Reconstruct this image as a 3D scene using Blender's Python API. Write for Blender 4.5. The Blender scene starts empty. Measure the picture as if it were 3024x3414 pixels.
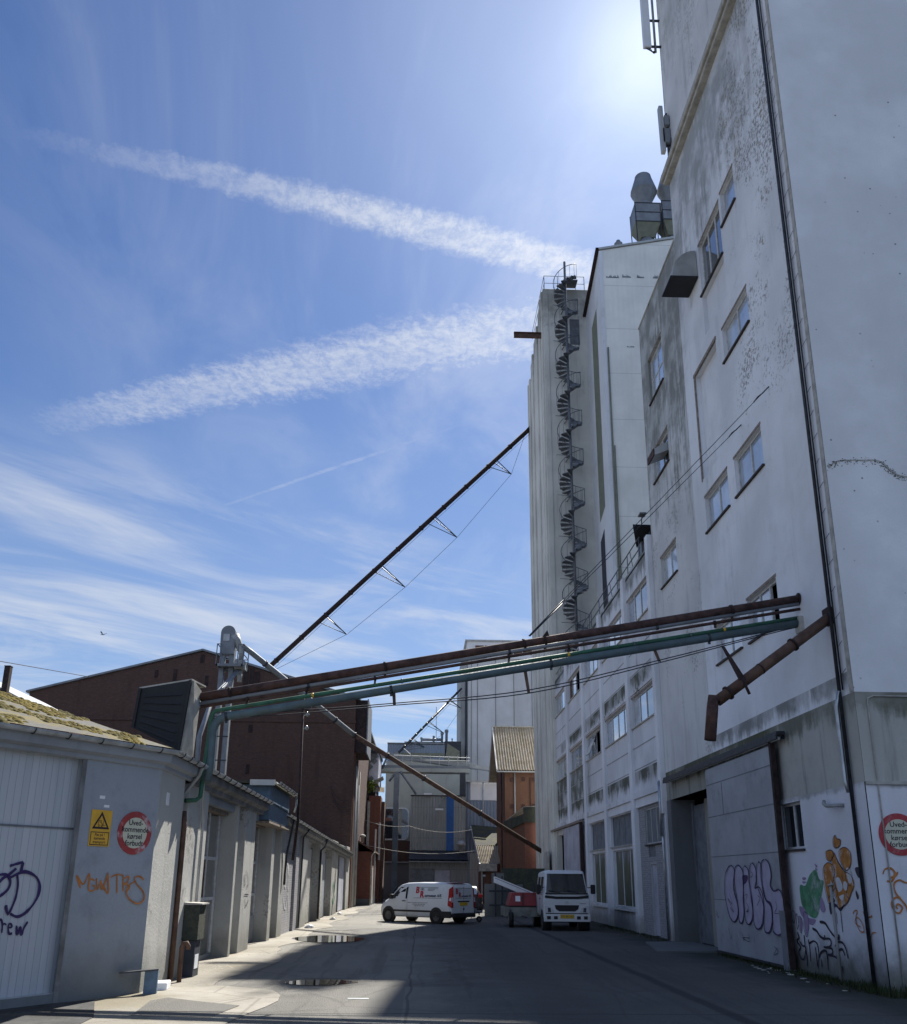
import bpy, bmesh, math, random
from mathutils import Vector, Matrix, noise as mnoise
random.seed(7)
sc = bpy.context.scene
COL = sc.collection
# ------------------------------------------------------------------ camera
F_PX, PX, PY, HCAM = 3000.0, 1512.0, 2016.0, 1.8
KF = 3024 / 1811.0
def _d(u, v): return Vector((u - PX, -(v - PY), -F_PX)).normalized()
_S = (1400.0, 2932.0)
_Vx = 1590.0
_Vy = PY - ((F_PX**2 + (_Vx - PX) * (_S[0] - PX)) / (_S[1] - PY))
_Z = _d(_Vx, _Vy); _Y = _d(*_S); _X = _Y.cross(_Z)
RM = Matrix((_X, _Y, _Z))
cam = bpy.data.objects.new('camera', bpy.data.cameras.new('camera'))
COL.objects.link(cam)
cam.matrix_world = Matrix.Translation((0, 0, HCAM)) @ RM.to_4x4()
cam.data.sensor_fit = 'VERTICAL'; cam.data.sensor_height = 36; cam.data.lens = 36 * F_PX / 3414
cam.data.shift_y = (PY - 1707) / 3414
cam.data.clip_start = 0.1; cam.data.clip_end = 3000
sc.camera = cam
def at(x, y, axis, c):
    """point where the sight line of overview pixel (x, y) meets the world plane axis = c"""
    r = RM @ _d(x * KF, y * KF); o = Vector((0, 0, HCAM))
    return o + r * ((c - o[axis]) / r[axis])
# ------------------------------------------------------------------ light
SUN_EL, SUN_AZ = math.radians(47.8), math.radians(17.8)      # azimuth from +Y towards +X
SUN = Vector((math.sin(SUN_AZ) * math.cos(SUN_EL), math.cos(SUN_AZ) * math.cos(SUN_EL), math.sin(SUN_EL)))
sd = bpy.data.lights.new('sun', 'SUN'); sd.energy = 5.0; sd.angle = math.radians(0.5); sd.color = (1, .95, .86)
so = bpy.data.objects.new('sun', sd); COL.objects.link(so)
so.rotation_euler = (-SUN).to_track_quat('-Z', 'Y').to_euler(); so.location = (20, 60, 80)
vs = sc.view_settings
vs.view_transform = 'Standard'; vs.look = 'None'; vs.exposure = 1.0; vs.gamma = 1; vs.use_curve_mapping = False

# ------------------------------------------------------------------ node helper
class G:
    def __init__(s, tree): s.t = tree; tree.nodes.clear()
    def n(s, typ, ins=None, **kw):
        nd = s.t.nodes.new(typ)
        for k, v in kw.items(): setattr(nd, k, v)
        for k, v in (ins or {}).items(): s.put(nd.inputs[k], v)
        return nd
    def put(s, sock, v):
        if isinstance(v, bpy.types.NodeSocket): s.t.links.new(v, sock)
        elif isinstance(v, (tuple, list)):
            v = tuple(v)
            if sock.type == 'RGBA' and len(v) == 3: v = v + (1,)
            sock.default_value = v
        else: sock.default_value = v
    def m(s, op, a, b=0.0, c=None, clamp=False):
        ins = {0: a, 1: b}
        if c is not None: ins[2] = c
        return s.n('ShaderNodeMath', ins, operation=op, use_clamp=clamp).outputs[0]
    def vm(s, op, a, b=(0, 0, 0)):
        nd = s.n('ShaderNodeVectorMath', {0: a, 1: b}, operation=op)
        return nd.outputs[1] if op in ('DOT_PRODUCT', 'LENGTH') else nd.outputs[0]
    def pos(s): return s.n('ShaderNodeNewGeometry').outputs['Position']
    def obj(s): return s.n('ShaderNodeTexCoord').outputs['Object']
    def sep(s, v):
        o = s.n('ShaderNodeSeparateXYZ', {0: v}).outputs; return o[0], o[1], o[2]
    def comb(s, x, y, z): return s.n('ShaderNodeCombineXYZ', {0: x, 1: y, 2: z}).outputs[0]
    def noise(s, v, scale=1.0, detail=4, rough=.55, sc3=None, dist=0):
        if sc3: v = s.vm('MULTIPLY', v, sc3)
        return s.n('ShaderNodeTexNoise', {'Vector': v, 'Scale': scale, 'Detail': detail, 'Roughness': rough, 'Distortion': dist}).outputs['Fac']
    def ss(s, v, a, b, lo=0., hi=1.):
        nd = s.n('ShaderNodeMapRange', {'Value': v, 'From Min': a, 'From Max': b, 'To Min': lo, 'To Max': hi}, interpolation_type='SMOOTHSTEP')
        return nd.outputs[0]
    def mix(s, f, a, b):
        nd = s.n('ShaderNodeMix', {}, data_type='RGBA')
        s.put(nd.inputs[0], f); s.put(nd.inputs[6], a); s.put(nd.inputs[7], b); return nd.outputs[2]
    def bump(s, h, st=.3, dist=.02):
        return s.n('ShaderNodeBump', {'Height': h, 'Strength': st, 'Distance': dist}).outputs[0]
MAT = {}
def newmat(name):
    m = bpy.data.materials.new(name); m.use_nodes = True
    g = G(m.node_tree); MAT[name] = m
    return m, g
def finish(g, col, rough=.8, metal=0., normal=None, spec=.4, **kw):
    b = g.n('ShaderNodeBsdfPrincipled', {'Base Color': col, 'Roughness': rough, 'Metallic': metal, 'Specular IOR Level': spec})
    for k, v in kw.items(): g.put(b.inputs[k.replace('_', ' ')], v)
    if normal is not None: g.put(b.inputs['Normal'], normal)
    o = g.n('ShaderNodeOutputMaterial'); g.t.links.new(b.outputs[0], o.inputs[0])
def sm(a, k): return tuple(min(1, x * k) for x in a)
def simple(name, col, rough=.7, metal=0., var=.18, scale=3., spec=.4, bump=.1, obj=True, dirt=None):
    m, g = newmat(name); p = g.obj() if obj else g.pos()
    n1 = g.noise(p, scale, 5); n2 = g.noise(p, scale * 9, 3)
    c = g.mix(g.ss(n1, .3, .7), sm(col, 1 - var), sm(col, 1 + var))
    if dirt: c = g.mix(g.m('MULTIPLY', g.ss(g.noise(p, scale * .7, 8, .7), .5, .68), dirt[1]), c, dirt[0])
    finish(g, c, g.ss(n2, .2, .8, rough * .85, min(1, rough * 1.15)), metal, g.bump(n2, bump, .01), spec)
    return m
def plaster(name, base, dark=(.10, .105, .095), amt=.5, streak=.3, spots=0., zones=(), ground=.5, moss=(.09, .095, .06), grooves=None, yz=None, rough=.85, bump=.25, dots=0):
    """weathered render: cloudy tone, rain streaks, chipped spots, algae bands (top z, reach, strength)"""
    m, g = newmat(name); p = g.pos(); x, y, z = g.sep(p)
    big = g.noise(p, .35, 4); mid = g.noise(p, 1.7, 6, .65); fine = g.noise(p, 22, 4, .7)
    st = g.noise(p, 1, 7, .68, sc3=(2.3, 2.3, .22)); st2 = g.noise(p, 1, 5, .6, sc3=(7, 7, .5))
    c = g.mix(g.ss(big, .35, .65), sm(base, .86), sm(base, 1.05))
    c = g.mix(g.m('MULTIPLY', g.ss(mid, .5, .75), amt * .5), c, sm(base, .62))
    c = g.mix(g.m('MULTIPLY', g.ss(st, .52, .72), streak), c, dark)
    c = g.mix(g.m('MULTIPLY', g.ss(fine, .42, .7), .10), c, sm(base, .6))
    for zn in zones:
        zt, reach, stg = zn[:3]
        mk = g.m('MULTIPLY', g.ss(z, zt - reach, zt), g.m('LESS_THAN', z, zt + .02))
        nn = g.m('ADD', g.m('MULTIPLY', st, .9), g.m('MULTIPLY', st2, .5))
        thr = g.m('SUBTRACT', 1.0, g.m('MULTIPLY', mk, .62))
        k = g.m('MULTIPLY', g.m('MULTIPLY', g.ss(g.m('SUBTRACT', g.m('ADD', nn, g.m('MULTIPLY', g.m('SUBTRACT', mid, .5), .8)), thr), -.12, .26), stg), g.ss(g.noise(p, .9, 4, .6), .34, .58, .45, 1.))
        if len(zn) > 3:
            ya, yb = zn[3]
            k = g.m('MULTIPLY', k, g.m('MULTIPLY', g.ss(y, ya - .8, ya + .8), g.ss(y, yb + .8, yb - .8)))
        c = g.mix(k, c, moss if len(zn) < 5 else zn[4])
    if spots:
        sp = g.noise(p, 9, 6, .75); rg = g.noise(p, .45, 3)
        w = g.ss(rg, .42, .66)
        if yz:
            (ya, yb, za, zb) = yz
            w = g.m('MULTIPLY', g.ss(g.m('ADD', rg, g.m('MULTIPLY', g.m('SUBTRACT', mid, .5), .5)), .36, .62, .15, 1.05), g.m('MULTIPLY', g.m('MULTIPLY', g.ss(y, ya - .7, ya + .3), g.ss(y, yb + 1.2, yb - .6)), g.ss(z, za - 1.5, za + 1.5)))
        k = g.m('MULTIPLY', g.ss(g.m('ADD', sp, g.m('MULTIPLY', w, .15)), .64, .70), g.m('MULTIPLY', w, spots))
        c = g.mix(k, c, g.mix(g.ss(g.noise(p, 1.3, 3), .52, .66), (.24, .235, .22), (.27, .21, .14)))
    if dots:
        vd = g.n('ShaderNodeTexVoronoi', {'Vector': p, 'Scale': 5.5})
        sel = g.m('GREATER_THAN', g.sep(vd.outputs['Color'])[0], .80)
        k = g.m('MULTIPLY', g.m('MULTIPLY', g.ss(vd.outputs[0], .16, .08), sel), g.m('MULTIPLY', g.ss(g.noise(p, .6, 3), .45, .6), dots))
        c = g.mix(k, c, (.12, .12, .13))
    if ground:
        k = g.m('MULTIPLY', g.ss(g.m('ADD', z, g.m('MULTIPLY', mid, -.9)), .55, -.35), ground)
        c = g.mix(k, c, (.07, .075, .055))
    h = g.m('ADD', g.m('MULTIPLY', fine, .5), mid)
    finish(g, c, rough, 0, g.bump(h, bump, .03), .3)
    return m
def brick(name, c1, c2, mort=(.18, .16, .14), scale=1.0, soot=.4, var=.5):
    m, g = newmat(name); p = g.pos(); x, y, z = g.sep(p)
    uv = g.comb(g.m('ADD', x, y), z, 0)
    b = g.n('ShaderNodeTexBrick', {'Vector': uv, 'Color1': c1, 'Color2': c2, 'Mortar': mort, 'Scale': scale, 'Mortar Size': .010,
        'Brick Width': .24, 'Row Height': .075, 'Bias': 0., 'Mortar Smooth': .3})
    big = g.noise(p, .4, 6, .65); st = g.noise(p, 1, 6, .65, sc3=(1.5, 1.5, .2)); fn = g.noise(p, 9, 4)
    c = g.mix(g.ss(big, .35, .7), sm(c1, .7), b.outputs[0])
    c = g.mix(.72, c, b.outputs[0])
    c = g.mix(g.m('MULTIPLY', g.ss(g.noise(uv, 1.0, 3, .7, sc3=(5, 14, 1)), .48, .7), .45), c, sm(c1, 1.6)); c = g.mix(g.m('MULTIPLY', g.ss(g.noise(uv, 1.0, 3, .7, sc3=(4, 11, 1)), .55, .75), .5), c, sm(c2, .45))
    c = g.mix(g.m('MULTIPLY', g.ss(st, .48, .74), soot), c, sm(c1, .38))
    c = g.mix(g.m('MULTIPLY', g.ss(fn, .5, .8), .25), c, sm(c2, 1.25))
    finish(g, c, .9, 0, g.bump(g.m('ADD', b.outputs[1], g.m('MULTIPLY', fn, -.4)), .35, -.012), .25)
    return m
def corr_mat(name, col, axis='xy', pitch=.18, rough=.5, metal=.0, seams=2.6, dirt=.25, bump=.35, dcol=(.12, .12, .1)):
    m, g = newmat(name); p = g.pos(); x, y, z = g.sep(p)
    u = g.m('ADD', x, y)
    w = g.m('SINE', g.m('MULTIPLY', u, 2 * math.pi / pitch))
    n1 = g.noise(p, .5, 5); st = g.noise(p, 1, 6, .6, sc3=(2, 2, .15))
    sh = g.noise(g.comb(g.m('FLOOR', g.m('DIVIDE', u, 1.05)), g.m('FLOOR', g.m('DIVIDE', z, seams)), 0), 3.3, 1)
    c = g.mix(g.ss(n1, .3, .7), sm(col, .9), sm(col, 1.06))
    c = g.mix(g.m('MULTIPLY', g.ss(sh, .35, .65), .12), c, sm(col, .8))
    c = g.mix(g.m('MULTIPLY', g.ss(st, .5, .75), dirt), c, dcol)
    fr = g.m('FRACT', g.m('DIVIDE', z, seams))
    c = g.mix(g.m('MULTIPLY', g.m('LESS_THAN', fr, .012), .45), c, sm(col, .35))
    finish(g, c, rough, metal, g.bump(w, bump, pitch * .25), .4)
    return m
# ------------------------------------------------------------------ world
def quadfit(pts):
    # least squares y = a + b x + c x^2 (three unknowns)
    n = len(pts); S = [sum(p[0]**k for p in pts) for k in range(5)]; T = [sum(p[1] * p[0]**k for p in pts) for k in range(3)]
    M = Matrix(((S[0], S[1], S[2]), (S[1], S[2], S[3]), (S[2], S[3], S[4])))
    return M.inverted() @ Vector(T)
world = bpy.data.worlds.new('World'); sc.world = world; world.use_nodes = True
g = G(world.node_tree)
sky = g.n('ShaderNodeTexSky', sky_type='NISHITA', sun_disc=False, sun_elevation=SUN_EL, sun_rotation=SUN_AZ, altitude=0, air_density=1.0, dust_density=0.3, ozone_density=2.2)
dirv = g.n('ShaderNodeTexCoord').outputs['Generated']
dx, dy, dz = g.sep(dirv)
zz = g.m('MAXIMUM', dz, .03)
px_, py_ = g.m('DIVIDE', dx, zz), g.m('DIVIDE', dy, zz)
pv = g.comb(px_, py_, 0)
wob = g.noise(pv, 9, 5, .6)
def trail(pts, wfun, xr, seed, rip, dens, soft):
    a, b, c = quadfit(pts)
    yc = g.m('ADD', g.m('ADD', a, g.m('MULTIPLY', px_, b)), g.m('MULTIPLY', g.m('MULTIPLY', px_, px_), c))
    dd = g.m('SUBTRACT', py_, yc)
    ru = g.comb(g.m('ADD', g.m('MULTIPLY', px_, rip[2]), g.m('MULTIPLY', py_, rip[3])), g.m('SUBTRACT', g.m('MULTIPLY', py_, rip[4]), g.m('MULTIPLY', px_, rip[5])), seed)
    n = g.m('ADD', g.m('MULTIPLY', g.noise(ru, 1.0, 5, .6, dist=2.2), .32), g.m('MULTIPLY', g.noise(g.vm('ADD', pv, (seed, 0, 0)), rip[0], 9, .74), .68))
    lump = g.noise(g.vm('ADD', pv, (seed, 5, 0)), 3.5, 3)
    n2 = g.noise(g.vm('ADD', pv, (0, seed, 0)), rip[1], 5, .6)
    d2 = g.m('ADD', dd, g.m('MULTIPLY', g.m('SUBTRACT', n2, .5), soft))
    hw = g.m('ADD', wfun[0], g.m('MULTIPLY', px_, wfun[1]))
    e = g.m('SUBTRACT', 1.0, g.m('DIVIDE', g.m('ABSOLUTE', d2), g.m('MAXIMUM', hw, .004)))
    body = g.ss(g.m('ADD', e, g.m('MULTIPLY', g.m('SUBTRACT', n, .5), 1.2)), -.15, .75)
    fade = g.m('MULTIPLY', g.ss(px_, xr[0], xr[1]), dens)
    return g.m('MULTIPLY', g.m('MULTIPLY', body, fade), g.m('MULTIPLY', g.ss(n, .36, .62, .42, 1.05), g.ss(lump, .3, .65, .72, 1.05)))
t1 = trail([(-.57, 1.05), (-.375, 1.09), (-.185, 1.155), (.0, 1.21), (.24, 1.29)], (.050, .035), (-.74, .20), 3.1, (30, 34, 30, 8, 16, 6), .74, .035)
t2 = trail([(-.91, 1.91), (-.70, 1.83), (-.49, 1.74), (-.135, 1.585), (.20, 1.48)], (.125, .05), (-1.15, -.35), 7.7, (34, 30, 26, -10, 14, -12), .56, .045)
t2 = g.m('MULTIPLY', t2, g.ss(px_, -.97, -.86))
t3 = trail([(-.52, 2.32), (-.33, 2.17), (-.15, 2.03), (.03, 1.89)], (.013, 0), (-.70, -.5), 1.7, (12, 9, 8, 3, 20, 16), .20, .012)
t3 = g.m('MULTIPLY', t3, g.ss(px_, .14, -.05))
# cirrus low over the roofs: streaks lying across the view
cv = g.vm('ADD', pv, g.comb(0, g.m('MULTIPLY', px_, -.62), 0))
ci = g.noise(cv, 1.0, 9, .62, sc3=(.9, 1.25, 1), dist=1.1)
ci2 = g.noise(cv, 1.0, 6, .6, sc3=(.35, .9, 1))
band = g.m('MULTIPLY', g.ss(g.m('SUBTRACT', py_, g.m('MULTIPLY', px_, .5)), 2.1, 3.0), g.ss(py_, 16, 6))
cir = g.m('MULTIPLY', g.ss(g.m('ADD', ci, g.m('MULTIPLY', g.m('SUBTRACT', ci2, .5), 1.1)), g.ss(px_, -.6, .2, .34, .42), .80), g.m('MULTIPLY', band, .66))
# thin veil near the sun
vn = g.noise(g.vm('ADD', pv, (4, 2, 0)), 1.0, 7, .6, sc3=(2.6, .9, 1), dist=.7)
dt = g.m('MAXIMUM', g.vm('DOT_PRODUCT', dirv, tuple(SUN)), 0)
veil = g.m('MULTIPLY', g.ss(vn, .42, .8), g.m('MULTIPLY', g.ss(dt, .72, .99), .34))
cl = g.m('MAXIMUM', g.m('MAXIMUM', t1, t2), g.m('MAXIMUM', t3, cir))
cl = g.m('MAXIMUM', cl, veil)
halo = g.m('ADD', g.m('MULTIPLY', g.m('POWER', dt, 34), 2.1), g.m('ADD', g.m('MULTIPLY', g.m('POWER', dt, 420), 4), g.m('MULTIPLY', g.m('POWER', dt, 8), 1.3)))
halo = g.m('MULTIPLY', halo, g.ss(vn, .2, .8, .75, 1.1))
tint = g.mix(1.0, (1, 1, 1), (1, 1, 1))
skyc = g.n('ShaderNodeMix', {}, data_type='RGBA', blend_type='MULTIPLY')
g.put(skyc.inputs[0], 1.0); g.put(skyc.inputs[6], sky.outputs[0]); g.put(skyc.inputs[7], (.46, .665, .98))
lowh = g.m('MULTIPLY', g.ss(dz, .62, .02), .46)
c = g.mix(lowh, skyc.outputs[2], (5.6, 6.9, 8.5))
c = g.mix(cl, c, (7.6, 7.9, 8.4))
# unseen bright cloud added behind the photographer to brighten the shaded walls
bk = g.noise(dirv, 2.2, 6, .6)
bkm = g.m('MULTIPLY', g.ss(dy, -.05, -.55), g.ss(bk, .30, .60, .35, 1.))
bkm = g.m('MAXIMUM', bkm, g.m('MULTIPLY', g.m('MULTIPLY', g.ss(dx, -.55, -.85), g.ss(dy, .35, -.1)), g.ss(bk, .30, .6, .3, .9)))
c = g.mix(bkm, c, (4.1, 5.2, 7.4))
ad = g.n('ShaderNodeMix', {}, data_type='RGBA', blend_type='ADD')
hc = g.vm('MULTIPLY', g.comb(halo, halo, halo), (1., .985, .94))
g.put(ad.inputs[0], 1.0); g.put(ad.inputs[6], c); g.put(ad.inputs[7], hc)
bg = g.n('ShaderNodeBackground', {'Color': ad.outputs[2], 'Strength': .05})
wo = g.n('ShaderNodeOutputWorld'); g.t.links.new(bg.outputs[0], wo.inputs[0])

# ------------------------------------------------------------------ mesh helper
def link(name, me, parent=None, loc=None):
    o = bpy.data.objects.new(name, me); COL.objects.link(o)
    if parent is not None: o.parent = parent
    if loc is not None: o.location = loc
    return o
_W = {}
def thing(name, label, cat, loc=(0, 0, 0), group=None, rz=0.):
    o = bpy.data.objects.new(name, None); COL.objects.link(o); o.location = loc; o.rotation_euler = (0, 0, rz)
    o.empty_display_size = .2
    o['label'] = label; o['category'] = cat
    if group: o['group'] = group
    _W[o.name] = Vector(loc)
    return o
def tag(o, label, cat, group=None, kind=None):
    if label: o['label'] = label
    if cat: o['category'] = cat
    if group: o['group'] = group
    if kind: o['kind'] = kind
    return o
class MB:
    def __init__(s): s.v = []; s.f = []; s.s = []; s.g = []
    def mark(s): s.g.append((len(s.v), len(s.f)))
    def each(s, name, mat, parent=None, **kw):
        """one object for every added piece"""
        g_ = s.g + [(len(s.v), len(s.f))]; out = []
        for (v0, f0), (v1, f1) in zip(g_, g_[1:]):
            m_ = MB(); m_.v = s.v[v0:v1]; m_.f = [[i - v0 for i in f] for f in s.f[f0:f1]]; m_.s = s.s[f0:f1]
            out.append(m_.build(name, mat, parent, **kw))
        return out
    def add(s, vs, fs, smooth=False):
        s.mark(); b = len(s.v); s.v += [Vector(v) for v in vs]
        for f in fs: s.f.append([b + i for i in f]); s.s.append(smooth)
        return s
    def box(s, x0, x1, y0, y1, z0, z1):
        return s.add([(x, y, z) for x in (x0, x1) for y in (y0, y1) for z in (z0, z1)],
            [(0, 1, 3, 2), (4, 6, 7, 5), (0, 4, 5, 1), (2, 3, 7, 6), (0, 2, 6, 4), (1, 5, 7, 3)])
    def quad(s, *p): return s.add(p, [tuple(range(len(p)))])
    def prism(s, poly, off):
        """polygon (3-D points) swept by the vector off"""
        n = len(poly); off = Vector(off); a = [Vector(p) for p in poly]
        return s.add(a + [p + off for p in a], [tuple(range(n))[::-1], tuple(range(n, 2 * n))] + [(i, (i + 1) % n, n + (i + 1) % n, n + i) for i in range(n)])
    def tube(s, a, b, r, n=12, r2=None, cap=True):
        return s.path([a, b], r, n, cap, rs=None if r2 is None else [r, r2])
    def path(s, pts, r, n=12, cap=True, rs=None, flat=False):
        s.mark(); pts = [Vector(p) for p in pts]; rings = []; up = None; base = len(s.v)
        for i, p in enumerate(pts):
            t = (pts[min(i + 1, len(pts) - 1)] - pts[max(i - 1, 0)]).normalized()
            if up is None:
                up = Vector((0, 0, 1)) if abs(t.z) < .9 else Vector((1, 0, 0))
            a = t.cross(up).normalized(); b = a.cross(t).normalized(); up = b
            k = 1.0
            if 0 < i < len(pts) - 1:
                c_ = (pts[i + 1] - p).normalized().dot(t); k = 1 / max(.6, c_)
            rr = rs[i] if rs else r
            for j in range(n):
                an = 2 * math.pi * (j + .5) / n
                s.v.append(p + a * math.cos(an) * rr * (k if abs(t.z) > .999 else 1) + b * math.sin(an) * rr)
        for i in range(len(pts) - 1):
            for j in range(n):
                s.f.append([base + i * n + j, base + i * n + (j + 1) % n, base + (i + 1) * n + (j + 1) % n, base + (i + 1) * n + j]); s.s.append(n > 5)
        if cap:
            s.f.append([base + j for j in range(n)][::-1]); s.s.append(False)
            s.f.append([base + (len(pts) - 1) * n + j for j in range(n)]); s.s.append(False)
        return s
    def lathe(s, c, prof, n=20, smooth=True):
        s.mark(); c = Vector(c); base = len(s.v)
        for r, z in prof:
            for j in range(n):
                a = 2 * math.pi * j / n; s.v.append(c + Vector((math.cos(a) * r, math.sin(a) * r, z)))
        for i in range(len(prof) - 1):
            for j in range(n):
                s.f.append([base + i * n + j, base + i * n + (j + 1) % n, base + (i + 1) * n + (j + 1) % n, base + (i + 1) * n + j]); s.s.append(smooth)
        s.f.append([base + j for j in range(n)][::-1]); s.s.append(False)
        s.f.append([base + (len(prof) - 1) * n + j for j in range(n)]); s.s.append(False)
        return s
    def panel(s, o, u, v, U, V, holes=(), depth=.2, back=0.):
        """wall skin from o spanned by u (length U) and v (length V), with holes (u0,u1,v0,v1) whose reveals go depth inwards"""
        o, u, v = Vector(o), Vector(u).normalized(), Vector(v).normalized(); nn = u.cross(v).normalized()
        us = sorted({0., U} | {min(max(h[i], 0), U) for h in holes for i in (0, 1)}); vs_ = sorted({0., V} | {min(max(h[i], 0), V) for h in holes for i in (2, 3)})
        P = lambda a, b, d=0.: o + u * a + v * b - nn * d
        for i in range(len(us) - 1):
            for j in range(len(vs_) - 1):
                a, b = (us[i] + us[i + 1]) / 2, (vs_[j] + vs_[j + 1]) / 2
                if any(h[0] < a < h[1] and h[2] < b < h[3] for h in holes): continue
                s.quad(P(us[i], vs_[j]), P(us[i + 1], vs_[j]), P(us[i + 1], vs_[j + 1]), P(us[i], vs_[j + 1]))
        for h in holes:
            d = h[4] if len(h) > 4 else depth
            c = [(h[0], h[2]), (h[1], h[2]), (h[1], h[3]), (h[0], h[3])]
            for k in range(4):
                a, b = c[k], c[(k + 1) % 4]; s.quad(P(*a), P(*a, d), P(*b, d), P(*b))
        if back:
            c = [(0, 0), (U, 0), (U, V), (0, V)]
            for k in range(4):
                a, b = c[k], c[(k + 1) % 4]; s.quad(P(*a), P(*b), P(*b, back), P(*a, back))
            s.quad(P(0, 0, back), P(0, V, back), P(U, V, back), P(U, 0, back))
        return s
    def ribbon(s, pts, w, nrm, lift=.004, closed=False):
        """flat painted stroke along 3-D points lying in a plane with normal nrm"""
        s.mark(); nrm = Vector(nrm).normalized(); P = [Vector(p) for p in pts]; n = len(P); base = len(s.v)
        if closed: P = P + [P[0]]; n += 1
        for i, p in enumerate(P):
            a = P[max(i - 1, 0)]; b = P[min(i + 1, n - 1)]
            if closed and i in (0, n - 1): a = P[-2]; b = P[1]
            t = (b - a).normalized(); sd_ = t.cross(nrm).normalized(); k = w / 2 * (1 + .45 * mnoise.noise(p * 5.0) + .2 * mnoise.noise(p * 21.0))
            if not closed and i in (0, n - 1): k *= .75
            l = nrm * (lift + .0003 * i)
            s.v += [p + sd_ * k + l, p - sd_ * k + l]
        for i in range(n - 1):
            s.f.append([base + 2 * i, base + 2 * i + 1, base + 2 * i + 3, base + 2 * i + 2]); s.s.append(False)
        return s
    def build(s, name, mat, parent=None, bevel=0., local=False, seg=1, fixn=True):
        off = Vector((0, 0, 0))
        if parent is not None and not local:
            p = parent
            while p is not None:
                off = off + p.location; p = p.parent
        me = bpy.data.meshes.new(name)
        me.from_pydata([tuple(v - off) for v in s.v], [], s.f)
        me.polygons.foreach_set('use_smooth', s.s)
        me.update()
        if fixn or bevel:
            bm = bmesh.new(); bm.from_mesh(me)
            bmesh.ops.recalc_face_normals(bm, faces=bm.faces)
            if bevel:
                es = [e for e in bm.edges if len(e.link_faces) == 2 and e.calc_face_angle(0) > .5]
                try: bmesh.ops.bevel(bm, geom=es, offset=bevel, segments=seg, profile=.6, affect='EDGES')
                except Exception: pass
            bm.to_mesh(me); bm.free()
        o = link(name, me, parent)
        if mat: me.materials.append(MAT[mat] if isinstance(mat, str) else mat)
        return o
def smooth_pts(pts, k=5, closed=False):
    out = []; n = len(pts); P = [Vector(p) for p in pts]
    rng = n if closed else n - 1
    for i in range(rng):
        p0 = P[(i - 1) % n] if closed or i else P[0]; p1 = P[i]; p2 = P[(i + 1) % n]
        p3 = P[(i + 2) % n] if closed or i + 2 < n else P[-1]
        for j in range(k):
            t = j / k
            out.append(.5 * ((2 * p1) + (-p0 + p2) * t + (2 * p0 - 5 * p1 + 4 * p2 - p3) * t * t + (-p0 + 3 * p1 - 3 * p2 + p3) * t**3))
    if not closed: out.append(P[-1])
    return out
def text_mesh(name, txt, size, mat, parent, origin, u, v, thick=.0, spacing=1.0, shear=0., bold=0.):
    """letters set in the plane spanned by u (reading direction) and v (up), centred on origin (parent space)"""
    cu = bpy.data.curves.new(name, 'FONT'); cu.body = txt; cu.size = size; cu.align_x = 'CENTER'; cu.align_y = 'CENTER'
    cu.resolution_u = 3; cu.extrude = thick; cu.space_line = .95 * spacing; cu.shear = shear; cu.offset = bold
    tmp = bpy.data.objects.new(name, cu); COL.objects.link(tmp)
    dg = bpy.context.evaluated_depsgraph_get(); dg.update()
    me = bpy.data.meshes.new_from_object(tmp.evaluated_get(dg))
    bpy.data.objects.remove(tmp); bpy.data.curves.remove(cu)
    u, v = Vector(u).normalized(), Vector(v).normalized(); w = u.cross(v)
    M = Matrix((u, v, w)).transposed().to_4x4(); M.translation = Vector(origin)
    me.transform(M); me.materials.clear(); me.materials.append(MAT[mat])
    me.name = name
    return link(name, me, parent)
# ------------------------------------------------------------------ materials
WH = (.50, .51, .52)
plaster('tower_render', (.76, .78, .82), amt=.5, streak=.16, spots=.85, zones=[(24.4, 8.0, .62, (17.5, 24.7)), (22.0, 9.5, .85, (24.4, 29.7)), (5.6, .7, .8)], ground=0, dark=(.2, .21, .21), moss=(.12, .125, .11), yz=(16.6, 20.3, 12.5, 30))
plaster('tower_mossy', (.62, .63, .63), amt=.5, streak=.3, spots=.9, zones=[(22.2, 15, .8)], ground=0, dark=(.17, .18, .17), moss=(.14, .145, .13))
plaster('tower_upper', (.68, .69, .70), amt=.35, streak=.22, spots=.5, zones=[(38, 18, .3)], ground=0, dark=(.2, .21, .21))
plaster('tower_side', (.76, .78, .81), amt=.30, streak=.05, spots=0, dots=.8, ground=0, dark=(.3, .3, .3))
plaster('tower_base', (.70, .71, .76), amt=.22, streak=.08, ground=.9, dark=(.25, .25, .25), zones=[(3.58, .25, .5)])
plaster('raw_concrete', (.46, .46, .43), dark=(.13, .135, .12), amt=.9, streak=.60, ground=0, zones=[(5.2, .8, .8)])
plaster('door_concrete', (.30, .30, .27), dark=(.05, .05, .045), amt=.7, streak=.7, ground=0, zones=[(5.2, .8, 1.)])
plaster('frame_render', (.68, .69, .73), amt=.4, streak=.3, ground=.7, zones=[(13.5, 1.3, .8), (9.3, 1.1, .95, (31, 52)), (5.7, 1.0, .95), (7.35, 4.5, .9, (43.5, 55))], dark=(.16, .17, .16), moss=(.07, .075, .045))
plaster('pillar_render', (.74, .75, .79), amt=.3, streak=.15, ground=.6, dark=(.25, .26, .25))
plaster('silo_render', (.68, .67, .62), amt=.4, streak=.25, ground=.3, zones=[(41.8, 6, .6)], dark=(.19, .185, .16), moss=(.15, .145, .12))
plaster('grey_render', (.30, .33, .37), amt=.9, streak=.28, ground=.5, dark=(.13, .145, .165), bump=.6)
plaster('worn_render', (.42, .42, .40), amt=.8, streak=.32, spots=1., ground=.5, dark=(.2, .2, .2), bump=.5)
plaster('far_grey', (.33, .35, .36), amt=.3, streak=.2, ground=.3)
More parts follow.
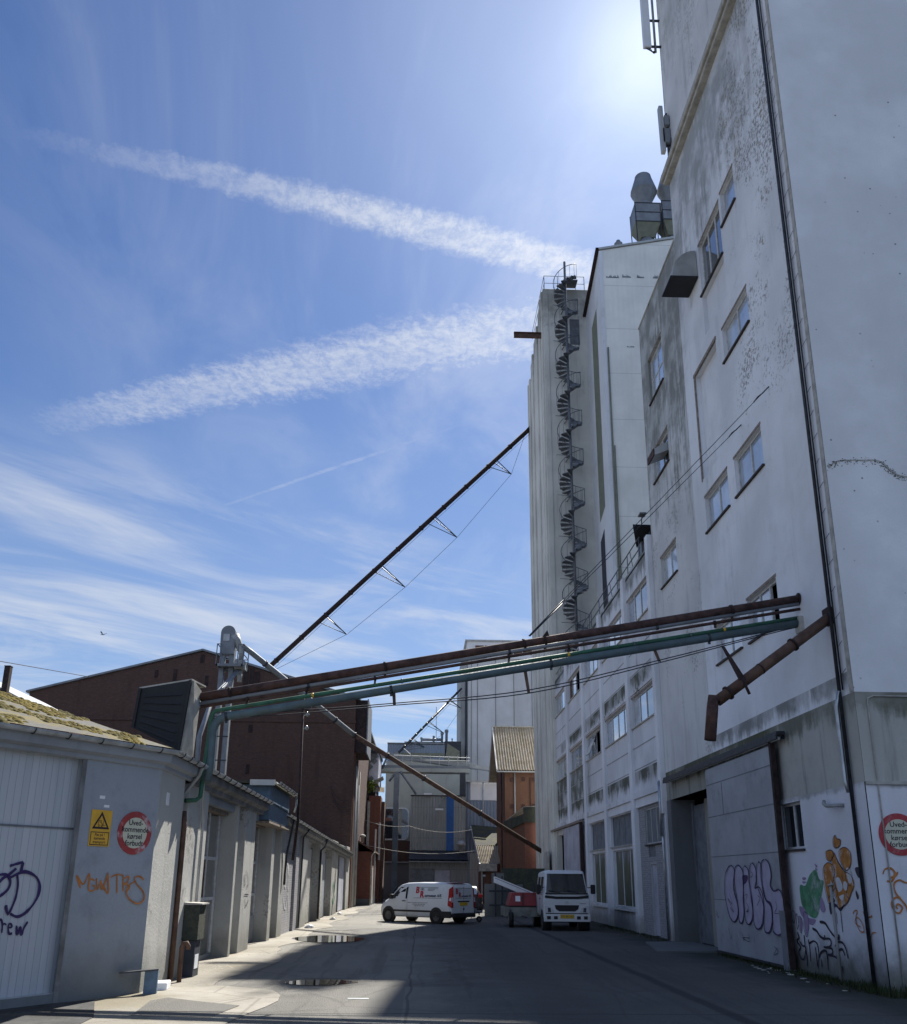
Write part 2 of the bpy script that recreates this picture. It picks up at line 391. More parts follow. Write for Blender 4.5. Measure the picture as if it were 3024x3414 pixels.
plaster('far_green', (.44, .46, .42), amt=.3, streak=.2, ground=.3)
plaster('dark_concrete', (.16, .17, .18), amt=.5, streak=.3, ground=.3)
brick('brick_dark', (.115, .062, .048), (.075, .046, .040), mort=(.10, .08, .075), soot=.45)
brick('brick_orange', (.155, .07, .047), (.115, .052, .038), mort=(.25, .18, .13), soot=.35)
brick('brick_red', (.20, .075, .055), (.15, .06, .045), mort=(.16, .11, .09), soot=.3)
brick('brick_grey', (.34, .34, .36), (.29, .29, .31), mort=(.22, .22, .23), soot=.25)
corr_mat('white_cladding', (.84, .84, .79), pitch=.32, dirt=.08, bump=.10, seams=3.2)
corr_mat('far_cladding', (.60, .61, .63), pitch=1.3, dirt=.15, bump=.06, seams=40)
corr_mat('grey_cladding', (.27, .29, .29), pitch=.25, dirt=.15)
corr_mat('bluegrey_cladding', (.20, .25, .33), pitch=.3, dirt=.1, seams=30)
simple('white_smooth', (.72, .74, .78), .5, var=.06, scale=.4, obj=False, dirt=((.3, .3, .28), .3))
simple('blue_cladding', (.02, .10, .32), .45, var=.1)
simple('dark_cladding', (.035, .04, .055), .6, var=.2, obj=False)
simple('olive_cladding', (.19, .20, .15), .7, var=.12, obj=False)
simple('metal_grey', (.20, .22, .245), .55, .15, var=.15, scale=2)
simple('metal_pale', (.42, .44, .45), .5, .2, var=.12, scale=2)
simple('galvanised', (.40, .43, .46), .38, .75, var=.2, scale=5)
simple('duct_grey', (.33, .34, .34), .6, .05, var=.15, scale=2, dirt=((.22, .20, .15), .3))
simple('rust', (.070, .040, .036), .85, .1, var=.45, scale=6, dirt=((.12, .055, .035), .5), bump=.3)
simple('rust_dark', (.035, .022, .022), .85, .1, var=.4, scale=7, bump=.3)
simple('rust_brown', (.10, .058, .042), .8, .1, var=.35, scale=4, dirt=((.07, .04, .03), .6), bump=.3)
simple('pipe_green', (.035, .12, .075), .65, .0, var=.25, scale=4, dirt=((.06, .09, .045), .6))
simple('pipe_blue', (.085, .125, .14), .65, .0, var=.18, scale=3, dirt=((.10, .12, .10), .4))
simple('dark_metal', (.045, .05, .06), .5, .5, var=.3, scale=8)
simple('stair_metal', (.15, .165, .19), .55, .3, var=.25, scale=8)
simple('black', (.012, .013, .017), .6, var=.2)
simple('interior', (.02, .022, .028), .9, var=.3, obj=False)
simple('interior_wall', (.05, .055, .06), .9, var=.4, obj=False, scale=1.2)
simple('wood_white', (.55, .56, .57), .7, var=.12, scale=10, dirt=((.25, .22, .19), .5))
simple('wood_sill', (.05, .042, .04), .8, var=.3, scale=8)
simple('lintel_wood', (.24, .20, .17), .85, var=.3, scale=12, dirt=((.10, .08, .06), .6))
simple('blue_board', (.10, .16, .23), .6, var=.2, scale=6)
simple('door_leaf', (.33, .36, .40), .5, .1, var=.12, scale=1.1, obj=False, dirt=((.14, .15, .16), .5))
simple('white_leaf', (.42, .43, .50), .7, var=.15, scale=.9, obj=False, dirt=((.2, .2, .24), .6))
simple('board_grey', (.15, .165, .19), .7, var=.2, scale=3, obj=False)
simple('gutter', (.36, .39, .42), .5, .3, var=.15, scale=5, dirt=((.15, .16, .14), .5))
simple('soffit', (.16, .165, .17), .8, var=.3, scale=2, obj=False, dirt=((.06, .06, .05), .6))
simple('paint_purple', (.03, .015, .09), .5, var=.2)
simple('paint_navy', (.012, .012, .035), .5, var=.2)
simple('paint_orange', (.45, .16, .03), .6, var=.2, scale=9, dirt=((.3, .2, .12), .5))
simple('paint_fill_orange', (.42, .17, .03), .6, var=.25, scale=5, dirt=((.6, .6, .62), .9), obj=False)
simple('paint_green', (.08, .25, .13), .6, var=.3, scale=6, obj=False, dirt=((.42, .44, .47), .8))
simple('paint_white', (.6, .6, .62), .6, var=.1)
simple('paint_lilac', (.40, .37, .48), .6, var=.1, scale=4, obj=False)
simple('paint_mauve', (.32, .24, .38), .6, var=.1)
simple('sign_yellow', (.66, .38, .04), .5, var=.08, scale=8)
simple('sign_red', (.36, .035, .045), .5, var=.12, scale=8, dirt=((.42, .40, .42), .35))
simple('sign_red_worn', (.34, .05, .05), .6, var=.15, scale=5, dirt=((.55, .55, .57), .95))
simple('sign_cream', (.55, .55, .43), .5, var=.06, scale=5)
simple('sign_black', (.02, .015, .025), .5, var=.1)
simple('cord', (.02, .022, .03), .6)
simple('glass_insulator', (.25, .28, .27), .15, spec=.8)
simple('lamp_white', (.75, .77, .8), .5, var=.05)
simple('concrete_pale', (.40, .39, .36), .9, var=.2, scale=4, dirt=((.22, .21, .18), .6))
def glass(name, col, rough=.06, spec=.9, var=.25, coat=.6):
    m, g = newmat(name); p = g.pos()
    n = g.noise(p, 1.3, 4); c = g.mix(g.ss(n, .3, .7), sm(col, 1 - var), sm(col, 1 + var))
    w = g.noise(p, .8, 2)
    finish(g, c, rough, 0, g.bump(w, .04, .05), spec, Coat_Weight=coat, Coat_Roughness=.03)
glass('pane_blind', (.30, .36, .45), .12, coat=1.)      # pale blind behind glass, blue sky reflection put into its colour
glass('pane_pale', (.42, .46, .50), .2, coat=.7)
glass('pane_dark', (.03, .035, .045), .05, coat=1.)
glass('pane_grey', (.14, .16, .19), .12)
# algae-covered shop window
m, g = newmat('pane_algae'); p = g.pos(); x, y, z = g.sep(p)
st = g.noise(p, 1, 6, .6, sc3=(5, 5, .25)); n2 = g.noise(p, 3, 5)
k = g.ss(g.m('ADD', g.m('MULTIPLY', g.m('SUBTRACT', 2.75, z), .35), g.m('SUBTRACT', st, .5)), -.06, .04)
c = g.mix(k, (.22, .24, .27), g.mix(g.ss(n2, .35, .65), (.05, .075, .05), (.085, .11, .065)))
finish(g, c, .45, 0, None, .4)
# galvanised / fibre-cement roof sheets
def sheet(name, col, moss, amount):
    m, g = newmat(name); p = g.pos(); n = g.noise(p, 1.6, 6, .7); f = g.noise(p, 14, 4, .7)
    c = g.mix(g.ss(f, .3, .7), sm(col, .75), sm(col, 1.12))
    c = g.mix(g.m('MULTIPLY', g.ss(g.m('ADD', n, g.m('MULTIPLY', f, .25)), .60, .68), amount), c, moss)
    finish(g, c, .95, 0, g.bump(f, .4, .03), .2)
sheet('fibre_roof', (.42, .37, .30), (.26, .22, .15), .6)
sheet('fibre_roof_mossy', (.13, .127, .118), (.19, .15, .035), .55)
sheet('moss_gold', (.145, .11, .018), (.07, .062, .02), .8)
sheet('felt_shade_roof', (.06, .06, .055), (.10, .10, .04), .5)
sheet('green_lid', (.055, .065, .055), (.09, .09, .065), .6)
sheet('weed_green', (.035, .05, .02), (.05, .06, .03), .5)
sheet('leaf_lime', (.16, .22, .04), (.10, .15, .03), .5)
# planks, vertical
m, g = newmat('plank_door'); p = g.pos(); x, y, z = g.sep(p)
u = g.m('ADD', g.m('MULTIPLY', x, math.sin(math.radians(33))), g.m('MULTIPLY', y, math.cos(math.radians(33))))
fr = g.m('FRACT', g.m('DIVIDE', u, .115)); gap = g.ss(g.m('ABSOLUTE', g.m('SUBTRACT', fr, .5)), .47, .5)
pl_ = g.noise(g.comb(g.m('FLOOR', g.m('DIVIDE', u, .115)), 0, 0), 5.1, 1); st = g.noise(p, 1, 6, .6, sc3=(6, 6, .4))
c = g.mix(g.ss(pl_, .3, .7), (.40, .44, .48), (.47, .50, .54)); c = g.mix(g.m('MULTIPLY', g.ss(st, .5, .75), .25), c, (.25, .27, .30))
c = g.mix(g.m('MULTIPLY', gap, .75), c, (.09, .10, .12))
finish(g, c, .6, 0, g.bump(g.m('SUBTRACT', 1, gap), .5, .02), .3)

# ------------------------------------------------------------------ ground
m, g = newmat('asphalt'); p = g.pos(); x, y, z = g.sep(p)
big = g.noise(p, .16, 6, .6); mid = g.noise(p, .9, 7, .7); fine = g.noise(p, 60, 3, .8); fine2 = g.noise(p, 230, 2, .9); str_ = g.noise(p, 1, 5, .6, sc3=(1.4, .12, 1))
lit_dust = g.ss(g.m('ADD', x, g.m('MULTIPLY', g.m('SUBTRACT', mid, .5), 3.)), 1.5, -.8)  # dusty left lightened, right darkened: sun and shade put into the asphalt
c = g.mix(lit_dust, g.mix(g.ss(big, .35, .65), (.062, .062, .062), (.095, .093, .090)), g.mix(g.ss(big, .35, .65), (.155, .150, .138), (.215, .205, .185)))
c = g.mix(g.m('MULTIPLY', g.ss(mid, .45, .72), .5), c, g.mix(lit_dust, (.11, .107, .10), (.25, .238, .21)))
c = g.mix(g.m('MULTIPLY', g.ss(str_, .5, .7), .35), c, (.08, .08, .078))
c = g.mix(g.m('MULTIPLY', g.ss(fine, .35, .7), .28), c, g.mix(lit_dust, (.15, .147, .14), (.30, .29, .265)))
c = g.mix(g.m('MULTIPLY', g.ss(fine2, .5, .8), .45), c, (.03, .03, .03))
ag = g.n('ShaderNodeTexVoronoi', {'Vector': p, 'Scale': 42.}).outputs[0]; c = g.mix(g.m('MULTIPLY', g.ss(ag, .30, .12), .40), c, (.34, .33, .30))
pn = g.n('ShaderNodeTexVoronoi', {'Vector': g.vm('MULTIPLY', p, (.30, .16, 0)), 'Scale': 1.}, distance='CHEBYCHEV').outputs['Color']
c = g.mix(g.m('MULTIPLY', g.ss(g.sep(pn)[0], .62, .64), .35), c, (.075, .075, .073))
wx = g.m('MULTIPLY', g.m('SUBTRACT', g.noise(p, .5, 4, .6), .5), .22)
def seam(x0, w, col, c, k=.8, sl=0.):
    d = g.m('ABSOLUTE', g.m('SUBTRACT', g.m('ADD', g.m('ADD', x, wx), g.m('MULTIPLY', y, sl)), x0))
    return g.mix(g.m('MULTIPLY', g.ss(d, w, w * .35), k), c, col)
c = seam(-.15, .035, (.03, .03, .032), c, .5)
c = seam(4.45, .16, (.03, .03, .033), c, .8)
c = seam(2.2, .8, (.055, .054, .053), c, .4)
dy = g.m('ABSOLUTE', g.m('SUBTRACT', g.m('ADD', y, wx), 13.75)); c = g.mix(g.m('MULTIPLY', g.ss(dy, .05, .015), .7), c, (.035, .035, .035))
oil = g.noise(p, .7, 5, .75); c = g.mix(g.m('MULTIPLY', g.ss(oil, .60, .70), .45), c, (.028, .028, .03))
tyre_ = g.noise(g.comb(g.m('ADD', x, g.m('MULTIPLY', wx, 2.)), g.m('MULTIPLY', y, .03), 0), 2.6, 3); c = g.mix(g.m('MULTIPLY', g.ss(tyre_, .56, .62), .28), c, (.045, .045, .046))
cr = g.n('ShaderNodeTexVoronoi', {'Vector': g.vm('ADD', p, g.comb(wx, wx, 0)), 'Scale': .28}, feature='DISTANCE_TO_EDGE').outputs[0]
c = g.mix(g.m('MULTIPLY', g.ss(cr, .010, .003), .22), c, (.03, .03, .03))
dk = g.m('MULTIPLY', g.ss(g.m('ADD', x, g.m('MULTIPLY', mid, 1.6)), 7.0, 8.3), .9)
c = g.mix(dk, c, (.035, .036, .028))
pu = None
for (cx_, cy_, rx, ry) in ((-2.9, 30.0, 1.5, 2.6), (-1.75, 17.7, .85, .75)):
    d = g.vm('LENGTH', g.vm('ADD', g.vm('MULTIPLY', p, (1 / rx, 1 / ry, 0)), (-cx_ / rx, -cy_ / ry, 0)))
    k = g.m('MULTIPLY', g.ss(g.m('ADD', d, g.m('MULTIPLY', mid, .6)), 1.45, 1.05), .7); c = g.mix(k, c, (.07, .068, .06))
finish(g, c, g.ss(mid, .3, .7, .8, .95), 0, g.bump(g.m('ADD', g.m('MULTIPLY', fine, .9), g.m('ADD', g.m('MULTIPLY', ag, -.8), g.m('MULTIPLY', mid, .6))), .6, .025), .25)
m, g = newmat('apron'); p = g.pos(); x, y, z = g.sep(p)
big = g.noise(p, .35, 6, .65); mid = g.noise(p, 2.1, 7, .7); fine = g.noise(p, 60, 3, .8)
c = g.mix(g.ss(big, .35, .65), (.20, .185, .155), (.32, .30, .265))
c = g.mix(g.m('MULTIPLY', g.ss(mid, .5, .7), .6), c, (.17, .15, .11))
c = g.mix(g.m('MULTIPLY', g.ss(g.noise(p, .8, 5, .7), .56, .7), .6), c, (.26, .19, .10))
c = g.mix(g.m('MULTIPLY', g.ss(fine, .4, .7), .3), c, (.42, .40, .36))
cr = g.n('ShaderNodeTexVoronoi', {'Vector': p, 'Scale': .45}, feature='DISTANCE_TO_EDGE').outputs[0]
c = g.mix(g.m('MULTIPLY', g.ss(cr, .012, .004), .35), c, (.09, .085, .07))
dm = g.vm('LENGTH', g.vm('ADD', g.vm('MULTIPLY', p, (1 / 1.1, 1 / 1.3, 0)), (4.6 / 1.1, -15.0 / 1.3, 0))); c = g.mix(g.m('MULTIPLY', g.ss(g.m('ADD', dm, mid), 1.5, .9), .4), c, (.15, .125, .06))
finish(g, c, .92, 0, g.bump(g.m('ADD', fine, mid), .4, .02), .2)
simple('shade_asphalt', (.035, .035, .036), .8, var=.4, scale=2, obj=False, dirt=((.09, .085, .07), .5))  # asphalt darkened so its colour carries the shade before the gate
m, g = newmat('puddle'); p = g.pos()
finish(g, (.012, .013, .014), .015, 0, g.bump(g.noise(p, 3, 2), .01, .01), .9, Coat_Weight=1., Coat_Roughness=.0)

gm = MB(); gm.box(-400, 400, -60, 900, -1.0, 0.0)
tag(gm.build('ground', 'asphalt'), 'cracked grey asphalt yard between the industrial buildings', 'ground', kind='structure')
def sheet_obj(name, pts, z, th, mat, label, cat):
    mb = MB(); mb.prism([(x, y, z - th) for x, y in pts], (0, 0, th))
    return tag(mb.build(name, mat), label, cat, kind='structure')
ap = []
pt_ = [at(x_, y_, 2, 0) for x_, y_ in ((262, 2030), (300, 2000), (335, 1994), (400, 2002), (478, 2010), (420, 2033))]
yy = 8.0
while yy < 62: ap.append((-3.35 - .25 * math.sin(yy * .8) - .5 * mnoise.noise((yy * .35, 3, 0)) - (.25 if yy > 26 else 0) + (.9 if yy < 16.4 else 0), yy)); yy += .7
sheet_obj('pavement', ap + [(-5.6, 62), (-5.6, 17), (-7.5, 12), (-9, 8)], .012, .03, 'apron', 'pale broken concrete strip along the foot of the left sheds', 'pavement')
sheet_obj('path', [(-9.5, 9), (-4.1, 9), (-4.3, 13.2), (-4.9, 15.0), (-5.6, 14.3)], .02, .02, 'shade_asphalt', 'asphalt in front of the plank door, dark colour standing in for shade', 'path')
sheet_obj('door_slab', [(6.3, 25.2), (8.4, 25.2), (8.4, 29.2), (6.9, 29.0)], .04, .05, 'dark_concrete', 'concrete slab in front of the open tower doorway', 'pavement')
sheet_obj('asphalt_patch', [(q.x, q.y) for q in pt_], .018, .006, 'asphalt', 'grey rectangular asphalt patch in the pale foreground concrete', 'asphalt patch')
def puddle(cx_, cy_, rx, ry, seed):
    pts = []
    for i in range(40):
        a = 2 * math.pi * i / 40; k = 1 + .28 * mnoise.noise((math.cos(a) * 1.3 + seed, math.sin(a) * 1.3, seed))
        pts.append((cx_ + rx * k * math.cos(a), cy_ + ry * k * math.sin(a)))
    return pts
sheet_obj('water', puddle(-2.85, 29.9, 1.1, 1.6, 2.3), .016, .012, 'puddle', 'larger far puddle by the left sheds', 'puddle')
sheet_obj('water', puddle(-1.78, 17.65, .62, .45, 5.1), .008, .006, 'puddle', 'smaller near puddle at the shadow edge', 'puddle')

# ------------------------------------------------------------------ tall white tower, right
tower = thing('warehouse_tower', 'tall white rendered warehouse tower with algae streaks, small windows and graffiti at its foot', 'building', (8, 24, 0))
yA, yB, yC = 16.2, 24.6, 29.6
WIN = [  # y0, y1, z0, z1, mullions, pane material
    (19.2, 21.1, 15.25, 16.25, 2, 'pane_blind'), (19.2, 21.1, 11.3, 12.35, 2, 'pane_blind'), (21.65, 23.6, 11.3, 12.35, 2, 'pane_blind'),
    (26.7, 28.6, 11.25, 12.3, 2, 'pane_blind'), (19.3, 20.35, 19.05, 20.1, 1, 'pane_blind'), (20.5, 22.4, 18.3, 20.0, 3, 'pane_dark'),
    (26.8, 28.6, 18.2, 19.95, 2, 'pane_blind'), (26.8, 28.7, 15.15, 16.35, 2, 'pane_blind'), (19.2, 21.1, 7.42, 8.48, 3, 'pane_grey'),
    (21.65, 23.6, 7.45, 8.48, 2, 'pane_blind'), (19.1, 20.35, 2.48, 3.45, 2, 'pane_dark')]
def skin(y0, y1, z0, z1, mat, x=8., extra=(), back=.35, name='wall'):
    hs = []
    for w in list(WIN) + list(extra):
        a, b, c_, d_ = max(w[0], y0), min(w[1], y1), max(w[2], z0), min(w[3], z1)
        if b - a > .01 and d_ - c_ > .01: hs.append((y1 - b, y1 - a, c_ - z0, d_ - z0))
    dep = .18
    return MB().panel((x, y1, z0), (0, -1, 0), (0, 0, 1), y1 - y0, z1 - z0, hs, dep, 0)
REC = [(21.65, 23.65, 12.95, 16.3)]
RM1 = MB()
skin(yA, yB, 5.2, 24.5, 'x', extra=REC + [(20.5, 22.4, 16.95, 18.24)]).build('wall', 'tower_render', tower)
skin(yB, yC, 5.2, 22.0, 'x').build('wall', 'tower_mossy', tower)
skin(yA, yB, 24.5, 38, 'x', x=8.02).build('upper_wall', 'tower_upper', tower)
skin(yA, 20.0, 3.55, 5.2, 'x', x=8.0).build('concrete_band', 'raw_concrete', tower)
skin(20.0, yC, 4.3, 5.2, 'x', x=8.0).build('door_lintel', 'door_concrete', tower)
skin(yA, 20.6, 0, 3.55, 'x', x=7.985).build('base_wall', 'tower_base', tower)
MB().panel((8.0, 24.0, 0), (0, -1, 0), (0, 0, 1), 3.4, 4.3).build('base_wall', 'tower_base', tower)
MB().box(7.97, 8.75, 29.1, 29.57, 0, 4.3).build('door_jamb', 'dark_concrete', tower)
MB().box(8.2, 8.9, 23.9, 24.0, 0, 4.3).build('door_jamb', 'dark_concrete', tower)
# right (camera-facing) wall
mb = MB(); mb.panel((8.0, yA - .01, 5.2), (1, 0, 0), (0, 0, 1), 12, 33); mb.build('side_wall', 'tower_side', tower)
mb = MB(); mb.panel((8.0, yA - .01, 0), (1, 0, 0), (0, 0, 1), 12, 3.55); mb.build('side_wall', 'tower_base', tower)
mb = MB(); mb.panel((8.0, yA - .01, 3.55), (1, 0, 0), (0, 0, 1), 12, 1.65); mb.build('concrete_band', 'raw_concrete', tower)
MB().box(8.0, 20, yA - .05, yA - .012, 3.50, 3.56).build('drip_edge', 'concrete_pale', tower)
# closed body behind the skin
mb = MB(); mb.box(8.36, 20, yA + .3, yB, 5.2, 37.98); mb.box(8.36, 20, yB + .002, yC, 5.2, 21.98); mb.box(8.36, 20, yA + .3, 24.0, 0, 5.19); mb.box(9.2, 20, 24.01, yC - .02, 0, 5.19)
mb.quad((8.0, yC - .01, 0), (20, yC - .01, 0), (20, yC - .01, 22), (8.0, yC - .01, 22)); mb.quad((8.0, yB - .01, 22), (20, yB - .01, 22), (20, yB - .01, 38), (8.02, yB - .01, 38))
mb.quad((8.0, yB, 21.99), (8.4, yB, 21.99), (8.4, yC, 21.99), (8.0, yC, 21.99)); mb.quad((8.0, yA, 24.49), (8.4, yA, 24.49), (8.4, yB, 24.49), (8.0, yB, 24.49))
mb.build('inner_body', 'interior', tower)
mb = MB(); mb.box(8.175, 8.19, 21.65, 23.65, 12.95, 16.3); mb.box(8.12, 8.19, 20.5, 22.4, 16.95, 18.26); mb.build('recessed_panel', 'tower_render', tower)
mb = MB(); mb.box(7.97, 8.02, 21.6, 23.7, 16.3, 16.4); mb.box(7.98, 8.02, 23.62, 23.7, 12.9, 16.3); mb.build('panel_frame', 'lintel_wood', tower)
mb = MB(); mb.box(7.72, 8.02, yA - .2, yB + .12, 24.38, 24.6); mb.box(7.80, 8.02, yA - .1, yB + .06, 24.26, 24.38); mb.build('cornice', 'concrete_pale', tower, bevel=.02)
MB().box(7.97, 8.0, yB + .01, yC, 21.98, 22.05).build('coping', 'raw_concrete', tower)
def window(parent, x, y0, y1, z0, z1, nm, pane, lintel='lintel_wood', fr='wood_white', sill='wood_sill', deep=.12, rows=1, dx=0, name='window', t=.055):
    xf = x + deep
    f = MB(); f.box(xf - .03, xf + .03, y0, y1, z1 - t, z1); f.box(xf - .03, xf + .03, y0, y1, z0, z0 + t)
    f.box(xf - .03, xf + .03, y0, y0 + t, z0 + t, z1 - t); f.box(xf - .03, xf + .03, y1 - t, y1, z0 + t, z1 - t)
    for i in range(1, nm):
        yy_ = y0 + (y1 - y0) * i / nm; f.box(xf - .028, xf + .028, yy_ - t * .55, yy_ + t * .55, z0 + t, z1 - t)
    for j in range(1, rows):
        z_ = z0 + (z1 - z0) * j / rows; f.box(xf - .024, xf + .024, y0 + t, y1 - t, z_ - t * .4, z_ + t * .4)
    o = f.build(name, fr, parent)
    if isinstance(pane, str): pane = [pane] * nm
    for i in range(nm):
        a = y0 + (y1 - y0) * i / nm + t * .5; b = y0 + (y1 - y0) * (i + 1) / nm - t * .5
        if pane[i]: MB().box(xf - .004, xf + .006, a, b, z0 + t * .8, z1 - t * .8).build('pane', pane[i], o)
    if sill: MB().box(x - .06, x + deep, y0 - .04, y1 + .04, z0 - .05, z0 - .003).build('sill', sill, o)
    if lintel: MB().box(x - .012, x + .1, y0 - .03, y1 + .03, z1 + .003, z1 + .07).build('lintel', lintel, o)
    return o
for i, w in enumerate(WIN):
    pane = w[5] if w[5] != 'pane_blind' or i % 3 else ['pane_blind', 'pane_pale'][:w[4]]
    if i == 8: pane = [None, 'pane_blind', 'pane_blind']
    if i == 10: pane = ['pane_dark', 'pane_dark']
    if i == 7: pane = ['pane_dark', 'pane_blind']
    window(tower, 8.0, *w[:5], pane, rows=2 if i == 6 else 1)
# sliding door
d = MB(); P0 = (7.80, 20.53, .10); d.box(7.80, 7.86, 20.02, 24.8, .10, 4.74); dl = d.build('sliding_door', 'door_leaf', tower, bevel=.008)
s_ = MB()
for z_ in (1.35, 2.42, 3.45, 4.3): s_.box(7.794, 7.80, 20.05, 24.78, z_, z_ + .022)
s_.box(7.792, 7.80, 23.5, 23.52, 3.47, 4.28)
s_.build('seam_strip', 'board_grey', dl)
MB().box(7.77, 7.88, 19.90, 20.01, .06, 4.80).build('edge_post', 'rust_dark', dl)
MB().box(7.755, 7.9, 19.96, 20.25, .02, 1.22).build('lower_guard', 'metal_grey', dl)
MB().box(7.77, 7.87, 20.02, 24.8, .05, .095).build('bottom_rail', 'dark_metal', dl)
r_ = MB(); r_.box(7.74, 7.93, 19.4, 29.0, 4.90, 4.97); r_.box(7.72, 7.76, 19.4, 29.0, 4.80, 4.899); r_.build('door_rail', 'dark_metal', tower)
MB().tube((7.80, 19.45, 4.82), (7.80, 28.9, 4.82), .035, 8).build('rail_tube', 'metal_pale', tower)
mb = MB()
for yy in [19.6 + 1.03 * i for i in range(9)]: mb.box(7.94, 8.0, yy, yy + .05, 4.84, 5.0)
mb.each('rail_bracket', 'dark_metal', tower)
# inside the open doorway
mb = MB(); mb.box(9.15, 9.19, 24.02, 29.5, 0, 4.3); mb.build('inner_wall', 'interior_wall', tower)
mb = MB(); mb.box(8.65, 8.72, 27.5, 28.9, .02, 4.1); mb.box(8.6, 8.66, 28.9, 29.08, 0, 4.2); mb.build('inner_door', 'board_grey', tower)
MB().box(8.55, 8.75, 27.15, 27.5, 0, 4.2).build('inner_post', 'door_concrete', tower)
# lightning rod tube and corner edge strip
mb = MB(); mb.tube((7.93, 16.62, 0), (7.93, 16.62, 38), .035, 8); mb.tube((7.95, 16.52, 5.3), (7.95, 16.52, 38), .018, 6); mb.build('downpipe', 'dark_metal', tower)
MB().path([(7.90, 16.66, 3.4), (7.88, 16.70, 3.6), (7.88, 16.70, 5.0), (7.92, 16.62, 5.3)], .04, 8).build('downpipe_joint', 'galvanised', tower)
mb = MB()
for i in range(30): mb.tube((7.96, 16.5, 5.6 + i * .55), (7.985, 16.40 - random.random() * .1, 5.68 + i * .55), .005, 4)
mb.each('pipe_clip', 'dark_metal', tower)
mb = MB(); mb.box(7.988, 8.0, 16.2, 16.34, 5.21, 24.2); mb.build('corner_strip', 'concrete_pale', tower)
mb = MB(); mb.path([(8.22, yA - .03, 0), (8.22, yA - .03, 5.0), (8.24, yA - .03, 5.08), (8.34, yA - .03, 5.12), (9.6, yA - .03, 5.12)], .014, 6); mb.build('conduit', 'concrete_pale', tower)
MB().path([(7.9, 17.75, 3.33), (7.86, 17.7, 3.28), (7.85, 17.55, 3.22), (7.85, 17.15, 3.20), (7.98, 17.1, 3.2)], .035, 8).build('overflow_spout', 'duct_grey', tower)
mb = MB(); mb.tube((7.96, 18.0, 0), (7.96, 18.0, 1.75), .03, 8); mb.tube((7.9, 18.0, 1.75), (8.0, 17.9, 1.78), .02, 6); mb.build('stand_pipe', 'duct_grey', tower)
# cracks on the camera-facing side: mossy seam around z 13
mb = MB(); pr = [at(1655, 930, 1, yA - .01), at(1680, 920, 1, yA - .01), at(1720, 919, 1, yA - .01), at(1756, 921, 1, yA - .01), at(1775, 938, 1, yA - .01), at(1800, 951, 1, yA - .01), at(1840, 952, 1, yA - .01)]
for p_ in smooth_pts(pr, 26):
    for k in range(3):
        a = random.uniform(0, 3); r = random.uniform(.004, .015); q = p_ + Vector((random.gauss(0, .03), -.004, random.gauss(-.02, .035)))
        mb.lathe(q - Vector((0, 0, r * .4)), [(r * .4, 0), (r, r * .3), (r * .5, r * .8)], 5)
MB().ribbon(smooth_pts(pr, 10), .022, (0, -1, 0), .003).build('crack', 'raw_concrete', tower, fixn=False); o = mb.build('moss', 'fibre_roof_mossy', tower); o['kind'] = 'stuff'
MB().panel((8.0, 20.6, 3.55), (0, -1, 0), (0, 0, 1), .6, .75).build('base_wall', 'door_concrete', tower)
# ------------------------------------------------------------------ things fixed to the tower
t = thing('vent_hood', 'curved sheet metal vent hood sticking out high on the tower wall', 'vent hood', (8, 23.3, 18.6))
pf = [(8.0, 24.0 - .55, 20.15)]
arc = []
for i in range(9):
    a = math.pi / 2 * i / 8; arc.append((7.98 - .74 * math.sin(a), 19.15 + .88 * math.cos(a)))
poly = [(x_, 22.6, z_) for x_, z_ in arc] + [(7.24, 22.6, 19.1), (7.98, 22.6, 19.1)]
MB().prism(poly, (0, .9, 0)).build('hood', 'duct_grey', t)
MB().box(7.15, 7.98, 22.56, 23.55, 19.05, 19.095).build('bottom_flap', 'black', t)
t = thing('vent_cowl', 'small tilted box cowl hanging out of a half open tower window', 'vent cowl', (8, 27.5, 15.5))
MB().prism([(8.08, 27.0, 15.95), (7.55, 27.0, 15.62), (7.55, 27.0, 15.40), (8.08, 27.0, 15.62)], (0, .75, 0)).build('duct', 'metal_pale', t)
MB().box(7.53, 7.575, 26.98, 27.77, 15.39, 15.63).build('rim', 'rust', t)
# big rusty spout
t = thing('spout_pipe', 'big rusty bent chute pipe slanting down the tower wall with an open downward end', 'chute pipe', (8, 20, 6))
a = at(1662, 1222, 0, 7.95); b = at(1428, 1392, 1, a.y - .1); 
dirp = Vector((-1, 0, 0))
A_ = Vector((7.98, 16.75, 6.80)); Bp = at(1432, 1400, 1, 16.6); Cq = at(1418, 1478, 1, 16.6); Bq = at(1424, 1394, 1, 16.6)
mid = A_.lerp(Bp, .33); mid2 = A_.lerp(Bp, .62)
MB().tube(A_, Bp, .105, 18).build('pipe', 'rust_brown', t)
MB().path([Bp + (Bp - A_).normalized() * -.02, Bq, Bq + (Cq - Bq) * .25, Cq], .108, 18).build('elbow', 'rust', t)
mb = MB()
for q, r in ((mid, .135), (A_.lerp(Bp, .90), .14), (A_.lerp(Bp, .62), .112)): mb.tube(q, q + (Bp - A_).normalized() * .035, r, 18)
mb.each('flange', 'rust_dark', t)
q = A_.lerp(Bp, .80); mb = MB(); mb.prism([q + Vector((-.05, -.1, .05)), q + Vector((.09, -.1, .05)), q + Vector((-.28, -.1, .70)), q + Vector((-.33, -.1, .70))], (0, .03, 0)); mb.tube(q + Vector((0, -.1, .1)), q + Vector((.12, -.1, -.22)), .03, 6); mb.build('bracket', 'rust_dark', t)
MB().box(7.9, 8.0, 16.62, 16.9, 6.65, 6.98).build('wall_plate', 'rust_dark', t)
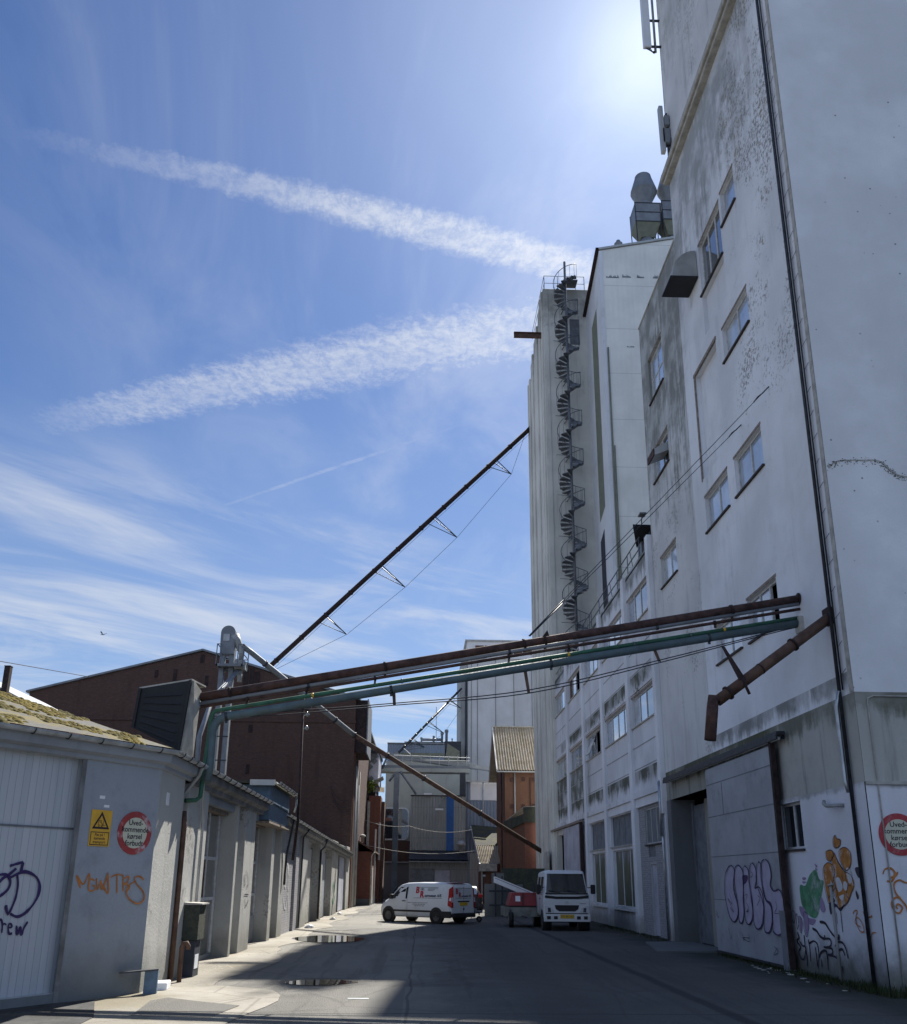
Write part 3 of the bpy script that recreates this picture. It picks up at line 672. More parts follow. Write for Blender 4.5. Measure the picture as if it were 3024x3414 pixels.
# antennas
t = thing('antenna', 'long white panel antenna at the top edge of the photo beside the tower', 'antenna', (7.4, 24.6, 31))
q0, q1 = at(1283, -60, 1, 24.4), at(1290, 92, 1, 24.4)
def bar(mb, a, b, wx_, wy_, taper=1.):
    a, b = Vector(a), Vector(b)
    mb.prism([a + Vector((-wx_, -wy_, 0)), a + Vector((wx_, -wy_, 0)), a + Vector((wx_, wy_, 0)), a + Vector((-wx_, wy_, 0))], b - a); return mb
xA = at(1290, 60, 1, 24.4).x; zb = at(1292, 96, 1, 24.4).z
bar(MB(), (xA, 24.4, zb), (xA, 24.4, zb + 3.4), .14, .07).build('panel', 'white_smooth', t, bevel=.02)
MB().tube((xA + .30, 24.45, zb - .12), (xA + .30, 24.45, zb + 3.4), .045, 10).build('mast', 'metal_grey', t)
mb = MB()
for k in (0.1, 1.3, 2.5): mb.box(xA + .1, 8.05, 24.42, 24.48, zb + k, zb + k + .06)
mb.build('arm', 'dark_metal', t)
mb = MB()
for k in range(5): mb.path(smooth_pts([(xA - .06 + .04 * k, 24.4, zb + .02), (xA + .02 + .04 * k, 24.36, zb - .12 - .03 * k), (xA + .25, 24.42, zb - .1 - .02 * k), (xA + .28, 24.42, zb + .3)], 5), .012, 5)
mb.build('cable', 'cord', t)
t = thing('antenna', 'slim dark panel antenna with grey radio boxes at the end of the tower cornice', 'antenna', (7.4, 24.9, 26))
xB = at(1322, 262, 1, 24.2).x; zb = at(1325, 305, 1, 24.2).z; zt = at(1319, 215, 1, 24.2).z
bar(MB(), (xB, 24.2, zb), (xB - .02, 24.2, zt), .07, .1).build('panel', 'metal_pale', t, bevel=.015)
MB().tube((xB + .2, 24.25, zb - .3), (xB + .2, 24.25, zt - .2), .035, 8).build('mast', 'dark_metal', t)
MB().box(7.74, 8.0, 24.1, 24.35, 25.55, 26.15).build('radio_box', 'metal_grey', t, bevel=.01)
MB().box(7.82, 8.0, 24.1, 24.35, 26.3, 26.7).build('radio_box', 'metal_grey', t, bevel=.01)
mb = MB(); mb.box(xB + .1, 8.1, 24.2, 24.25, zb + .3, zb + .36); mb.box(xB + .05, xB + .3, 24.2, 24.25, zt - .45, zt - .4)
for k in range(3): mb.path(smooth_pts([(xB + .25 + .08 * k, 24.1, zb + .55), (xB + .2 + .05 * k, 24.06, zb + .1), (xB + .15, 24.15, zb - .25)], 5), .012, 5)
mb.build('arm', 'dark_metal', t)
# ------------------------------------------------------------------ concrete frame building
fb = thing('frame_building', 'white concrete frame factory wing with pillars, window rows and algae stained ledges', 'building', (8, 42, 0))
PIL = [(34.15, 34.6), (39.3, 39.75), (44.05, 44.55), (49.05, 49.6), (54.1, 54.6)]
BAY = [(29.95, 34.15), (34.6, 39.3), (39.75, 44.05), (44.55, 49.05), (49.6, 54.1)]
for a, b in PIL: MB().box(7.93, 8.35, a, b, 0, 13.5).build('pillar', 'pillar_render', fb, bevel=.015)
MB().box(7.82, 8.2, 29.62, 29.95, 3.9, 13.6).build('pillar', 'pillar_render', fb, bevel=.015)
MB().box(7.9, 8.2, 29.62, 29.95, 0, 3.9).build('pillar', 'pillar_render', fb, bevel=.015)
mb = MB(); mb.tube((7.84, 29.8, .05), (7.84, 29.8, 5.0), .045, 10); mb.tube((7.80, 29.75, 3.2), (7.80, 29.75, 4.95), .055, 10); mb.build('downpipe', 'galvanised', fb)
XW = 8.06
def baywall(a, b, z0, z1, hs=(), mat='frame_render', x=XW, dep=.14):
    H_ = [(b - h[1], b - h[0], h[2] - z0, h[3] - z0) for h in hs]
    MB().panel((x, b, z0), (0, -1, 0), (0, 0, 1), b - a, z1 - z0, H_, dep).build('wall', mat, fb)
for i, (a, b) in enumerate(BAY):
    hs = [(a + .12, b - .05, 7.38, 8.5), (a + .12, b - .05, 11.22, 12.42)]
    baywall(a, b, 4.93, 13.5, hs)
    for j, h in enumerate(hs):
        pn = [random.choice(['pane_blind', 'pane_blind', 'pane_pale', 'pane_grey']) if (j or i < 2) else random.choice(['pane_grey', 'pane_grey', 'pane_dark', 'pane_blind']) for _ in range(4)]
        if i == 2 and j == 0: pn = ['pane_grey', None, 'pane_grey', 'pane_grey']
        if i == 3 and j == 1: pn = ['pane_dark', None, 'pane_dark', 'rust_brown']
        o = window(fb, XW, *h, 4, pn, sill='concrete_pale', lintel='lintel_wood', deep=.10, t=.05)
        if i == 2 and j == 0:
            MB().prism([(XW + .09, b - 2.2, 8.4), (XW - .26, b - 2.2, 7.5), (XW - .24, b - 2.2, 7.48), (XW + .11, b - 2.2, 8.38)], (0, 1., 0)).build('pane', 'pane_grey', o)
    mb = MB()
    for z_ in (5.77, 6.58, 9.35, 10.2): mb.box(XW - .012, XW + .002, a + .002, b - .002, z_, z_ + .035)
    mb.build('panel_joint', 'far_grey', fb)
    MB().box(XW - .05, XW + .02, a + .002, b - .002, 8.62, 8.74).build('ledge', 'frame_render', fb)
    MB().box(XW - .10, XW + .15, a + .002, b - .002, 4.72, 4.925).build('ledge', 'frame_render', fb)
    if i < 3: MB().box(XW - .03, XW + .2, a + .002, b - .002, 4.40, 4.715).build('beam', 'pillar_render', fb)
# bay 0: brick infill, door and small panes
a, b = BAY[0]
baywall(a, b, 0, 4.4, [(31.9, 32.8, 0, 2.44), (30.2, 33.2, 3.05, 4.3), (31.95, 32.9, 2.62, 3.0)], 'brick_grey', x=8.12)
o = window(fb, 8.12, 30.2, 33.2, 3.05, 4.3, 4, 'board_grey', lintel=None, fr='metal_pale', deep=.06)
MB().box(8.16, 8.2, 31.9, 32.9, 2.62, 3.0).build('panel_board', 'board_grey', fb)
mb = MB(); mb.box(8.13, 8.22, 31.9, 31.97, 0, 2.44); mb.box(8.13, 8.22, 32.73, 32.8, 0, 2.44); mb.box(8.13, 8.22, 31.97, 32.73, 2.37, 2.44); df = mb.build('door_frame', 'metal_pale', fb)
mb = MB(); mb.box(8.18, 8.21, 31.97, 32.73, .02, 2.37); mb.build('door', 'white_leaf', df)
# bays 1, 2: shop windows
for i in (1, 2):
    a, b = BAY[i]
    baywall(a, b, 0, 4.4, [(a + .1, b - .1, 3.16, 4.36), (a + .25, b - .35, .82, 3.0)], 'frame_render', x=8.10, dep=.2)
    window(fb, 8.10, a + .1, b - .1, 3.16, 4.36, 4, 'board_grey', lintel=None, fr='metal_grey', deep=.12, sill='concrete_pale')
    window(fb, 8.10, a + .25, b - .35, .82, 3.0, 3, 'pane_algae', lintel=None, fr='white_smooth', deep=.12, sill=None, t=.04)
    MB().prism([(7.98, a + .15, .70), (8.22, a + .15, .86), (8.22, a + .15, .70)], (0, b - a - .3, 0)).build('sill', 'concrete_pale', fb)
# bays 3, 4: sliding door and dark opening
MB().panel((8.06, 49.05, 0), (0, -1, 0), (0, 0, 1), 4.5, 4.7).build('wall', 'frame_render', fb)
MB().panel((8.06, 54.1, 0), (0, -1, 0), (0, 0, 1), 4.5, 4.7, [(.05, 3.9, 0, 4.3)], .3).build('wall', 'frame_render', fb)
MB().box(7.84, 7.9, 45.5, 50.7, .1, 4.5).build('sliding_door', 'white_leaf', fb)
MB().box(7.80, 7.92, 45.1, 45.42, .05, 4.6).build('door_post', 'rust_dark', fb)
mb = MB(); mb.box(7.76, 7.95, 45.0, 55.2, 4.55, 4.66); mb.build('door_rail', 'lintel_wood', fb)
MB().box(7.95, 8.1, 54.15, 54.25, 0, 4.4).build('door_post', 'lintel_wood', fb)
mb = MB(); mb.box(8.45, 20, 29.62, 53.95, 0.01, 13.3); mb.build('inner_body', 'interior', fb)
MB().box(8.06, 8.46, 29.9, 53.98, 13.32, 13.4).build('roof_edge', 'concrete_pale', fb)
mb = MB(); mb.quad((8.06, 29.95, 13.5), (8.06, 54.1, 13.5), (8.46, 54.1, 13.5), (8.46, 29.95, 13.5)); mb.build('parapet_top', 'concrete_pale', fb)
MB().box(8.2, 8.5, 54.0, 54.02, 0, 4.6).build('end_wall', 'interior', fb)
# railing
mb = MB()
for z_ in (13.95, 14.4): mb.tube((8.15, 31.9, z_), (8.15, 54, z_), .022, 6)
yy = 32.0
while yy < 54: mb.tube((8.15, yy, 13.45), (8.15, yy, 14.4), .02, 6); yy += 2.0
for yy in (33.5, 37.5): mb.tube((8.15, yy, 14.4), (8.3, yy + .05, 13.4), .016, 5)
mb.build('railing', 'stair_metal', fb)
t = thing('roof_hut', 'dark open roof hut with an overhanging black canopy on the frame building roof', 'roof hut', (8.5, 31, 13.5))
MB().box(8.35, 8.42, 32.4, 33.0, 13.4, 14.42).build('wall', 'metal_grey', t)
MB().box(8.42, 10.5, 31.3, 32.98, 13.41, 14.42).build('wall', 'dark_cladding', t)
MB().box(8.38, 8.42, 31.6, 32.2, 13.4, 14.2).build('door', 'board_grey', t)
MB().prism([(7.72, 31.05, 14.46), (10.6, 31.05, 14.46), (10.6, 33.2, 14.46), (8.35, 33.2, 14.46)], (0, 0, .10)).build('roof', 'black', t)
t = thing('roof_lamp', 'small floodlight on a bent arm above the frame building roof hut', 'lamp', (8, 30.3, 15))
MB().path([(8.3, 32.0, 14.5), (8.2, 31.6, 14.95), (8.15, 31.3, 15.0)], .02, 6).build('arm', 'dark_metal', t)
MB().box(8.0, 8.25, 31.0, 31.35, 14.98, 15.04).build('lamp_head', 'metal_grey', t)
# ------------------------------------------------------------------ silo
sl = thing('silo_building', 'very tall narrow grey concrete silo with the spiral staircase on its face', 'building', (9.4, 58, 0))
for (a, b, zt_, xx) in ((54.0, 57.0, 41.8, 7.92), (57.0, 59.6, 40.9, 7.92), (59.6, 61.5, 40.2, 7.92), (61.5, 62.6, 39.2, 7.92)):
    MB().box(xx, 17, a + .001, b, 0, zt_).build('wall', 'silo_render', sl, bevel=.05)
mb = MB()
for (yy, zt_) in ((54.25, 41.7), (55.1, 41.7), (57.05, 40.8), (59.65, 40.1), (61.55, 39.1), (62.4, 39.1)): mb.box(7.80, 7.93, yy, yy + .35, 0, zt_)
mb.each('pilaster', 'silo_render', sl, bevel=.03)
mb = MB(); mb.box(7.92, 8.25, 53.93, 54.0, 0, 41.7); mb.build('pilaster', 'silo_render', sl)
dr = MB().box(9.75, 10.42, 53.96, 54.0, 37.3, 39.3).build('door', 'board_grey', sl)
for (x0, x1, z0) in ((9.75, 10.42, 29.9), (9.75, 10.42, 21.3)): pass
mb = MB()
for z_ in (42.3, 42.9): mb.tube((8.05, 54.1, z_), (10.9, 54.1, z_), .02, 6); mb.tube((8.05, 54.1, z_), (8.05, 61, z_ - 0), .02, 6)
for x_ in (8.05, 9.0, 10.9): mb.tube((x_, 54.1, 41.75), (x_, 54.1, 42.9), .025, 6)
mb.tube((10.0, 54.1, 42.9), (10.3, 54.1, 41.8), .02, 6)
mb.build('railing', 'stair_metal', sl)
t = thing('beam', 'rusty steel beam stub jutting out of the silo wall over the street', 'beam', (7, 54.4, 38))
x0_ = at(1026, 669, 1, 54.4).x; zz_ = at(1050, 669, 1, 54.4).z
mb = MB(); mb.box(x0_, 8.0, 54.3, 54.5, zz_ - .2, zz_ - .15); mb.box(x0_, 8.0, 54.3, 54.5, zz_ + .15, zz_ + .2); mb.box(x0_, 8.0, 54.38, 54.42, zz_ - .15, zz_ + .15); mb.build('web', 'rust_brown', t)
# spiral stair
ss_ = thing('spiral_staircase', 'dark steel spiral staircase winding up the front of the tall silo', 'staircase', (9.36, 53.05, 13))
CX, CY, RS = 9.36, 53.05, .80
z0, z1 = 13.4, 41.9
MB().tube((CX, CY, z0 - .3), (CX, CY, 43.3), .085, 12).build('pole', 'stair_metal', ss_)
TPT = 13; PITCH = 2.84; A0 = math.radians(-20)
ntr = int((z1 - z0) / (PITCH / TPT))
def tread(mb, k, lod):
    z = z1 - k * PITCH / TPT; a = A0 - 2 * math.pi * k / TPT
    a0, a1 = a - math.pi / TPT * 1.12, a + math.pi / TPT * 1.12
    pts = [(CX + .07 * math.cos(a), CY + .07 * math.sin(a), z)] + [(CX + RS * math.cos(b_), CY + RS * math.sin(b_), z) for b_ in (a0, a, a1)]
    mb.prism(pts, (0, 0, -.035))
    mb.box(0, 0, 0, 0, 0, 0) if 0 else None
    e = Vector((math.cos(a0), math.sin(a0), 0))
    mb.prism([Vector((CX, CY, z)) + e * .08, Vector((CX, CY, z)) + e * RS, Vector((CX, CY, z - .10)) + e * RS, Vector((CX, CY, z - .14)) + e * .08], (e.y * .02, -e.x * .02, 0))
for k in range(ntr):
    if ntr - k <= 100:
        mb = MB(); tread(mb, k, 0); mb.build('tread', 'stair_metal', ss_)
mb = MB()
for k in range(ntr - 100): tread(mb, k, 0)
o = mb.build('tread', 'stair_metal', ss_); o['kind'] = 'stuff'
nturn = int((z1 - z0) / PITCH) + 1
for n_ in range(nturn):
    hr = MB(); pts = []
    for j in range(TPT * 2 + 1):
        k = n_ * TPT + j / 2
        if k > ntr: break
        z = z1 - k * PITCH / TPT; a = A0 - 2 * math.pi * k / TPT
        p_ = Vector((CX + (RS + .02) * math.cos(a), CY + (RS + .02) * math.sin(a), z + 1.0)); pts.append(p_)
        if j % 2 == 0:
            hr.tube(p_, p_ - Vector((0, 0, 1.04)), .013, 4)
            if (k % 4) == 0 or 1:
                a2 = a - math.pi / TPT * .66
    if len(pts) > 1:
        hr.path(pts, .024, 6); hr.build('railing', 'stair_metal', ss_)
mb = MB()
for n_ in range(nturn):
    z = z1 - n_ * PITCH - 2.2
    mb.tube((CX - .95, CY - .1, z), (CX, CY, z), .02, 5); mb.tube((CX, CY, z), (CX - .2, 54.0, z), .03, 6)
mb.each('wall_stay', 'stair_metal', ss_)
mb = MB(); mb.box(CX - .1, CX + .9, CY + .05, 54.0, 41.86, 41.92); mb.build('landing', 'stair_metal', ss_)
# ------------------------------------------------------------------ corrugated head building
cb = thing('corrugated_building', 'pale corrugated clad tower with long dark louvre strips between silo and tower', 'building', (13, 51, 13))
ZA, ZB = 41.05, 39.5        # roof at front / back of the street side
MB().prism([(10.92, 49.0, 0), (10.92, 54.3, 0), (10.92, 54.3, ZB), (10.92, 49.0, ZA)], (.05, 0, 0)).build('side_wall', 'white_smooth', cb)
zr = ZA + (20 - 10.92) * (42.1 - 41.04) / 4.95
MB().prism([(10.93, 49.0, 0), (20, 49.0, 0), (20, 49.0, zr), (10.93, 49.0, ZA)], (0, -.05, 0)).build('front_wall', 'white_cladding', cb)
MB().prism([(10.99, 49.02, 0), (20, 49.02, 0), (20, 49.02, zr - .05), (10.99, 49.02, ZA - .05)], (0, 4.9, 0)).build('inner_body', 'interior', cb)
MB().prism([(10.75, 48.85, ZA + .0), (20.1, 48.85, zr + .05), (20.1, 48.85, zr + .2), (10.75, 48.85, ZA + .14)], (0, .2, 0)).build('verge', 'metal_pale', cb)
MB().prism([(10.7, 48.85, ZA - .02), (10.7, 54.4, ZB - .08), (10.7, 54.4, ZB + .1), (10.7, 48.85, ZA + .16)], (.2, 0, 0)).build('eave', 'rust_dark', cb)
mb = MB(); mb.quad((10.7, 48.85, ZA + .12), (20.1, 48.85, zr + .15), (20.1, 54.4, zr - 1.4), (10.7, 54.4, ZB + .06)); mb.build('roof', 'metal_grey', cb)
MB().prism([(10.915, 50.5, 23.7), (10.915, 50.5, 37.75), (10.915, 52.1, 37.35), (10.915, 52.1, 23.3)], (-.012, 0, 0)).build('louvre', 'olive_cladding', cb)
MB().prism([(10.915, 51.0, 13.4), (10.915, 51.0, 22.4), (10.915, 52.2, 22.0), (10.915, 52.2, 13.4)], (-.012, 0, 0)).build('louvre', 'dark_cladding', cb)
MB().box(10.9, 11.12, 48.90, 48.955, 13.3, 41.0).build('corner_flashing', 'white_smooth', cb)
mb = MB(); mb.tube((11.2, 48.87, 13.3), (11.2, 48.87, 33.8), .05, 8); mb.tube((11.32, 48.87, 13.3), (11.32, 48.87, 27), .035, 8); mb.build('downpipe', 'olive_cladding', cb)
mb = MB()
for (xa, n_, z_) in ((11.3, 9, 39.0), (12.35, 6, 39.05), (13.3, 5, 39.05), (14.35, 5, 39.05), (12.4, 5, 33.9)):
    for j in range(n_):
        h_ = random.uniform(.05, .26) * (.35 if z_ < 35 else 1); mb.prism([(xa + j * .09, 48.93, z_), (xa + j * .09 + .13, 48.93, z_), (xa + j * .09 + .05, 48.93, z_ + h_)], (0, .02, 0))
mb.each('torn_sheet', 'metal_grey', cb)
# roof extractor stacks
def stack(x, y, zb, k, label, big=True):
    t = thing('extractor_stack', label, 'roof vent', (x, y, zb), group='extractor stacks on the corrugated building')
    U = .01159 * k; V = .0141 * k
    Z = lambda px: zb + (1420 - px) * V
    MB().lathe((x, y, 0), [(60 * U, Z(1226)), (38 * U, Z(1208)), (38 * U, Z(1196)), (77 * U, Z(1130)), (77 * U, Z(1125)), (50 * U, Z(1050)), (47 * U, Z(1036)), (36 * U, Z(1030))], 18, False).build('cowl', 'metal_grey', t)
    MB().box(x - 74 * U, x + 74 * U, y - 60 * U, y + 60 * U, Z(1330), Z(1228)).build('housing', 'metal_grey', t, bevel=.02)
    mb = MB(); q = [(x - 74 * U, y - 60 * U), (x + 74 * U, y - 60 * U), (x + 74 * U, y + 60 * U), (x - 74 * U, y + 60 * U)]
    mb.add([(a, b, Z(1332)) for a, b in q] + [(x + (a - x) * .5, y + (b - y) * .5, Z(1400)) for a, b in q], [(0, 1, 5, 4), (1, 2, 6, 5), (2, 3, 7, 6), (3, 0, 4, 7), (4, 5, 6, 7)]); mb.build('funnel', 'olive_cladding', t)
    MB().tube((x, y, Z(1405)), (x, y, zb - .3), 38 * U, 18).build('neck', 'metal_grey', t)
    mb = MB()
    for a, b in q: mb.tube((a, b, Z(1228)), (a + (x - a) * .08, b, zb - .3), .035, 5)
    for z_ in (1228, 1280, 1332): mb.box(x - 77 * U, x + 77 * U, y - 62 * U, y - 60 * U, Z(z_) - .03, Z(z_) + .03)
    mb.build('leg', 'dark_metal', t)
    return t
zs = lambda x: ZA + (x - 10.92) * .2145
q = at(1292, 488, 1, 50.0)
stack(q.x, 50.0, q.z + .05, 1.0, 'left of the two big grey extractor stacks on the corrugated roof')
q2 = at(1342, 484, 1, 50.0)
stack(q2.x + .12, 50.0, q2.z + .05, 1.0, 'right big extractor stack half hidden behind the tower')
q = at(1235, 494, 1, 50.0)
t = thing('roof_cowl', 'small dark cowl on the corrugated roof left of the big stacks', 'roof vent', (q.x, 50, q.z))
MB().lathe((q.x, 50, q.z - .2), [(.16, 0), (.16, .25), (.26, .3), (.28, .48), (.15, .62), (.14, .72)], 14).build('cowl', 'metal_grey', t)
# ------------------------------------------------------------------ left building: corner shed
AZ = math.radians(33); UF = Vector((math.sin(AZ), math.cos(AZ), 0)); C0 = Vector((-4.5, 15.9, 0)); NF = Vector((math.cos(AZ), -math.sin(AZ), 0))
def fr(u, z, d=0.): return C0 - UF * u + NF * d + Vector((0, 0, z))       # u metres left of the corner along the front
cs = thing('corner_shed', 'low grey rendered corner shed with a white plank gate and moss covered roof', 'building', (-5.5, 16.5, 0))
LW = 9.0
MB().panel(fr(LW, 0), UF, (0, 0, 1), LW, 3.72, [(LW - 6.5, LW - 1.52, 0.14, 3.62)], .16).build('wall', 'grey_render', cs)
# street side, from the corner along +Y to 17.55
MB().panel((-4.5, 15.9, 0), (0, 1, 0), (0, 0, 1), 1.65, 3.72).build('wall', 'worn_render', cs)
mb = MB(); mb.prism([fr(0, 0.01, -.36), fr(LW, 0.01, -.36), fr(LW, 0.01, -4), (-12, 23.4, .01), (-5.6, 23.4, .01), (-5.6, 17.5, .01), (-4.9, 17.5, .01), (-4.9, 16.2, .01)], (0, 0, 3.6)); mb.build('inner_body', 'interior', cs)
mb = MB(); mb.prism([fr(6.5, .15, -.13), fr(1.52, .15, -.13), fr(1.52, 3.62, -.13), fr(6.5, 3.62, -.13)], -NF * .05); gate = mb.build('gate', 'plank_door', cs)
mb = MB(); mb.prism([fr(6.5, 2.50, -.118), fr(1.52, 2.50, -.118), fr(1.52, 2.53, -.118), fr(6.5, 2.53, -.118)], NF * .004); mb.build('gate_joint', 'board_grey', gate)
mb = MB(); mb.prism([fr(6.5, .10, -.05), fr(1.50, .10, -.05), fr(1.50, .15, -.05), fr(6.5, .15, -.05)], -NF * .1); mb.build('threshold', 'metal_pale', cs)
mb = MB(); mb.prism([fr(3.95, 1.35, -.116), fr(3.85, 1.35, -.116), fr(3.85, 1.6, -.116), fr(3.95, 1.6, -.116)], NF * .03); mb.build('latch', 'dark_metal', gate)
MB().prism([fr(1.52, 0, 0.0), fr(1.60, 0, 0.0), fr(1.60, 3.62, 0.0), fr(1.52, 3.62, 0.0)], NF * .015).build('door_jamb', 'soffit', cs)
# cornice mouldings and fascia
def run(mb, pts, prof):
    """sweep a profile (out, up) along plan points, mitred"""
    P = [Vector((p[0], p[1], 0)) for p in pts]; n = len(P); rings = []
    for i in range(n):
        d0 = (P[i] - P[max(i - 1, 0)]) if i else (P[1] - P[0]); d1 = (P[min(i + 1, n - 1)] - P[i]) if i < n - 1 else (P[-1] - P[-2])
        d0.normalize(); d1.normalize(); n0 = Vector((d0.y, -d0.x, 0)); n1 = Vector((d1.y, -d1.x, 0))
        m_ = (n0 + n1).normalized(); k = 1 / max(.3, m_.dot(n0)); zb = pts[i][2]
        rings.append([P[i] + m_ * k * o_ + Vector((0, 0, zb + u_)) for o_, u_ in prof])
    b = len(mb.v); L = len(prof)
    for r in rings: mb.v += r
    for i in range(n - 1):
        for j in range(L):
            mb.f.append([b + i * L + j, b + i * L + (j + 1) % L, b + (i + 1) * L + (j + 1) % L, b + (i + 1) * L + j]); mb.s.append(False)
    mb.f.append([b + j for j in range(L)][::-1]); mb.s.append(False); mb.f.append([b + (n - 1) * L + j for j in range(L)]); mb.s.append(False)
    return mb
f_ = fr(LW, 0)
line1 = [(f_.x, f_.y, 0), (C0.x, C0.y, 0), (-4.5, 17.9, 0)]
run(MB(), line1, [(0, 3.58), (.05, 3.60), (.05, 3.66), (.16, 3.70), (.18, 3.84), (0, 3.86)]).build('cornice', 'grey_render', cs)
def gutter(mb, pts, out=.25, z=3.90, r=.07, thick=.012):
    prof = [(out + r * math.cos(a), z + r * math.sin(a)) for a in [math.pi * (1 + i / 8) for i in range(9)]]
    prof += [(out + (r - thick) * math.cos(a), z + (r - thick) * math.sin(a)) for a in [math.pi * (2 - i / 8) for i in range(9)]]
    return run(mb, pts, prof)
gutter(MB(), line1).build('gutter', 'gutter', cs)
def straps(a, b, n, out=.25, z=3.9, r=.078):
    mb = MB(); a, b = Vector(a), Vector(b); d = (b - a).normalized(); nn = Vector((d.y, -d.x, 0))
    for i in range(n):
        p = a.lerp(b, (i + .5) / n); c_ = p + nn * out + Vector((0, 0, z))
        mb.path([c_ + nn * (r * math.cos(t_)) + Vector((0, 0, r * math.sin(t_))) for t_ in [math.pi * (1 + k / 7) for k in range(8)]], .012, 4)
    return mb
straps(fr(LW, 0), fr(0, 0), 15).each('gutter_strap', 'dark_metal', cs)
straps((-4.5, 15.9, 0), (-4.5, 17.9, 0), 4).each('gutter_strap', 'dark_metal', cs)
# roof: front slope and street slope meet on a hip
SL = .325
eo = .22; E0 = Vector((C0.x + eo * .9, C0.y - .15, 3.93))
hd = Vector((math.sin(math.radians(286.5)), math.cos(math.radians(286.5)), 0))
T_ = 5.2
hipe = E0 + hd * T_ + Vector((0, 0, SL * .959 * T_))
fe = E0 - UF * 10
def roofgrid(mb, a, b, c, d, nx, ny, amp=.012):
    base = len(mb.v); a, b, c, d = map(Vector, (a, b, c, d))
    for j in range(ny + 1):
        for i in range(nx + 1):
            p = a.lerp(b, i / nx).lerp(d.lerp(c, i / nx), j / ny); mb.v.append(p + Vector((0, 0, amp * mnoise.noise(p * 1.7))))
    for j in range(ny):
        for i in range(nx):
            k = base + j * (nx + 1) + i; mb.f.append([k, k + 1, k + nx + 2, k + nx + 1]); mb.s.append(False)
    return mb
backn = Vector((-math.cos(AZ), math.sin(AZ), 0))
fu = fe + backn * (T_ * .959) + Vector((0, 0, SL * .959 * T_))
rf = MB(); roofgrid(rf, fe, E0, hipe, fu, 30, 12); 
E1 = Vector((E0.x, 24.0, 3.93)); su = Vector((E0.x - T_ * .959, 24.0, 3.93 + SL * .959 * T_))
roofgrid(rf, E0, E1, su, hipe, 20, 12); rf.build('roof', 'fibre_roof_mossy', cs)
# thick cushions of moss on the front slope
rnd = random.Random(4); mb = MB()
cnt = 0
while cnt < 9000:
    tt = rnd.uniform(0, 1); u_ = rnd.uniform(0, 7.5)
    p = E0 - UF * u_ + backn * (tt * 5.0); 
    dh = (p - E0).dot(Vector((hd.y, -hd.x, 0)))
    z = 3.93 + SL * 5.0 * tt
    w_ = mnoise.noise(Vector((p.x * .9, p.y * .9, 2))) + .5 * min(1.3, tt * 5 / 2.0) - .38 + .5 * mnoise.noise(Vector((p.x * 3, p.y * 3, 7)))
    if tt * 5.0 * .96 > .05 + u_ * 3.1: continue
    cnt += 1
    if w_ < 0: continue
    r = rnd.uniform(.018, .062); h_ = r * rnd.uniform(.3, .6); n_ = 7; a0 = rnd.uniform(0, 6)
    ring = [(p.x + r * rnd.uniform(.75, 1.2) * math.cos(a0 + k * 6.283 / n_) * 1.3, p.y + r * rnd.uniform(.75, 1.2) * math.sin(a0 + k * 6.283 / n_), z - .01) for k in range(n_)]
    ring = [(a, b, c_ + SL * ((Vector((a, b, 0)) - Vector((p.x, p.y, 0))).dot(backn))) for a, b, c_ in ring]
    ring2 = [(p.x + (a - p.x) * .62, p.y + (b - p.y) * .62, z + (c_ - z) * .62 + h_) for a, b, c_ in ring]
    mb.add(ring + ring2 + [(p.x, p.y, z + h_ * 1.2)], [(k, (k + 1) % n_, n_ + (k + 1) % n_, n_ + k) for k in range(n_)] + [(n_ + k, n_ + (k + 1) % n_, 2 * n_) for k in range(n_)], True)
o = mb.build('moss', 'moss_gold', cs); o['kind'] = 'stuff'
MB().box(-4.5, -4.485, 16.35, 16.52, 3.02, 3.24).build('junction_box', 'lamp_white', cs, bevel=.004)
mb = MB(); mb.prism([fr(1.20, 3.0, .002), fr(1.10, 3.0, .002), fr(1.10, 3.05, .002), fr(1.20, 3.05, .002)], NF * .004); mb.prism([fr(1.10, 2.87, .002), fr(1.0, 2.87, .002), fr(1.0, 2.91, .002), fr(1.10, 2.91, .002)], NF * .004); mb.each('sticker', 'lamp_white', cs)
# ------------------------------------------------------------------ long row of sheds
sr = thing('shed_row', 'long low grey shed row with pilasters, tall windows and doors along the street', 'building', (-5, 38, 0))
XR = -4.93      # recessed plane
# (y0, y1, x of face, material, top)
def pier(y0, y1, x, mat, zt_=3.72, nm='pier'): return MB().box(XR - .4, x, y0, y1, 0, zt_).build(nm, mat, sr, bevel=.01)
pier(17.95, 19.65, -4.5, 'worn_render')
pier(22.95, 23.2, -4.52, 'worn_render'); pier(24.0, 25.45, -4.5, 'worn_render')
pier(28.55, 29.1, -4.52, 'worn_render'); pier(30.3, 31.3, -4.5, 'worn_render')
pier(23.2, 24.0, -4.78, 'worn_render'); pier(29.1, 30.3, -4.76, 'worn_render')
pier(31.3, 33.9, -4.58, 'brick_grey'); pier(34.1, 35.0, -4.5, 'brick_grey'); pier(36.0, 37.7, -4.5, 'worn_render')
pier(35.0, 36.0, -5.0, 'grey_render'); pier(37.7, 40.6, -4.72, 'worn_render')
pier(40.6, 41.9, -5.0, 'grey_render'); pier(42.0, 43.5, -4.5, 'worn_render'); pier(43.5, 46.7, -4.72, 'worn_render')
pier(46.7, 47.9, -5.0, 'grey_render'); pier(48.0, 51.3, -4.5, 'worn_render'); pier(51.3, 53.2, -5.1, 'grey_render'); pier(53.2, 57.4, -4.66, 'worn_render'); pier(57.4, 59.8, -4.5, 'worn_render')
mb = MB(); mb.box(-12, XR - .42, 17.7, 59.7, 0, 3.6); mb.build('inner_body', 'interior', sr)
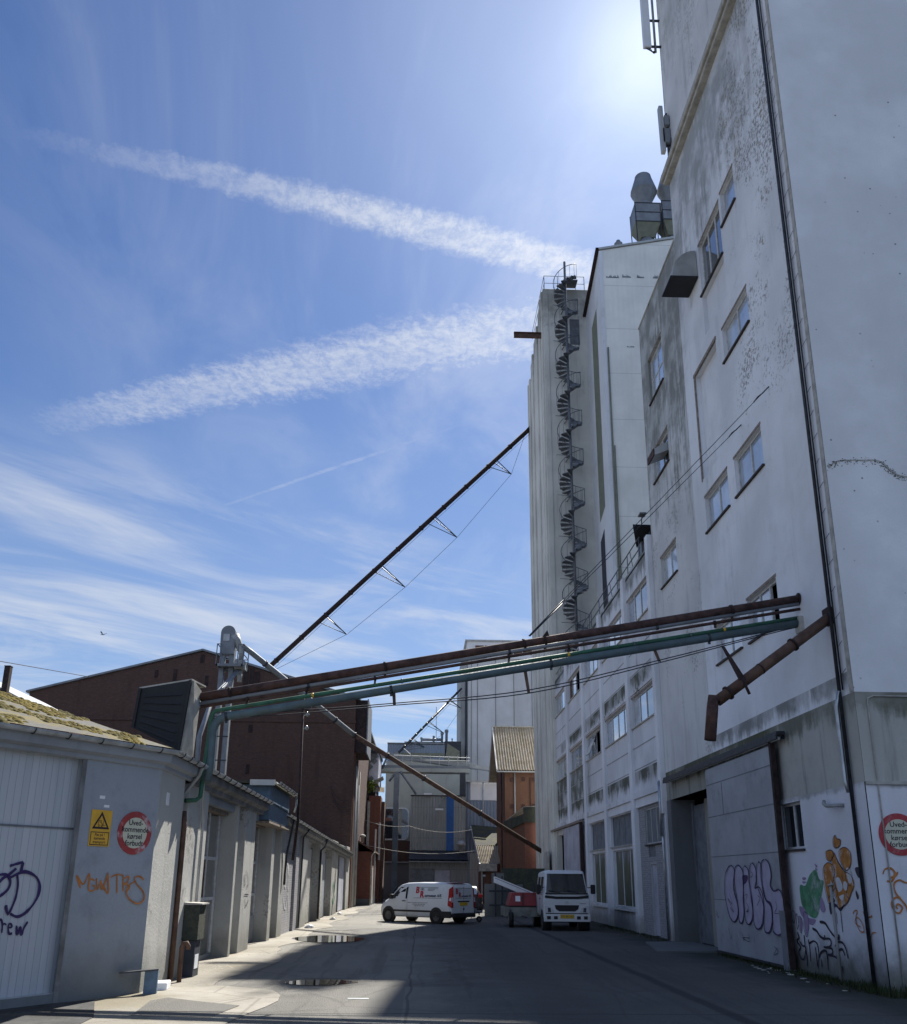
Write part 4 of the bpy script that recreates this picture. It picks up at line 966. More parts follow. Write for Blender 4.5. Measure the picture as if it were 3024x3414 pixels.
# lintels over the two window bays and continuous eaves beam
for a, b in ((19.65, 22.9), (25.45, 28.5)):
    MB().box(XR - .4, -4.6, a, b, 3.35, 3.72).build('lintel', 'grey_render', sr)
    MB().box(XR - .4, -4.75, a, b, 3.26, 3.35).build('lintel', 'lintel_wood', sr)
    MB().box(XR - .3, XR + .02, a, b, 0, .12 if a < 20 else .75).build('parapet', 'grey_render', sr)
    w0 = .12 if a < 20 else .75
    f = MB(); xf = XR - .02
    f.box(xf - .04, xf + .04, a + .02, a + .09, w0, 3.26); f.box(xf - .04, xf + .04, b - .09, b - .02, w0, 3.26)
    for k in (.33, .66): f.box(xf - .03, xf + .03, a + (b - a) * k - .025, a + (b - a) * k + .025, w0, 3.26)
    for k in (1.3, 2.2): f.box(xf - .035, xf + .035, a + .09, b - .09, k, k + .07)
    wo_ = f.build('window', 'wood_white', sr)
    for k in range(3):
        for (za, zb_) in ((w0, 1.3), (1.37, 2.2), (2.27, 3.26)): MB().box(xf - .01, xf + .005, a + (b - a) * k / 3 + .05, a + (b - a) * (k + 1) / 3 - .05, za, zb_).build('pane', 'rust_brown' if (k == 1 and za == 1.37 and a < 20) else 'pane_dark', wo_)
# doors
for (a, b, x, mt) in ((38.7, 40.4, -4.70, 'worn_render'), (44.2, 46.4, -4.70, 'grey_render'), (53.5, 57.1, -4.64, 'white_leaf')):
    MB().box(x - .03, x + .02, a, b, .05, 3.0).build('door', mt, sr)
    mb = MB(); mb.box(x - .02, x + .045, a - .07, a, 0, 3.07); mb.box(x - .02, x + .045, b, b + .07, 0, 3.07); mb.build('door_frame', 'board_grey', sr)
MB().box(-4.6, -4.56, 31.5, 33.8, 2.6, 2.66).build('lintel', 'board_grey', sr)
# eaves
line2 = [(-4.5, 17.95, 0), (-4.5, 26.3, -.03)]
line3 = [(-4.5, 29.9, -.12), (-4.5, 59.8, -.55)]
for ln in (line2, line3):
    run(MB(), ln, [(-.3, 3.55), (.05, 3.55), (.06, 3.64), (.18, 3.70), (.19, 3.83), (-.3, 3.85)]).build('soffit', 'soffit', sr)
    gutter(MB(), ln).build('gutter', 'gutter', sr)
straps((-4.5, 18.0, 0), (-4.5, 26.2, -.03), 13).each('gutter_strap', 'dark_metal', sr)
straps((-4.5, 30, -.12), (-4.5, 59.7, -.55), 34, r=.076).each('gutter_strap', 'dark_metal', sr)
rf = MB(); roofgrid(rf, (-4.28, 24.0, 3.93), (-4.28, 30.0, 3.83), (-9.3, 30.0, 5.45), (-9.3, 24.0, 5.55), 10, 8); roofgrid(rf, (-4.28, 30.0, 3.83), (-4.28, 59.9, 3.40), (-9.3, 59.9, 4.9), (-9.3, 30.0, 5.45), 40, 8); rf.build('roof', 'fibre_roof_mossy', sr)
MB().prism([(-4.3, 26.4, 3.3), (-5.4, 26.4, 3.3), (-5.4, 30.4, 3.3), (-4.3, 30.4, 3.3)], (0, 0, .06)).build('canopy_soffit', 'lintel_wood', sr)
dm = MB(); dm.box(-5.6, -4.32, 26.45, 30.3, 3.38, 4.38); dm.build('dormer', 'blue_board', sr, bevel=.01)
MB().prism([(-4.2, 26.3, 4.38), (-7.2, 26.3, 4.46), (-7.2, 26.3, 4.54), (-4.2, 26.3, 4.46)], (0, 4.3, 0)).build('dormer_roof', 'felt_shade_roof', sr)
MB().box(-7.0, -5.6, 26.5, 30.3, 3.9, 4.38).build('dormer', 'dark_cladding', sr)
MB().box(-4.9, -4.19, 26.24, 26.3, 4.34, 4.50).build('dormer_trim', 'metal_pale', sr)
gutter(MB(), [(-4.35, 26.3, .55), (-4.35, 30.6, .55)]).build('gutter', 'gutter', sr); straps((-4.35, 26.4, .55), (-4.35, 30.5, .55), 7).each('gutter_strap', 'dark_metal', sr)
MB().path([(-4.13, 30.5, 4.36), (-4.13, 30.6, 4.1), (-4.2, 30.7, 3.9)], .035, 8).build('downpipe', 'gutter', sr)
# downpipes on the sheds
def pipe(parent, pts, r, mat, nm='downpipe', n=10): return MB().path(pts, r, n).build(nm, mat, parent)
pipe(sr, [(-4.25, 18.1, 3.8), (-4.30, 18.15, 3.62), (-4.42, 18.75, 3.2), (-4.44, 19.0, 2.9), (-4.44, 19.0, .05)], .03, 'metal_pale')
pipe(sr, [(-4.25, 31.2, 3.72), (-4.3, 31.15, 3.4), (-4.42, 31.0, 2.5), (-4.44, 31.0, 1.6)], .035, 'dark_metal')
pipe(sr, [(-4.25, 42.8, 3.55), (-4.3, 42.3, 3.2), (-4.45, 41.95, 3.0), (-4.45, 41.95, .1)], .045, 'dark_metal')
pipe(sr, [(-4.25, 35.6, 3.6), (-4.45, 35.5, 3.3), (-4.47, 35.5, .1)], .03, 'dark_metal')
pipe(cs, [(-4.46, 17.62, 0), (-4.46, 17.62, 2.75), (-4.5, 17.66, 3.0)], .05, 'rust_brown')
pipe(cs, [(-4.24, 17.7, 3.85), (-4.3, 17.8, 3.7), (-4.6, 17.85, 3.3), (-4.6, 17.85, 2.6)], .035, 'duct_grey')
mb = MB(); mb.prism([(-4.72, 17.6, 0), (-4.72, 17.95, 0), (-4.72, 17.95, 3.7), (-4.72, 17.6, 3.7)], (-.1, 0, 0)); mb.build('wall', 'board_grey', cs)
# rubbish along the foot of the sheds
rb = MB(); rnd = random.Random(12)
for i in range(420):
    yy = rnd.choice([rnd.uniform(18, 58), rnd.gauss(20.5, .6), rnd.gauss(24, 1.2)]); xx = -4.35 + abs(rnd.gauss(0, .28)); r = rnd.uniform(.006, .028)
    a = rnd.uniform(0, 3); q = [(xx + r * rnd.uniform(.7, 1.3) * math.cos(a + k * 1.257), yy + r * rnd.uniform(.7, 1.3) * math.sin(a + k * 1.257), .006) for k in range(5)]
    rb.prism(q, (0, 0, r * rnd.uniform(.15, .35)))
tag(rb.build('rubble', 'concrete_pale'), 'loose crumbs of concrete and plaster along the foot of the left sheds', 'rubble', kind='stuff')
# ------------------------------------------------------------------ dark brick gable building
bb = thing('brick_warehouse', 'big dark red brick warehouse with a low gable behind the left sheds', 'building', (-15, 60, 0))
GP = [(-26.2, 0), (-4.5, 0), (-4.5, 13.35), (-15.0, 16.5), (-26.2, 13.55)]
MB().prism([(x, 60, z) for x, z in GP], (0, 24, 0)).build('wall', 'brick_dark', bb)
mb = MB(); mb.prism([(-26.4, 59.85, 13.5), (-15.0, 59.85, 16.55), (-4.2, 59.85, 13.30), (-4.2, 59.85, 13.47), (-15.0, 59.85, 16.68), (-26.4, 59.85, 13.63)], (0, 24.3, 0)); mb.build('roof', 'metal_grey', bb)
MB().box(-26.1, -4.45, 59.93, 60, 11.75, 11.95).build('ledge', 'brick_dark', bb)
mb = MB()
for (u, v, w_, h_) in ((676, 0, 0, 0),): pass
for (px, py_, w_, h_) in ((349, 1349, .22, .9), (312, 1345, .2, .5), (560, 1270, 0, 0)): 
    if w_: q = at(px, py_, 1, 59.97); mb.box(q.x - w_ / 2, q.x + w_ / 2, 59.95, 59.99, q.z - h_ / 2, q.z + h_ / 2)
for (zx, zy, w_, h_) in ((190, 500, .25, .6), (225, 690, .2, .7), (600, 1095, .25, .5), (575, 1440, .22, .6), (560, 665, .3, 1.6), (610, 675, .3, 1.5), (655, 690, .3, 1.3)):
    q = at((600 + .3915 * zx) * .5989, (2000 + .3915 * zy) * .5989, 1, 59.97); mb.box(q.x - w_ / 2, q.x + w_ / 2, 59.95, 59.99, q.z - h_ / 2, q.z + h_ / 2)
mb.each('blocked_opening', 'brick_dark' if 0 else 'rust_dark', bb)
MB().box(-4.5, -4.44, 60.3, 60.8, .2, 13.2).build('buttress', 'brick_orange', bb)
MB().box(-4.5, -4.40, 62.5, 63.2, .2, 9.0).build('buttress', 'brick_orange', bb)
MB().box(-4.5, -3.72, 60.2, 64.5, 9.85, 13.35).build('hoist_housing', 'rust_dark', bb)
MB().box(-3.74, -3.66, 60.15, 64.55, 9.8, 13.42).build('housing_trim', 'board_grey', bb)
mb = MB()
for yy, zt_ in ((60.9, 9), (61.3, 9), (62.0, 10), (63.5, 8), (64.3, 9)): mb.tube((-4.36, yy, .1), (-4.36, yy, zt_), .05, 6)
mb.each('downpipe', 'duct_grey', bb)
mb = MB()
for zx0, zy0, zx1, zy1, sag in ((1280, 1590, 1450, 1695, .45), (1290, 1640, 1450, 1745, .5), (1300, 1700, 1450, 1785, .4)):
    a = at((600 + .3915 * zx0) * .5989, (2000 + .3915 * zy0) * .5989, 1, 59.8); b = at((600 + .3915 * zx1) * .5989, (2000 + .3915 * zy1) * .5989, 1, 59.8)
    mb.path([a.lerp(b, k / 8) - Vector((0, 0, sag * 4 * (k / 8) * (1 - k / 8))) for k in range(9)], .02, 5)
mb.each('cable', 'cord', bb)
t = thing('old_shed', 'dark gable shed with a thin white verge behind the mossy roof', 'building', (-20, 40, 0))
a, b = at(-160, 1285, 1, 40), at(140, 1445, 1, 40)
MB().prism([(a.x, 40, 0), (b.x, 40, 0), (b.x, 40, b.z - .1), (a.x, 40, a.z - .1)], (0, 14, 0)).build('wall', 'brick_dark', t)
MB().prism([(a.x, 39.8, a.z - .1), (b.x, 39.8, b.z - .1), (b.x, 39.8, b.z - .02), (a.x, 39.8, a.z - .02)], (0, 14.4, 0)).build('roof', 'metal_grey', t)
q, q2 = at(15, 1330, 1, 38), at(9, 1395, 1, 38)
t = thing('chimney_post', 'rusty square chimney pipe standing up at the far left edge', 'chimney', (q.x, 38, 0)); MB().prism([(q.x - .12, 38, 5), (q.x + .12, 38, 5), (q.x + .12, 38.24, 5), (q.x - .12, 38.24, 5)], (0, 0, q.z - 5)).build('pipe', 'rust_dark', t)
MB().box(q.x - .13, q.x + .13, 37.98, 38.26, q.z, q.z + .03).build('cap', 'rust_dark', t)
t = thing('sky_cable', 'thin overhead wire running down to the brick warehouse roof at the upper left', 'cable', (-18, 50, 14))
MB().tube(at(-30, 1315, 1, 40), at(176, 1351, 1, 59.8), .02, 5).build('wire', 'cord', t)
# ------------------------------------------------------------------ black louvred box where the pipes end
t = thing('intake_box', 'black louvred box on the corner shed roof where the bridge pipes end', 'air intake', (-5, 17.6, 4.3))
pl = [at(263, 1452, 1, 17.6), at(278, 1375, 1, 17.6), at(383, 1358, 1, 17.6), at(358, 1500, 1, 17.6)]
MB().prism(pl, (0.0, .06, 0)).build('louvre_panel', 'black', t)
mb = MB()
for k in range(6):
    f = (k + .8) / 7; a = pl[0].lerp(pl[1], f); b = pl[3].lerp(pl[2], f); a, b = a.lerp(b, .13), a.lerp(b, .86)
    mb.prism([a, b, b + Vector((0, -.02, -.05)), a + Vector((0, -.02, -.05))], (0, .01, .01))
mb.prism([pl[0], pl[1], pl[1].lerp(pl[2], .05), pl[0].lerp(pl[3], .05)], (0, -.04, 0)); mb.prism([pl[3], pl[2], pl[2].lerp(pl[1], .05), pl[3].lerp(pl[0], .05)], (0, -.04, 0))
mb.build('louvre_blade', 'black', t)
bk = [p + Vector((.12, .7, 0)) for p in pl]
MB().add([pl[1], pl[2], bk[2], bk[1]], [(0, 1, 2, 3)]).prism([pl[1], pl[2], bk[2], bk[1]], (0, 0, .03)).build('top', 'concrete_pale', t)
sx = pl[2] + Vector((.04, .03, 0)); sb = pl[3] + Vector((.04, .03, 0))
MB().prism([sb, sx, sx + Vector((.05, .45, -.12)), sb + Vector((.10, .5, -.1))], (-.35, .1, 0)).build('side_panel', 'concrete_pale', t)
c_ = at(398, 1390, 1, 18.05)
MB().lathe((0, 0, 0), [(.0, 0)], 3) if 0 else None
MB().tube(c_ + Vector((-.28, 0, -.12)), c_ + Vector((-.02, 0, -.04)), .26, 18, r2=.20).build('collar', 'metal_pale', t)
# ------------------------------------------------------------------ pipe bridge
def seg(parent, a, b, r, mat, nm='pipe'): return MB().tube(a, b, r, 16).build(nm, mat, parent)
Y0 = 18.1
def brpipe(name, label, L, R_, r, mat, pre=(), cat='pipe', group=None):
    a = at(L[0], L[1], 1, Y0); b = at(R_[0], R_[1], 1, Y0); b = a + (b - a) * ((7.99 - a.x) / (b.x - a.x))
    t = thing(name, label, cat, tuple(a), group=group)
    MB().path([*pre, a, b], r, 16).build('pipe', mat, t); return t, a, b
G_ = 'pipes bridging the street'
def clamps(t, a, b, fs, r, mat, w=.05, drop=0.):
    mb = MB()
    for f in fs:
        q = a.lerp(b, f); d = (b - a).normalized(); mb.tube(q, q + d * w, r, 14)
        if drop: mb.box(q.x, q.x + w, q.y - .02, q.y + .02, q.z - r - drop, q.z - r + .02)
    mb.each('clamp', mat, t)
tb, a, b = brpipe('bridge_pipe', 'thickest rusty red pipe, topmost of the bundle over the street', (400, 1392), (1587, 1197), .088, 'rust', group=G_)
clamps(tb, a, b, (.045, .295, .525, .56, .88), .112, 'rust_dark', .05, .07)
MB().prism([a.lerp(b, .56) + Vector((-.05, -.05, .05)), a.lerp(b, .56) + Vector((.13, -.05, .05)), a.lerp(b, .56) + Vector((.07, -.05, .22))], (0, .1, 0)).build('lug', 'rust_dark', tb)
MB().tube(b + Vector((-.02, 0, 0)), b + Vector((.0, 0, 0)), .13, 16).build('wall_flange', 'rust_dark', tb)
big_a, big_b = a, b
tg, a, b = brpipe('bridge_pipe', 'thin grey pipe hanging directly under the thick rusty pipe', (400, 1405), (1586, 1207), .042, 'metal_grey', group=G_); clamps(tg, a, b, (.17, .5, .75), .056, 'dark_metal')
tr_, a, b = brpipe('bridge_pipe', 'slim dark rusty pipe between the grey pipe and the green pipe', (397, 1412), (1585, 1218), .033, 'rust', group=G_); clamps(tr_, a, b, (.075, .17, .28, .50, .6, .85), .055, 'rust_dark', .04, .05)
Lg = at(430, 1419, 1, Y0)
tg2, a, b = brpipe('bridge_pipe', 'bright green pipe that bends down the shed corner at its left end', (440, 1417.5), (1611, 1231), .042, 'pipe_green', pre=[Vector((-4.52, 17.75, 3.21)), Vector((-4.36, 17.9, 3.23)), Vector((-4.30, 18.0, 3.30)), at(421, 1440, 1, Y0), at(424, 1425, 1, Y0), at(430, 1419.5, 1, Y0)], group=G_); clamps(tg2, a, b, (.3, .7, .8), .05, 'pipe_blue', .04)
mb = MB()
for f in (.15, .585, .86): q = a.lerp(b, f); mb.tube(q, q + (b - a).normalized() * .05, .0435, 12)
mb.each('marker_band', 'sign_yellow', tg2)
tb2, a, b = brpipe('bridge_pipe', 'thick blue grey pipe, lowest of the bundle over the street', (450, 1431), (1600, 1243.5), .084, 'pipe_blue', group=G_, pre=[at(418, 1548, 1, Y0) + Vector((-.02, -.1, -.15)), at(420, 1520, 1, Y0), at(424, 1460, 1, Y0), at(430, 1445, 1, Y0), at(438, 1436, 1, Y0)])
clamps(tb2, a, b, (.0, .275, .55, .83), .09, 'dark_metal', .05, .04)
MB().box(7.9, 8.0, Y0 - .12, Y0 + .12, b.z - .22, b.z + .12).build('wall_plate', 'concrete_pale', tb2)
for (ht, hb) in (((786, 1378), (787.6, 1407)), ((1048, 1336), (1056, 1384)), ((1307, 1297), (1317, 1321))):
    p, q = at(*ht, 1, Y0), at(*hb, 1, Y0); MB().prism([p + Vector((-.035, 0, 0)), p + Vector((.035, 0, 0)), q + Vector((.03, 0, 0)), q + Vector((-.03, 0, 0))], (0, .012, 0)).build('hanger', 'rust_brown', tb2)
def cable(name, label, pts, y, r=.011, cat='cable', group=None, mat='cord'):
    P = [at(px, py, 1, y) for px, py in pts]; t = thing(name, label, cat, tuple(P[0]), group=group)
    MB().path(smooth_pts(P, 6), r, 6).build('wire', mat, t); return t
cable('overhead_cable', 'upper of two thin black cables sagging below the pipes', [(424, 1430), (560, 1421), (787, 1404), (1054, 1378), (1317, 1318), (1562, 1256), (1640, 1238)], Y0)
cable('overhead_cable', 'lower of two thin black cables sagging below the pipes', [(424, 1434), (560, 1427), (787, 1408), (1056, 1384), (1317, 1323), (1562, 1259), (1640, 1244)], Y0)
# stay wires from the big pipe up to the tower
for k, (e, lab, yy) in enumerate((((1535, 772), 'upper of two thin stay wires rising from the pipe bundle to the tower wall', 0), ((1480, 848), 'lower of two thin stay wires rising from the pipe bundle to the tower wall', 1))):
    p = at(*e, 0, 8.0); q = at(1056 + 2 * k, 1270, 1, Y0); t = thing('stay_wire', lab, 'wire', tuple(q), group='stay wires of the pipe bridge')
    MB().tube(q, p, .008, 5).build('wire', 'cord', t)
    MB().tube(q, q.lerp(p, .13), .013, 6).build('turnbuckle', 'dark_metal', t)
    MB().path([q.lerp(p, .93 + .0), q.lerp(p, .95) + Vector((0, .02, .03)), q.lerp(p, .97), p], .016, 5).build('turnbuckle', 'dark_metal', t)
# ------------------------------------------------------------------ black pole with insulators
t = thing('insulator_pole', 'thin black rusted pole with glass insulators rising from the shed eaves', 'pole', (-4.1, 29.7, 0))
p, q = at(606, 1394, 1, 29.7), at(595, 1640, 1, 29.7)
MB().path([q + Vector((-.1, .0, -1.2)), q, p], .045, 8).build('pole', 'rust_dark', t)
mb = MB()
for k, zc in enumerate((.55, 1.0)): mb.lathe(p + Vector((.16, 0, -zc)), [(.02, -.06), (.07, -.03), (.07, .02), (.04, .05), (.02, .09)], 10)
mb.each('insulator', 'glass_insulator', t)
mb = MB(); mb.box(p.x - .12, p.x + .28, 29.66, 29.72, p.z - .35, p.z - .05); mb.tube(p + Vector((0, 0, -.58)), p + Vector((.16, 0, -.6)), .02, 5); mb.tube(p + Vector((0, 0, -1.03)), p + Vector((.16, 0, -1.05)), .02, 5); mb.build('bracket', 'dark_metal', t)
# ------------------------------------------------------------------ bucket elevator
el = thing('bucket_elevator', 'grey twin leg bucket elevator with domed head and railed platform before the brick gable', 'elevator', (-11, 50, 0))
XE = [(at(434, 1400, 1, 50).x + .15), (at(463, 1400, 1, 50).x)]
hx0, hx1 = at(442, 1290, 1, 50).x, at(471, 1290, 1, 50).x; zt_ = at(456, 1252, 1, 50).z; zb_ = at(450, 1308, 1, 50).z
cx_ = (hx0 + hx1) / 2; rr = (hx1 - hx0) / 2
for s_ in (-1, 1): MB().box(cx_ + s_ * (rr - .14) - .13, cx_ + s_ * (rr - .14) + .13, 49.8, 50.2, 3, zb_ + .1).build('leg', 'metal_grey', el)
zc = zt_ - rr
pts = [(cx_ + rr * math.cos(math.pi * i / 12), 49.65, zc + rr * math.sin(math.pi * i / 12)) for i in range(13)] + [(cx_ - rr, 49.65, zc - .35), (cx_ - rr * .95, 49.65, zb_), (cx_ + rr * .95, 49.65, zb_), (cx_ + rr, 49.65, zc - .35)]
MB().prism(pts, (0, .7, 0)).build('head', 'metal_grey', el)
MB().box(cx_ - .25, cx_ + .1, 49.6, 49.66, zc - .5, zc - .1).build('hatch', 'metal_pale', el)
mb = MB()
for z_ in [13.1 - 1.3 * k for k in range(8)]: mb.box(cx_ - rr - .02, cx_ + rr + .02, 49.77, 49.79, z_, z_ + .06)
mb.each('joint_band', 'dark_metal', el)
pz = at(450, 1329, 1, 49.6).z; pxl, pxr = at(434, 1329, 1, 49.6).x, at(487, 1329, 1, 49.6).x
mb = MB(); mb.box(pxl, pxr, 49.2, 49.28, pz - .1, pz + .04); mb.box(pxl, pxr, 50.6, 50.68, pz - .1, pz + .04); mb.box(pxl, pxl + .08, 49.2, 50.68, pz - .1, pz + .04); mb.box(pxr - .08, pxr, 49.2, 50.68, pz - .1, pz + .04); mb.box(pxl, pxr, 49.28, 50.6, pz - .04, pz); mb.build('platform', 'metal_grey', el)
mb = MB()
for z_ in (.6, 1.15):
    for (p, q) in (((pxl, 49.2), (pxl, 50.68)), ((pxr, 49.2), (pxr, 50.68)), ((pxl, 50.68), (pxr, 50.68)), ((pxl, 49.2), (pxl + .25, 49.2)), ((pxr - .3, 49.2), (pxr, 49.2))): mb.tube((p[0], p[1], pz + z_), (q[0], q[1], pz + z_), .028, 5)
for (x_, y_) in ((pxl, 49.2), (pxl, 50.68), (pxr, 49.2), (pxr, 50.68), (pxl + .25, 49.2), (pxr - .3, 49.2)): mb.tube((x_, y_, pz), (x_, y_, pz + 1.15), .03, 5)
mb.build('railing', 'stair_metal', el)
o0 = at(474, 1282, 1, 49.9); o1 = at(483, 1303, 1, 49.9); v0 = at(480, 1325, 1, 49.9)
MB().path([o0 + Vector((-.2, 0, .35)), o0, o1, v0 + Vector((0, 0, .15))], .17, 10, rs=[.3, .24, .16, .15]).build('outlet', 'duct_grey', el)
MB().box(v0.x - .28, v0.x + .28, 49.6, 50.2, v0.z - .35, v0.z + .15).build('valve_box', 'duct_grey', el, bevel=.03)
d0, d1 = at(479, 1340, 1, 49.9), at(478, 1362, 1, 49.9); MB().tube(d0, d1, .14, 10).build('outlet', 'duct_grey', el)
d0, d1 = at(474, 1340, 1, 49.6), at(425, 1393, 1, 46.5); d2 = at(398, 1470, 1, 44)
MB().path([d0, d1, d2, d2 + Vector((0, 0, -3))], .12, 12).build('chute', 'metal_grey', el)
# long tubes
t = thing('conveyor_tube', 'long brownish tube slanting down from the bucket elevator to the silo foot', 'conveyor tube', (-10, 50, 13))
p0, p1, p2, p3 = at(484, 1290, 1, 49.9), at(502, 1303, 1, 50.4), at(706, 1467, 1, 56), at(1082, 1700, 0, 7.85)
MB().path([p0, p1, p1.lerp(p2, .5), p2], .16, 14).build('tube', 'metal_grey', t); MB().path([p2, p3], .145, 14).build('tube', 'rust_brown', t)
mb = MB()
for A__, B__, fs in ((p1, p2, (.12, .8)), (p2, p3, (.0, .17, .36, .66))):
    for f in fs: q = A__.lerp(B__, f); mb.tube(q, q + (B__ - A__).normalized() * .1, .2, 14)
mb.each('flange', 'dark_metal', t)
def trussed(name, label, a, b, r, fr_, depth, mat='rust_dark', yoff=0.):
    t = thing(name, label, 'conveyor tube', tuple(a)); MB().tube(a, b, r, 12).build('tube', mat, t)
    d = (b - a); n = d.normalized(); dn = Vector((n.z, 0, -n.x)).normalized()
    if dn.z > 0: dn = -dn
    st = MB(); pts = [a.lerp(b, .02)]
    for f in fr_:
        q = a.lerp(b, f); k = 4 * f * (1 - f); e = q + dn * (depth * (.35 + .65 * k)) + n * .1
        for s_ in (-1, 1): st.tube(q + n * .5 * s_ * .0 + Vector((0, s_ * .35, 0)) - n * .0, e, .035, 5)
        st.tube(q - n * .7, e, .03, 5)
        pts.append(e)
    pts.append(a.lerp(b, .98)); st.each('truss_strut', 'dark_metal', t)
    MB().path(pts, .014, 5).build('truss_cable', 'cord', t); MB().tube(a + dn * .3, b + dn * .3, .012, 5).build('truss_cable', 'cord', t)
    mb = MB()
    for k in range(1, 12): q = a.lerp(b, k / 12); mb.tube(q, q + n * .12, r * 1.22, 12)
    mb.each('flange', mat, t)
    return t
a, b = at(545, 1325, 1, 62.3), at(1060, 854, 1, 62.3); a = a + (a - b) * .08
b = a + (b - a) * ((7.95 - a.x) / (b.x - a.x))
trussed('conveyor_tube', 'very long dark truss braced tube climbing across the sky to the tall silo', a, b, .17, (.25, .44, .63, .86), 2.5)
# ------------------------------------------------------------------ far buildings at the end of the street
def C4(x, y): return (706.7 + .23445 * x, 1257.7 + .23445 * y)
def fbox(par, nm, mat, y, d, x0, y0_, x1, y1_, ground=False, bev=0):
    p = at(*C4(x0, y0_), 1, y); q = at(*C4(x1, y1_), 1, y); return MB().box(min(p.x, q.x), max(p.x, q.x), y, y + d, 0 if ground else min(p.z, q.z), max(p.z, q.z)).build(nm, mat, par, bevel=bev)
t = thing('far_silo', 'broad pale concrete tower far down the street behind the orange brick house', 'building', (8, 100, 0))
p = at(921, 1300, 1, 100); q = at(933, 1281, 1, 100); x1_ = 14.5
MB().box(q.x + .1, x1_, 100, 112, 0, q.z - 2.0).build('wall', 'far_cladding', t)
MB().box(p.x, q.x + .09, 100.2, 112, 0, q.z - 2.2).build('wall', 'far_grey', t)
MB().box(q.x, x1_, 99.8, 112, q.z - 2.0, q.z).build('attic', 'white_smooth', t)
MB().box(q.x + .9, x1_ - .6, 99.74, 99.8, q.z - 1.5, q.z - .5).build('window_band', 'rust_brown', t)
mb = MB()
for k in range(9): mb.box(q.x + .8 + k * 1.1, q.x + .9 + k * 1.1, 99.7, 99.74, q.z - 1.6, q.z - .4)
mb.each('window_post', 'white_smooth', t)
MB().box(q.x - .25, x1_, 99.6, 112.2, q.z, q.z + .15).build('roof', 'metal_pale', t)
mb = MB()
for cx4 in (1000, 1052, 1208, 1365, 1520): xq = at(*C4(cx4, 800), 1, 99.96).x; mb.box(xq - .03, xq + .03, 99.93, 99.99, 0, q.z - 2.2)
mb.each('cladding_joint', 'metal_grey', t)
xq = at(*C4(955, 800), 1, 99.9).x; MB().tube((xq, 99.9, 0), (xq, 99.9, 24), .1, 6).build('downpipe', 'dark_metal', t)
t = thing('grain_plant', 'blue grey plant building with an olive stripe and roof vents at the street end', 'building', (0, 92, 0))
fbox(t, 'wall', 'bluegrey_cladding', 92, 10, 287, 972, 772, 1130); fbox(t, 'stripe', 'olive_cladding', 91.94, .06, 365, 1045, 765, 1084)
fbox(t, 'wall', 'far_green', 91.5, 8, 275, 1118, 1000, 1990, True)
p, q = at(*C4(772, 965), 1, 92), at(*C4(900, 1140), 1, 92); MB().prism([(p.x, 92.02, q.z), (q.x, 92.02, q.z), (q.x, 92.02, q.z + (p.z - q.z) * .62), (p.x + .3, 92.02, p.z)], (0, 9, 0)).build('wall', 'olive_cladding', t)
fbox(t, 'parapet', 'metal_grey', 91.9, 10, 285, 958, 772, 973); fbox(t, 'penthouse', 'metal_grey', 99, 4, 430, 950, 905, 975)
fbox(t, 'wall', 'dark_cladding', 96, 4, 772, 948, 912, 1150)
for (x_, w_, z0_, z1_) in ((750, 13, 940, 872), (788, 15, 948, 850), (836, 6, 950, 925), (680, 10, 948, 902), (575, 10, 940, 915)):
    p, q = at(*C4(x_, z0_), 1, 98), at(*C4(x_, z1_), 1, 98); r = w_ * .23445 * .0544
    MB().lathe((p.x, 98, 0), [(r * .75, p.z - 1.), (r * .75, q.z - r * 1.8), (r * 1.15, q.z - r * 1.3), (r, q.z)], 10).build('roof_vent', 'metal_grey', t)
p, q = at(*C4(570, 935), 1, 98), at(*C4(740, 935), 1, 98); MB().tube(p, q, .16, 8).build('roof_duct', 'metal_grey', t)
p, q = at(*C4(700, 960), 1, 97), at(*C4(702, 655), 1, 97); MB().tube(p, q, .035, 5).build('mast', 'metal_pale', t)
# round-cornered stair window left
p, q = at(*C4(235, 1512), 1, 91.3), at(*C4(465, 1790), 1, 91.3)
def rrect(x0, x1, z0, z1, r, y, n=5):
    out = []
    for cxx, czz, a0 in ((x1 - r, z1 - r, 0), (x0 + r, z1 - r, 90), (x0 + r, z0 + r, 180), (x1 - r, z0 + r, 270)):
        for k in range(n + 1): a = math.radians(a0 + 90 * k / n); out.append(Vector((cxx + r * math.cos(a), y, czz + r * math.sin(a))))
    return out
wf = MB().prism(rrect(p.x, q.x, q.z, p.z, .5, 91.3), (0, .15, 0)).build('window', 'white_smooth', t)
MB().prism(rrect(p.x + .12, q.x - .12, q.z + .12, p.z - .12, .4, 91.28), (0, .02, 0)).build('pane', 'pane_dark', wf)
fbox(t, 'base_wall', 'brick_dark', 91.2, .28, 225, 1795, 475, 1975); fbox(t, 'base_wall', 'dark_concrete', 90.9, .5, 205, 1985, 475, 2350, True)
fbox(t, 'ledge', 'metal_pale', 90.7, .5, 215, 1972, 470, 1982)
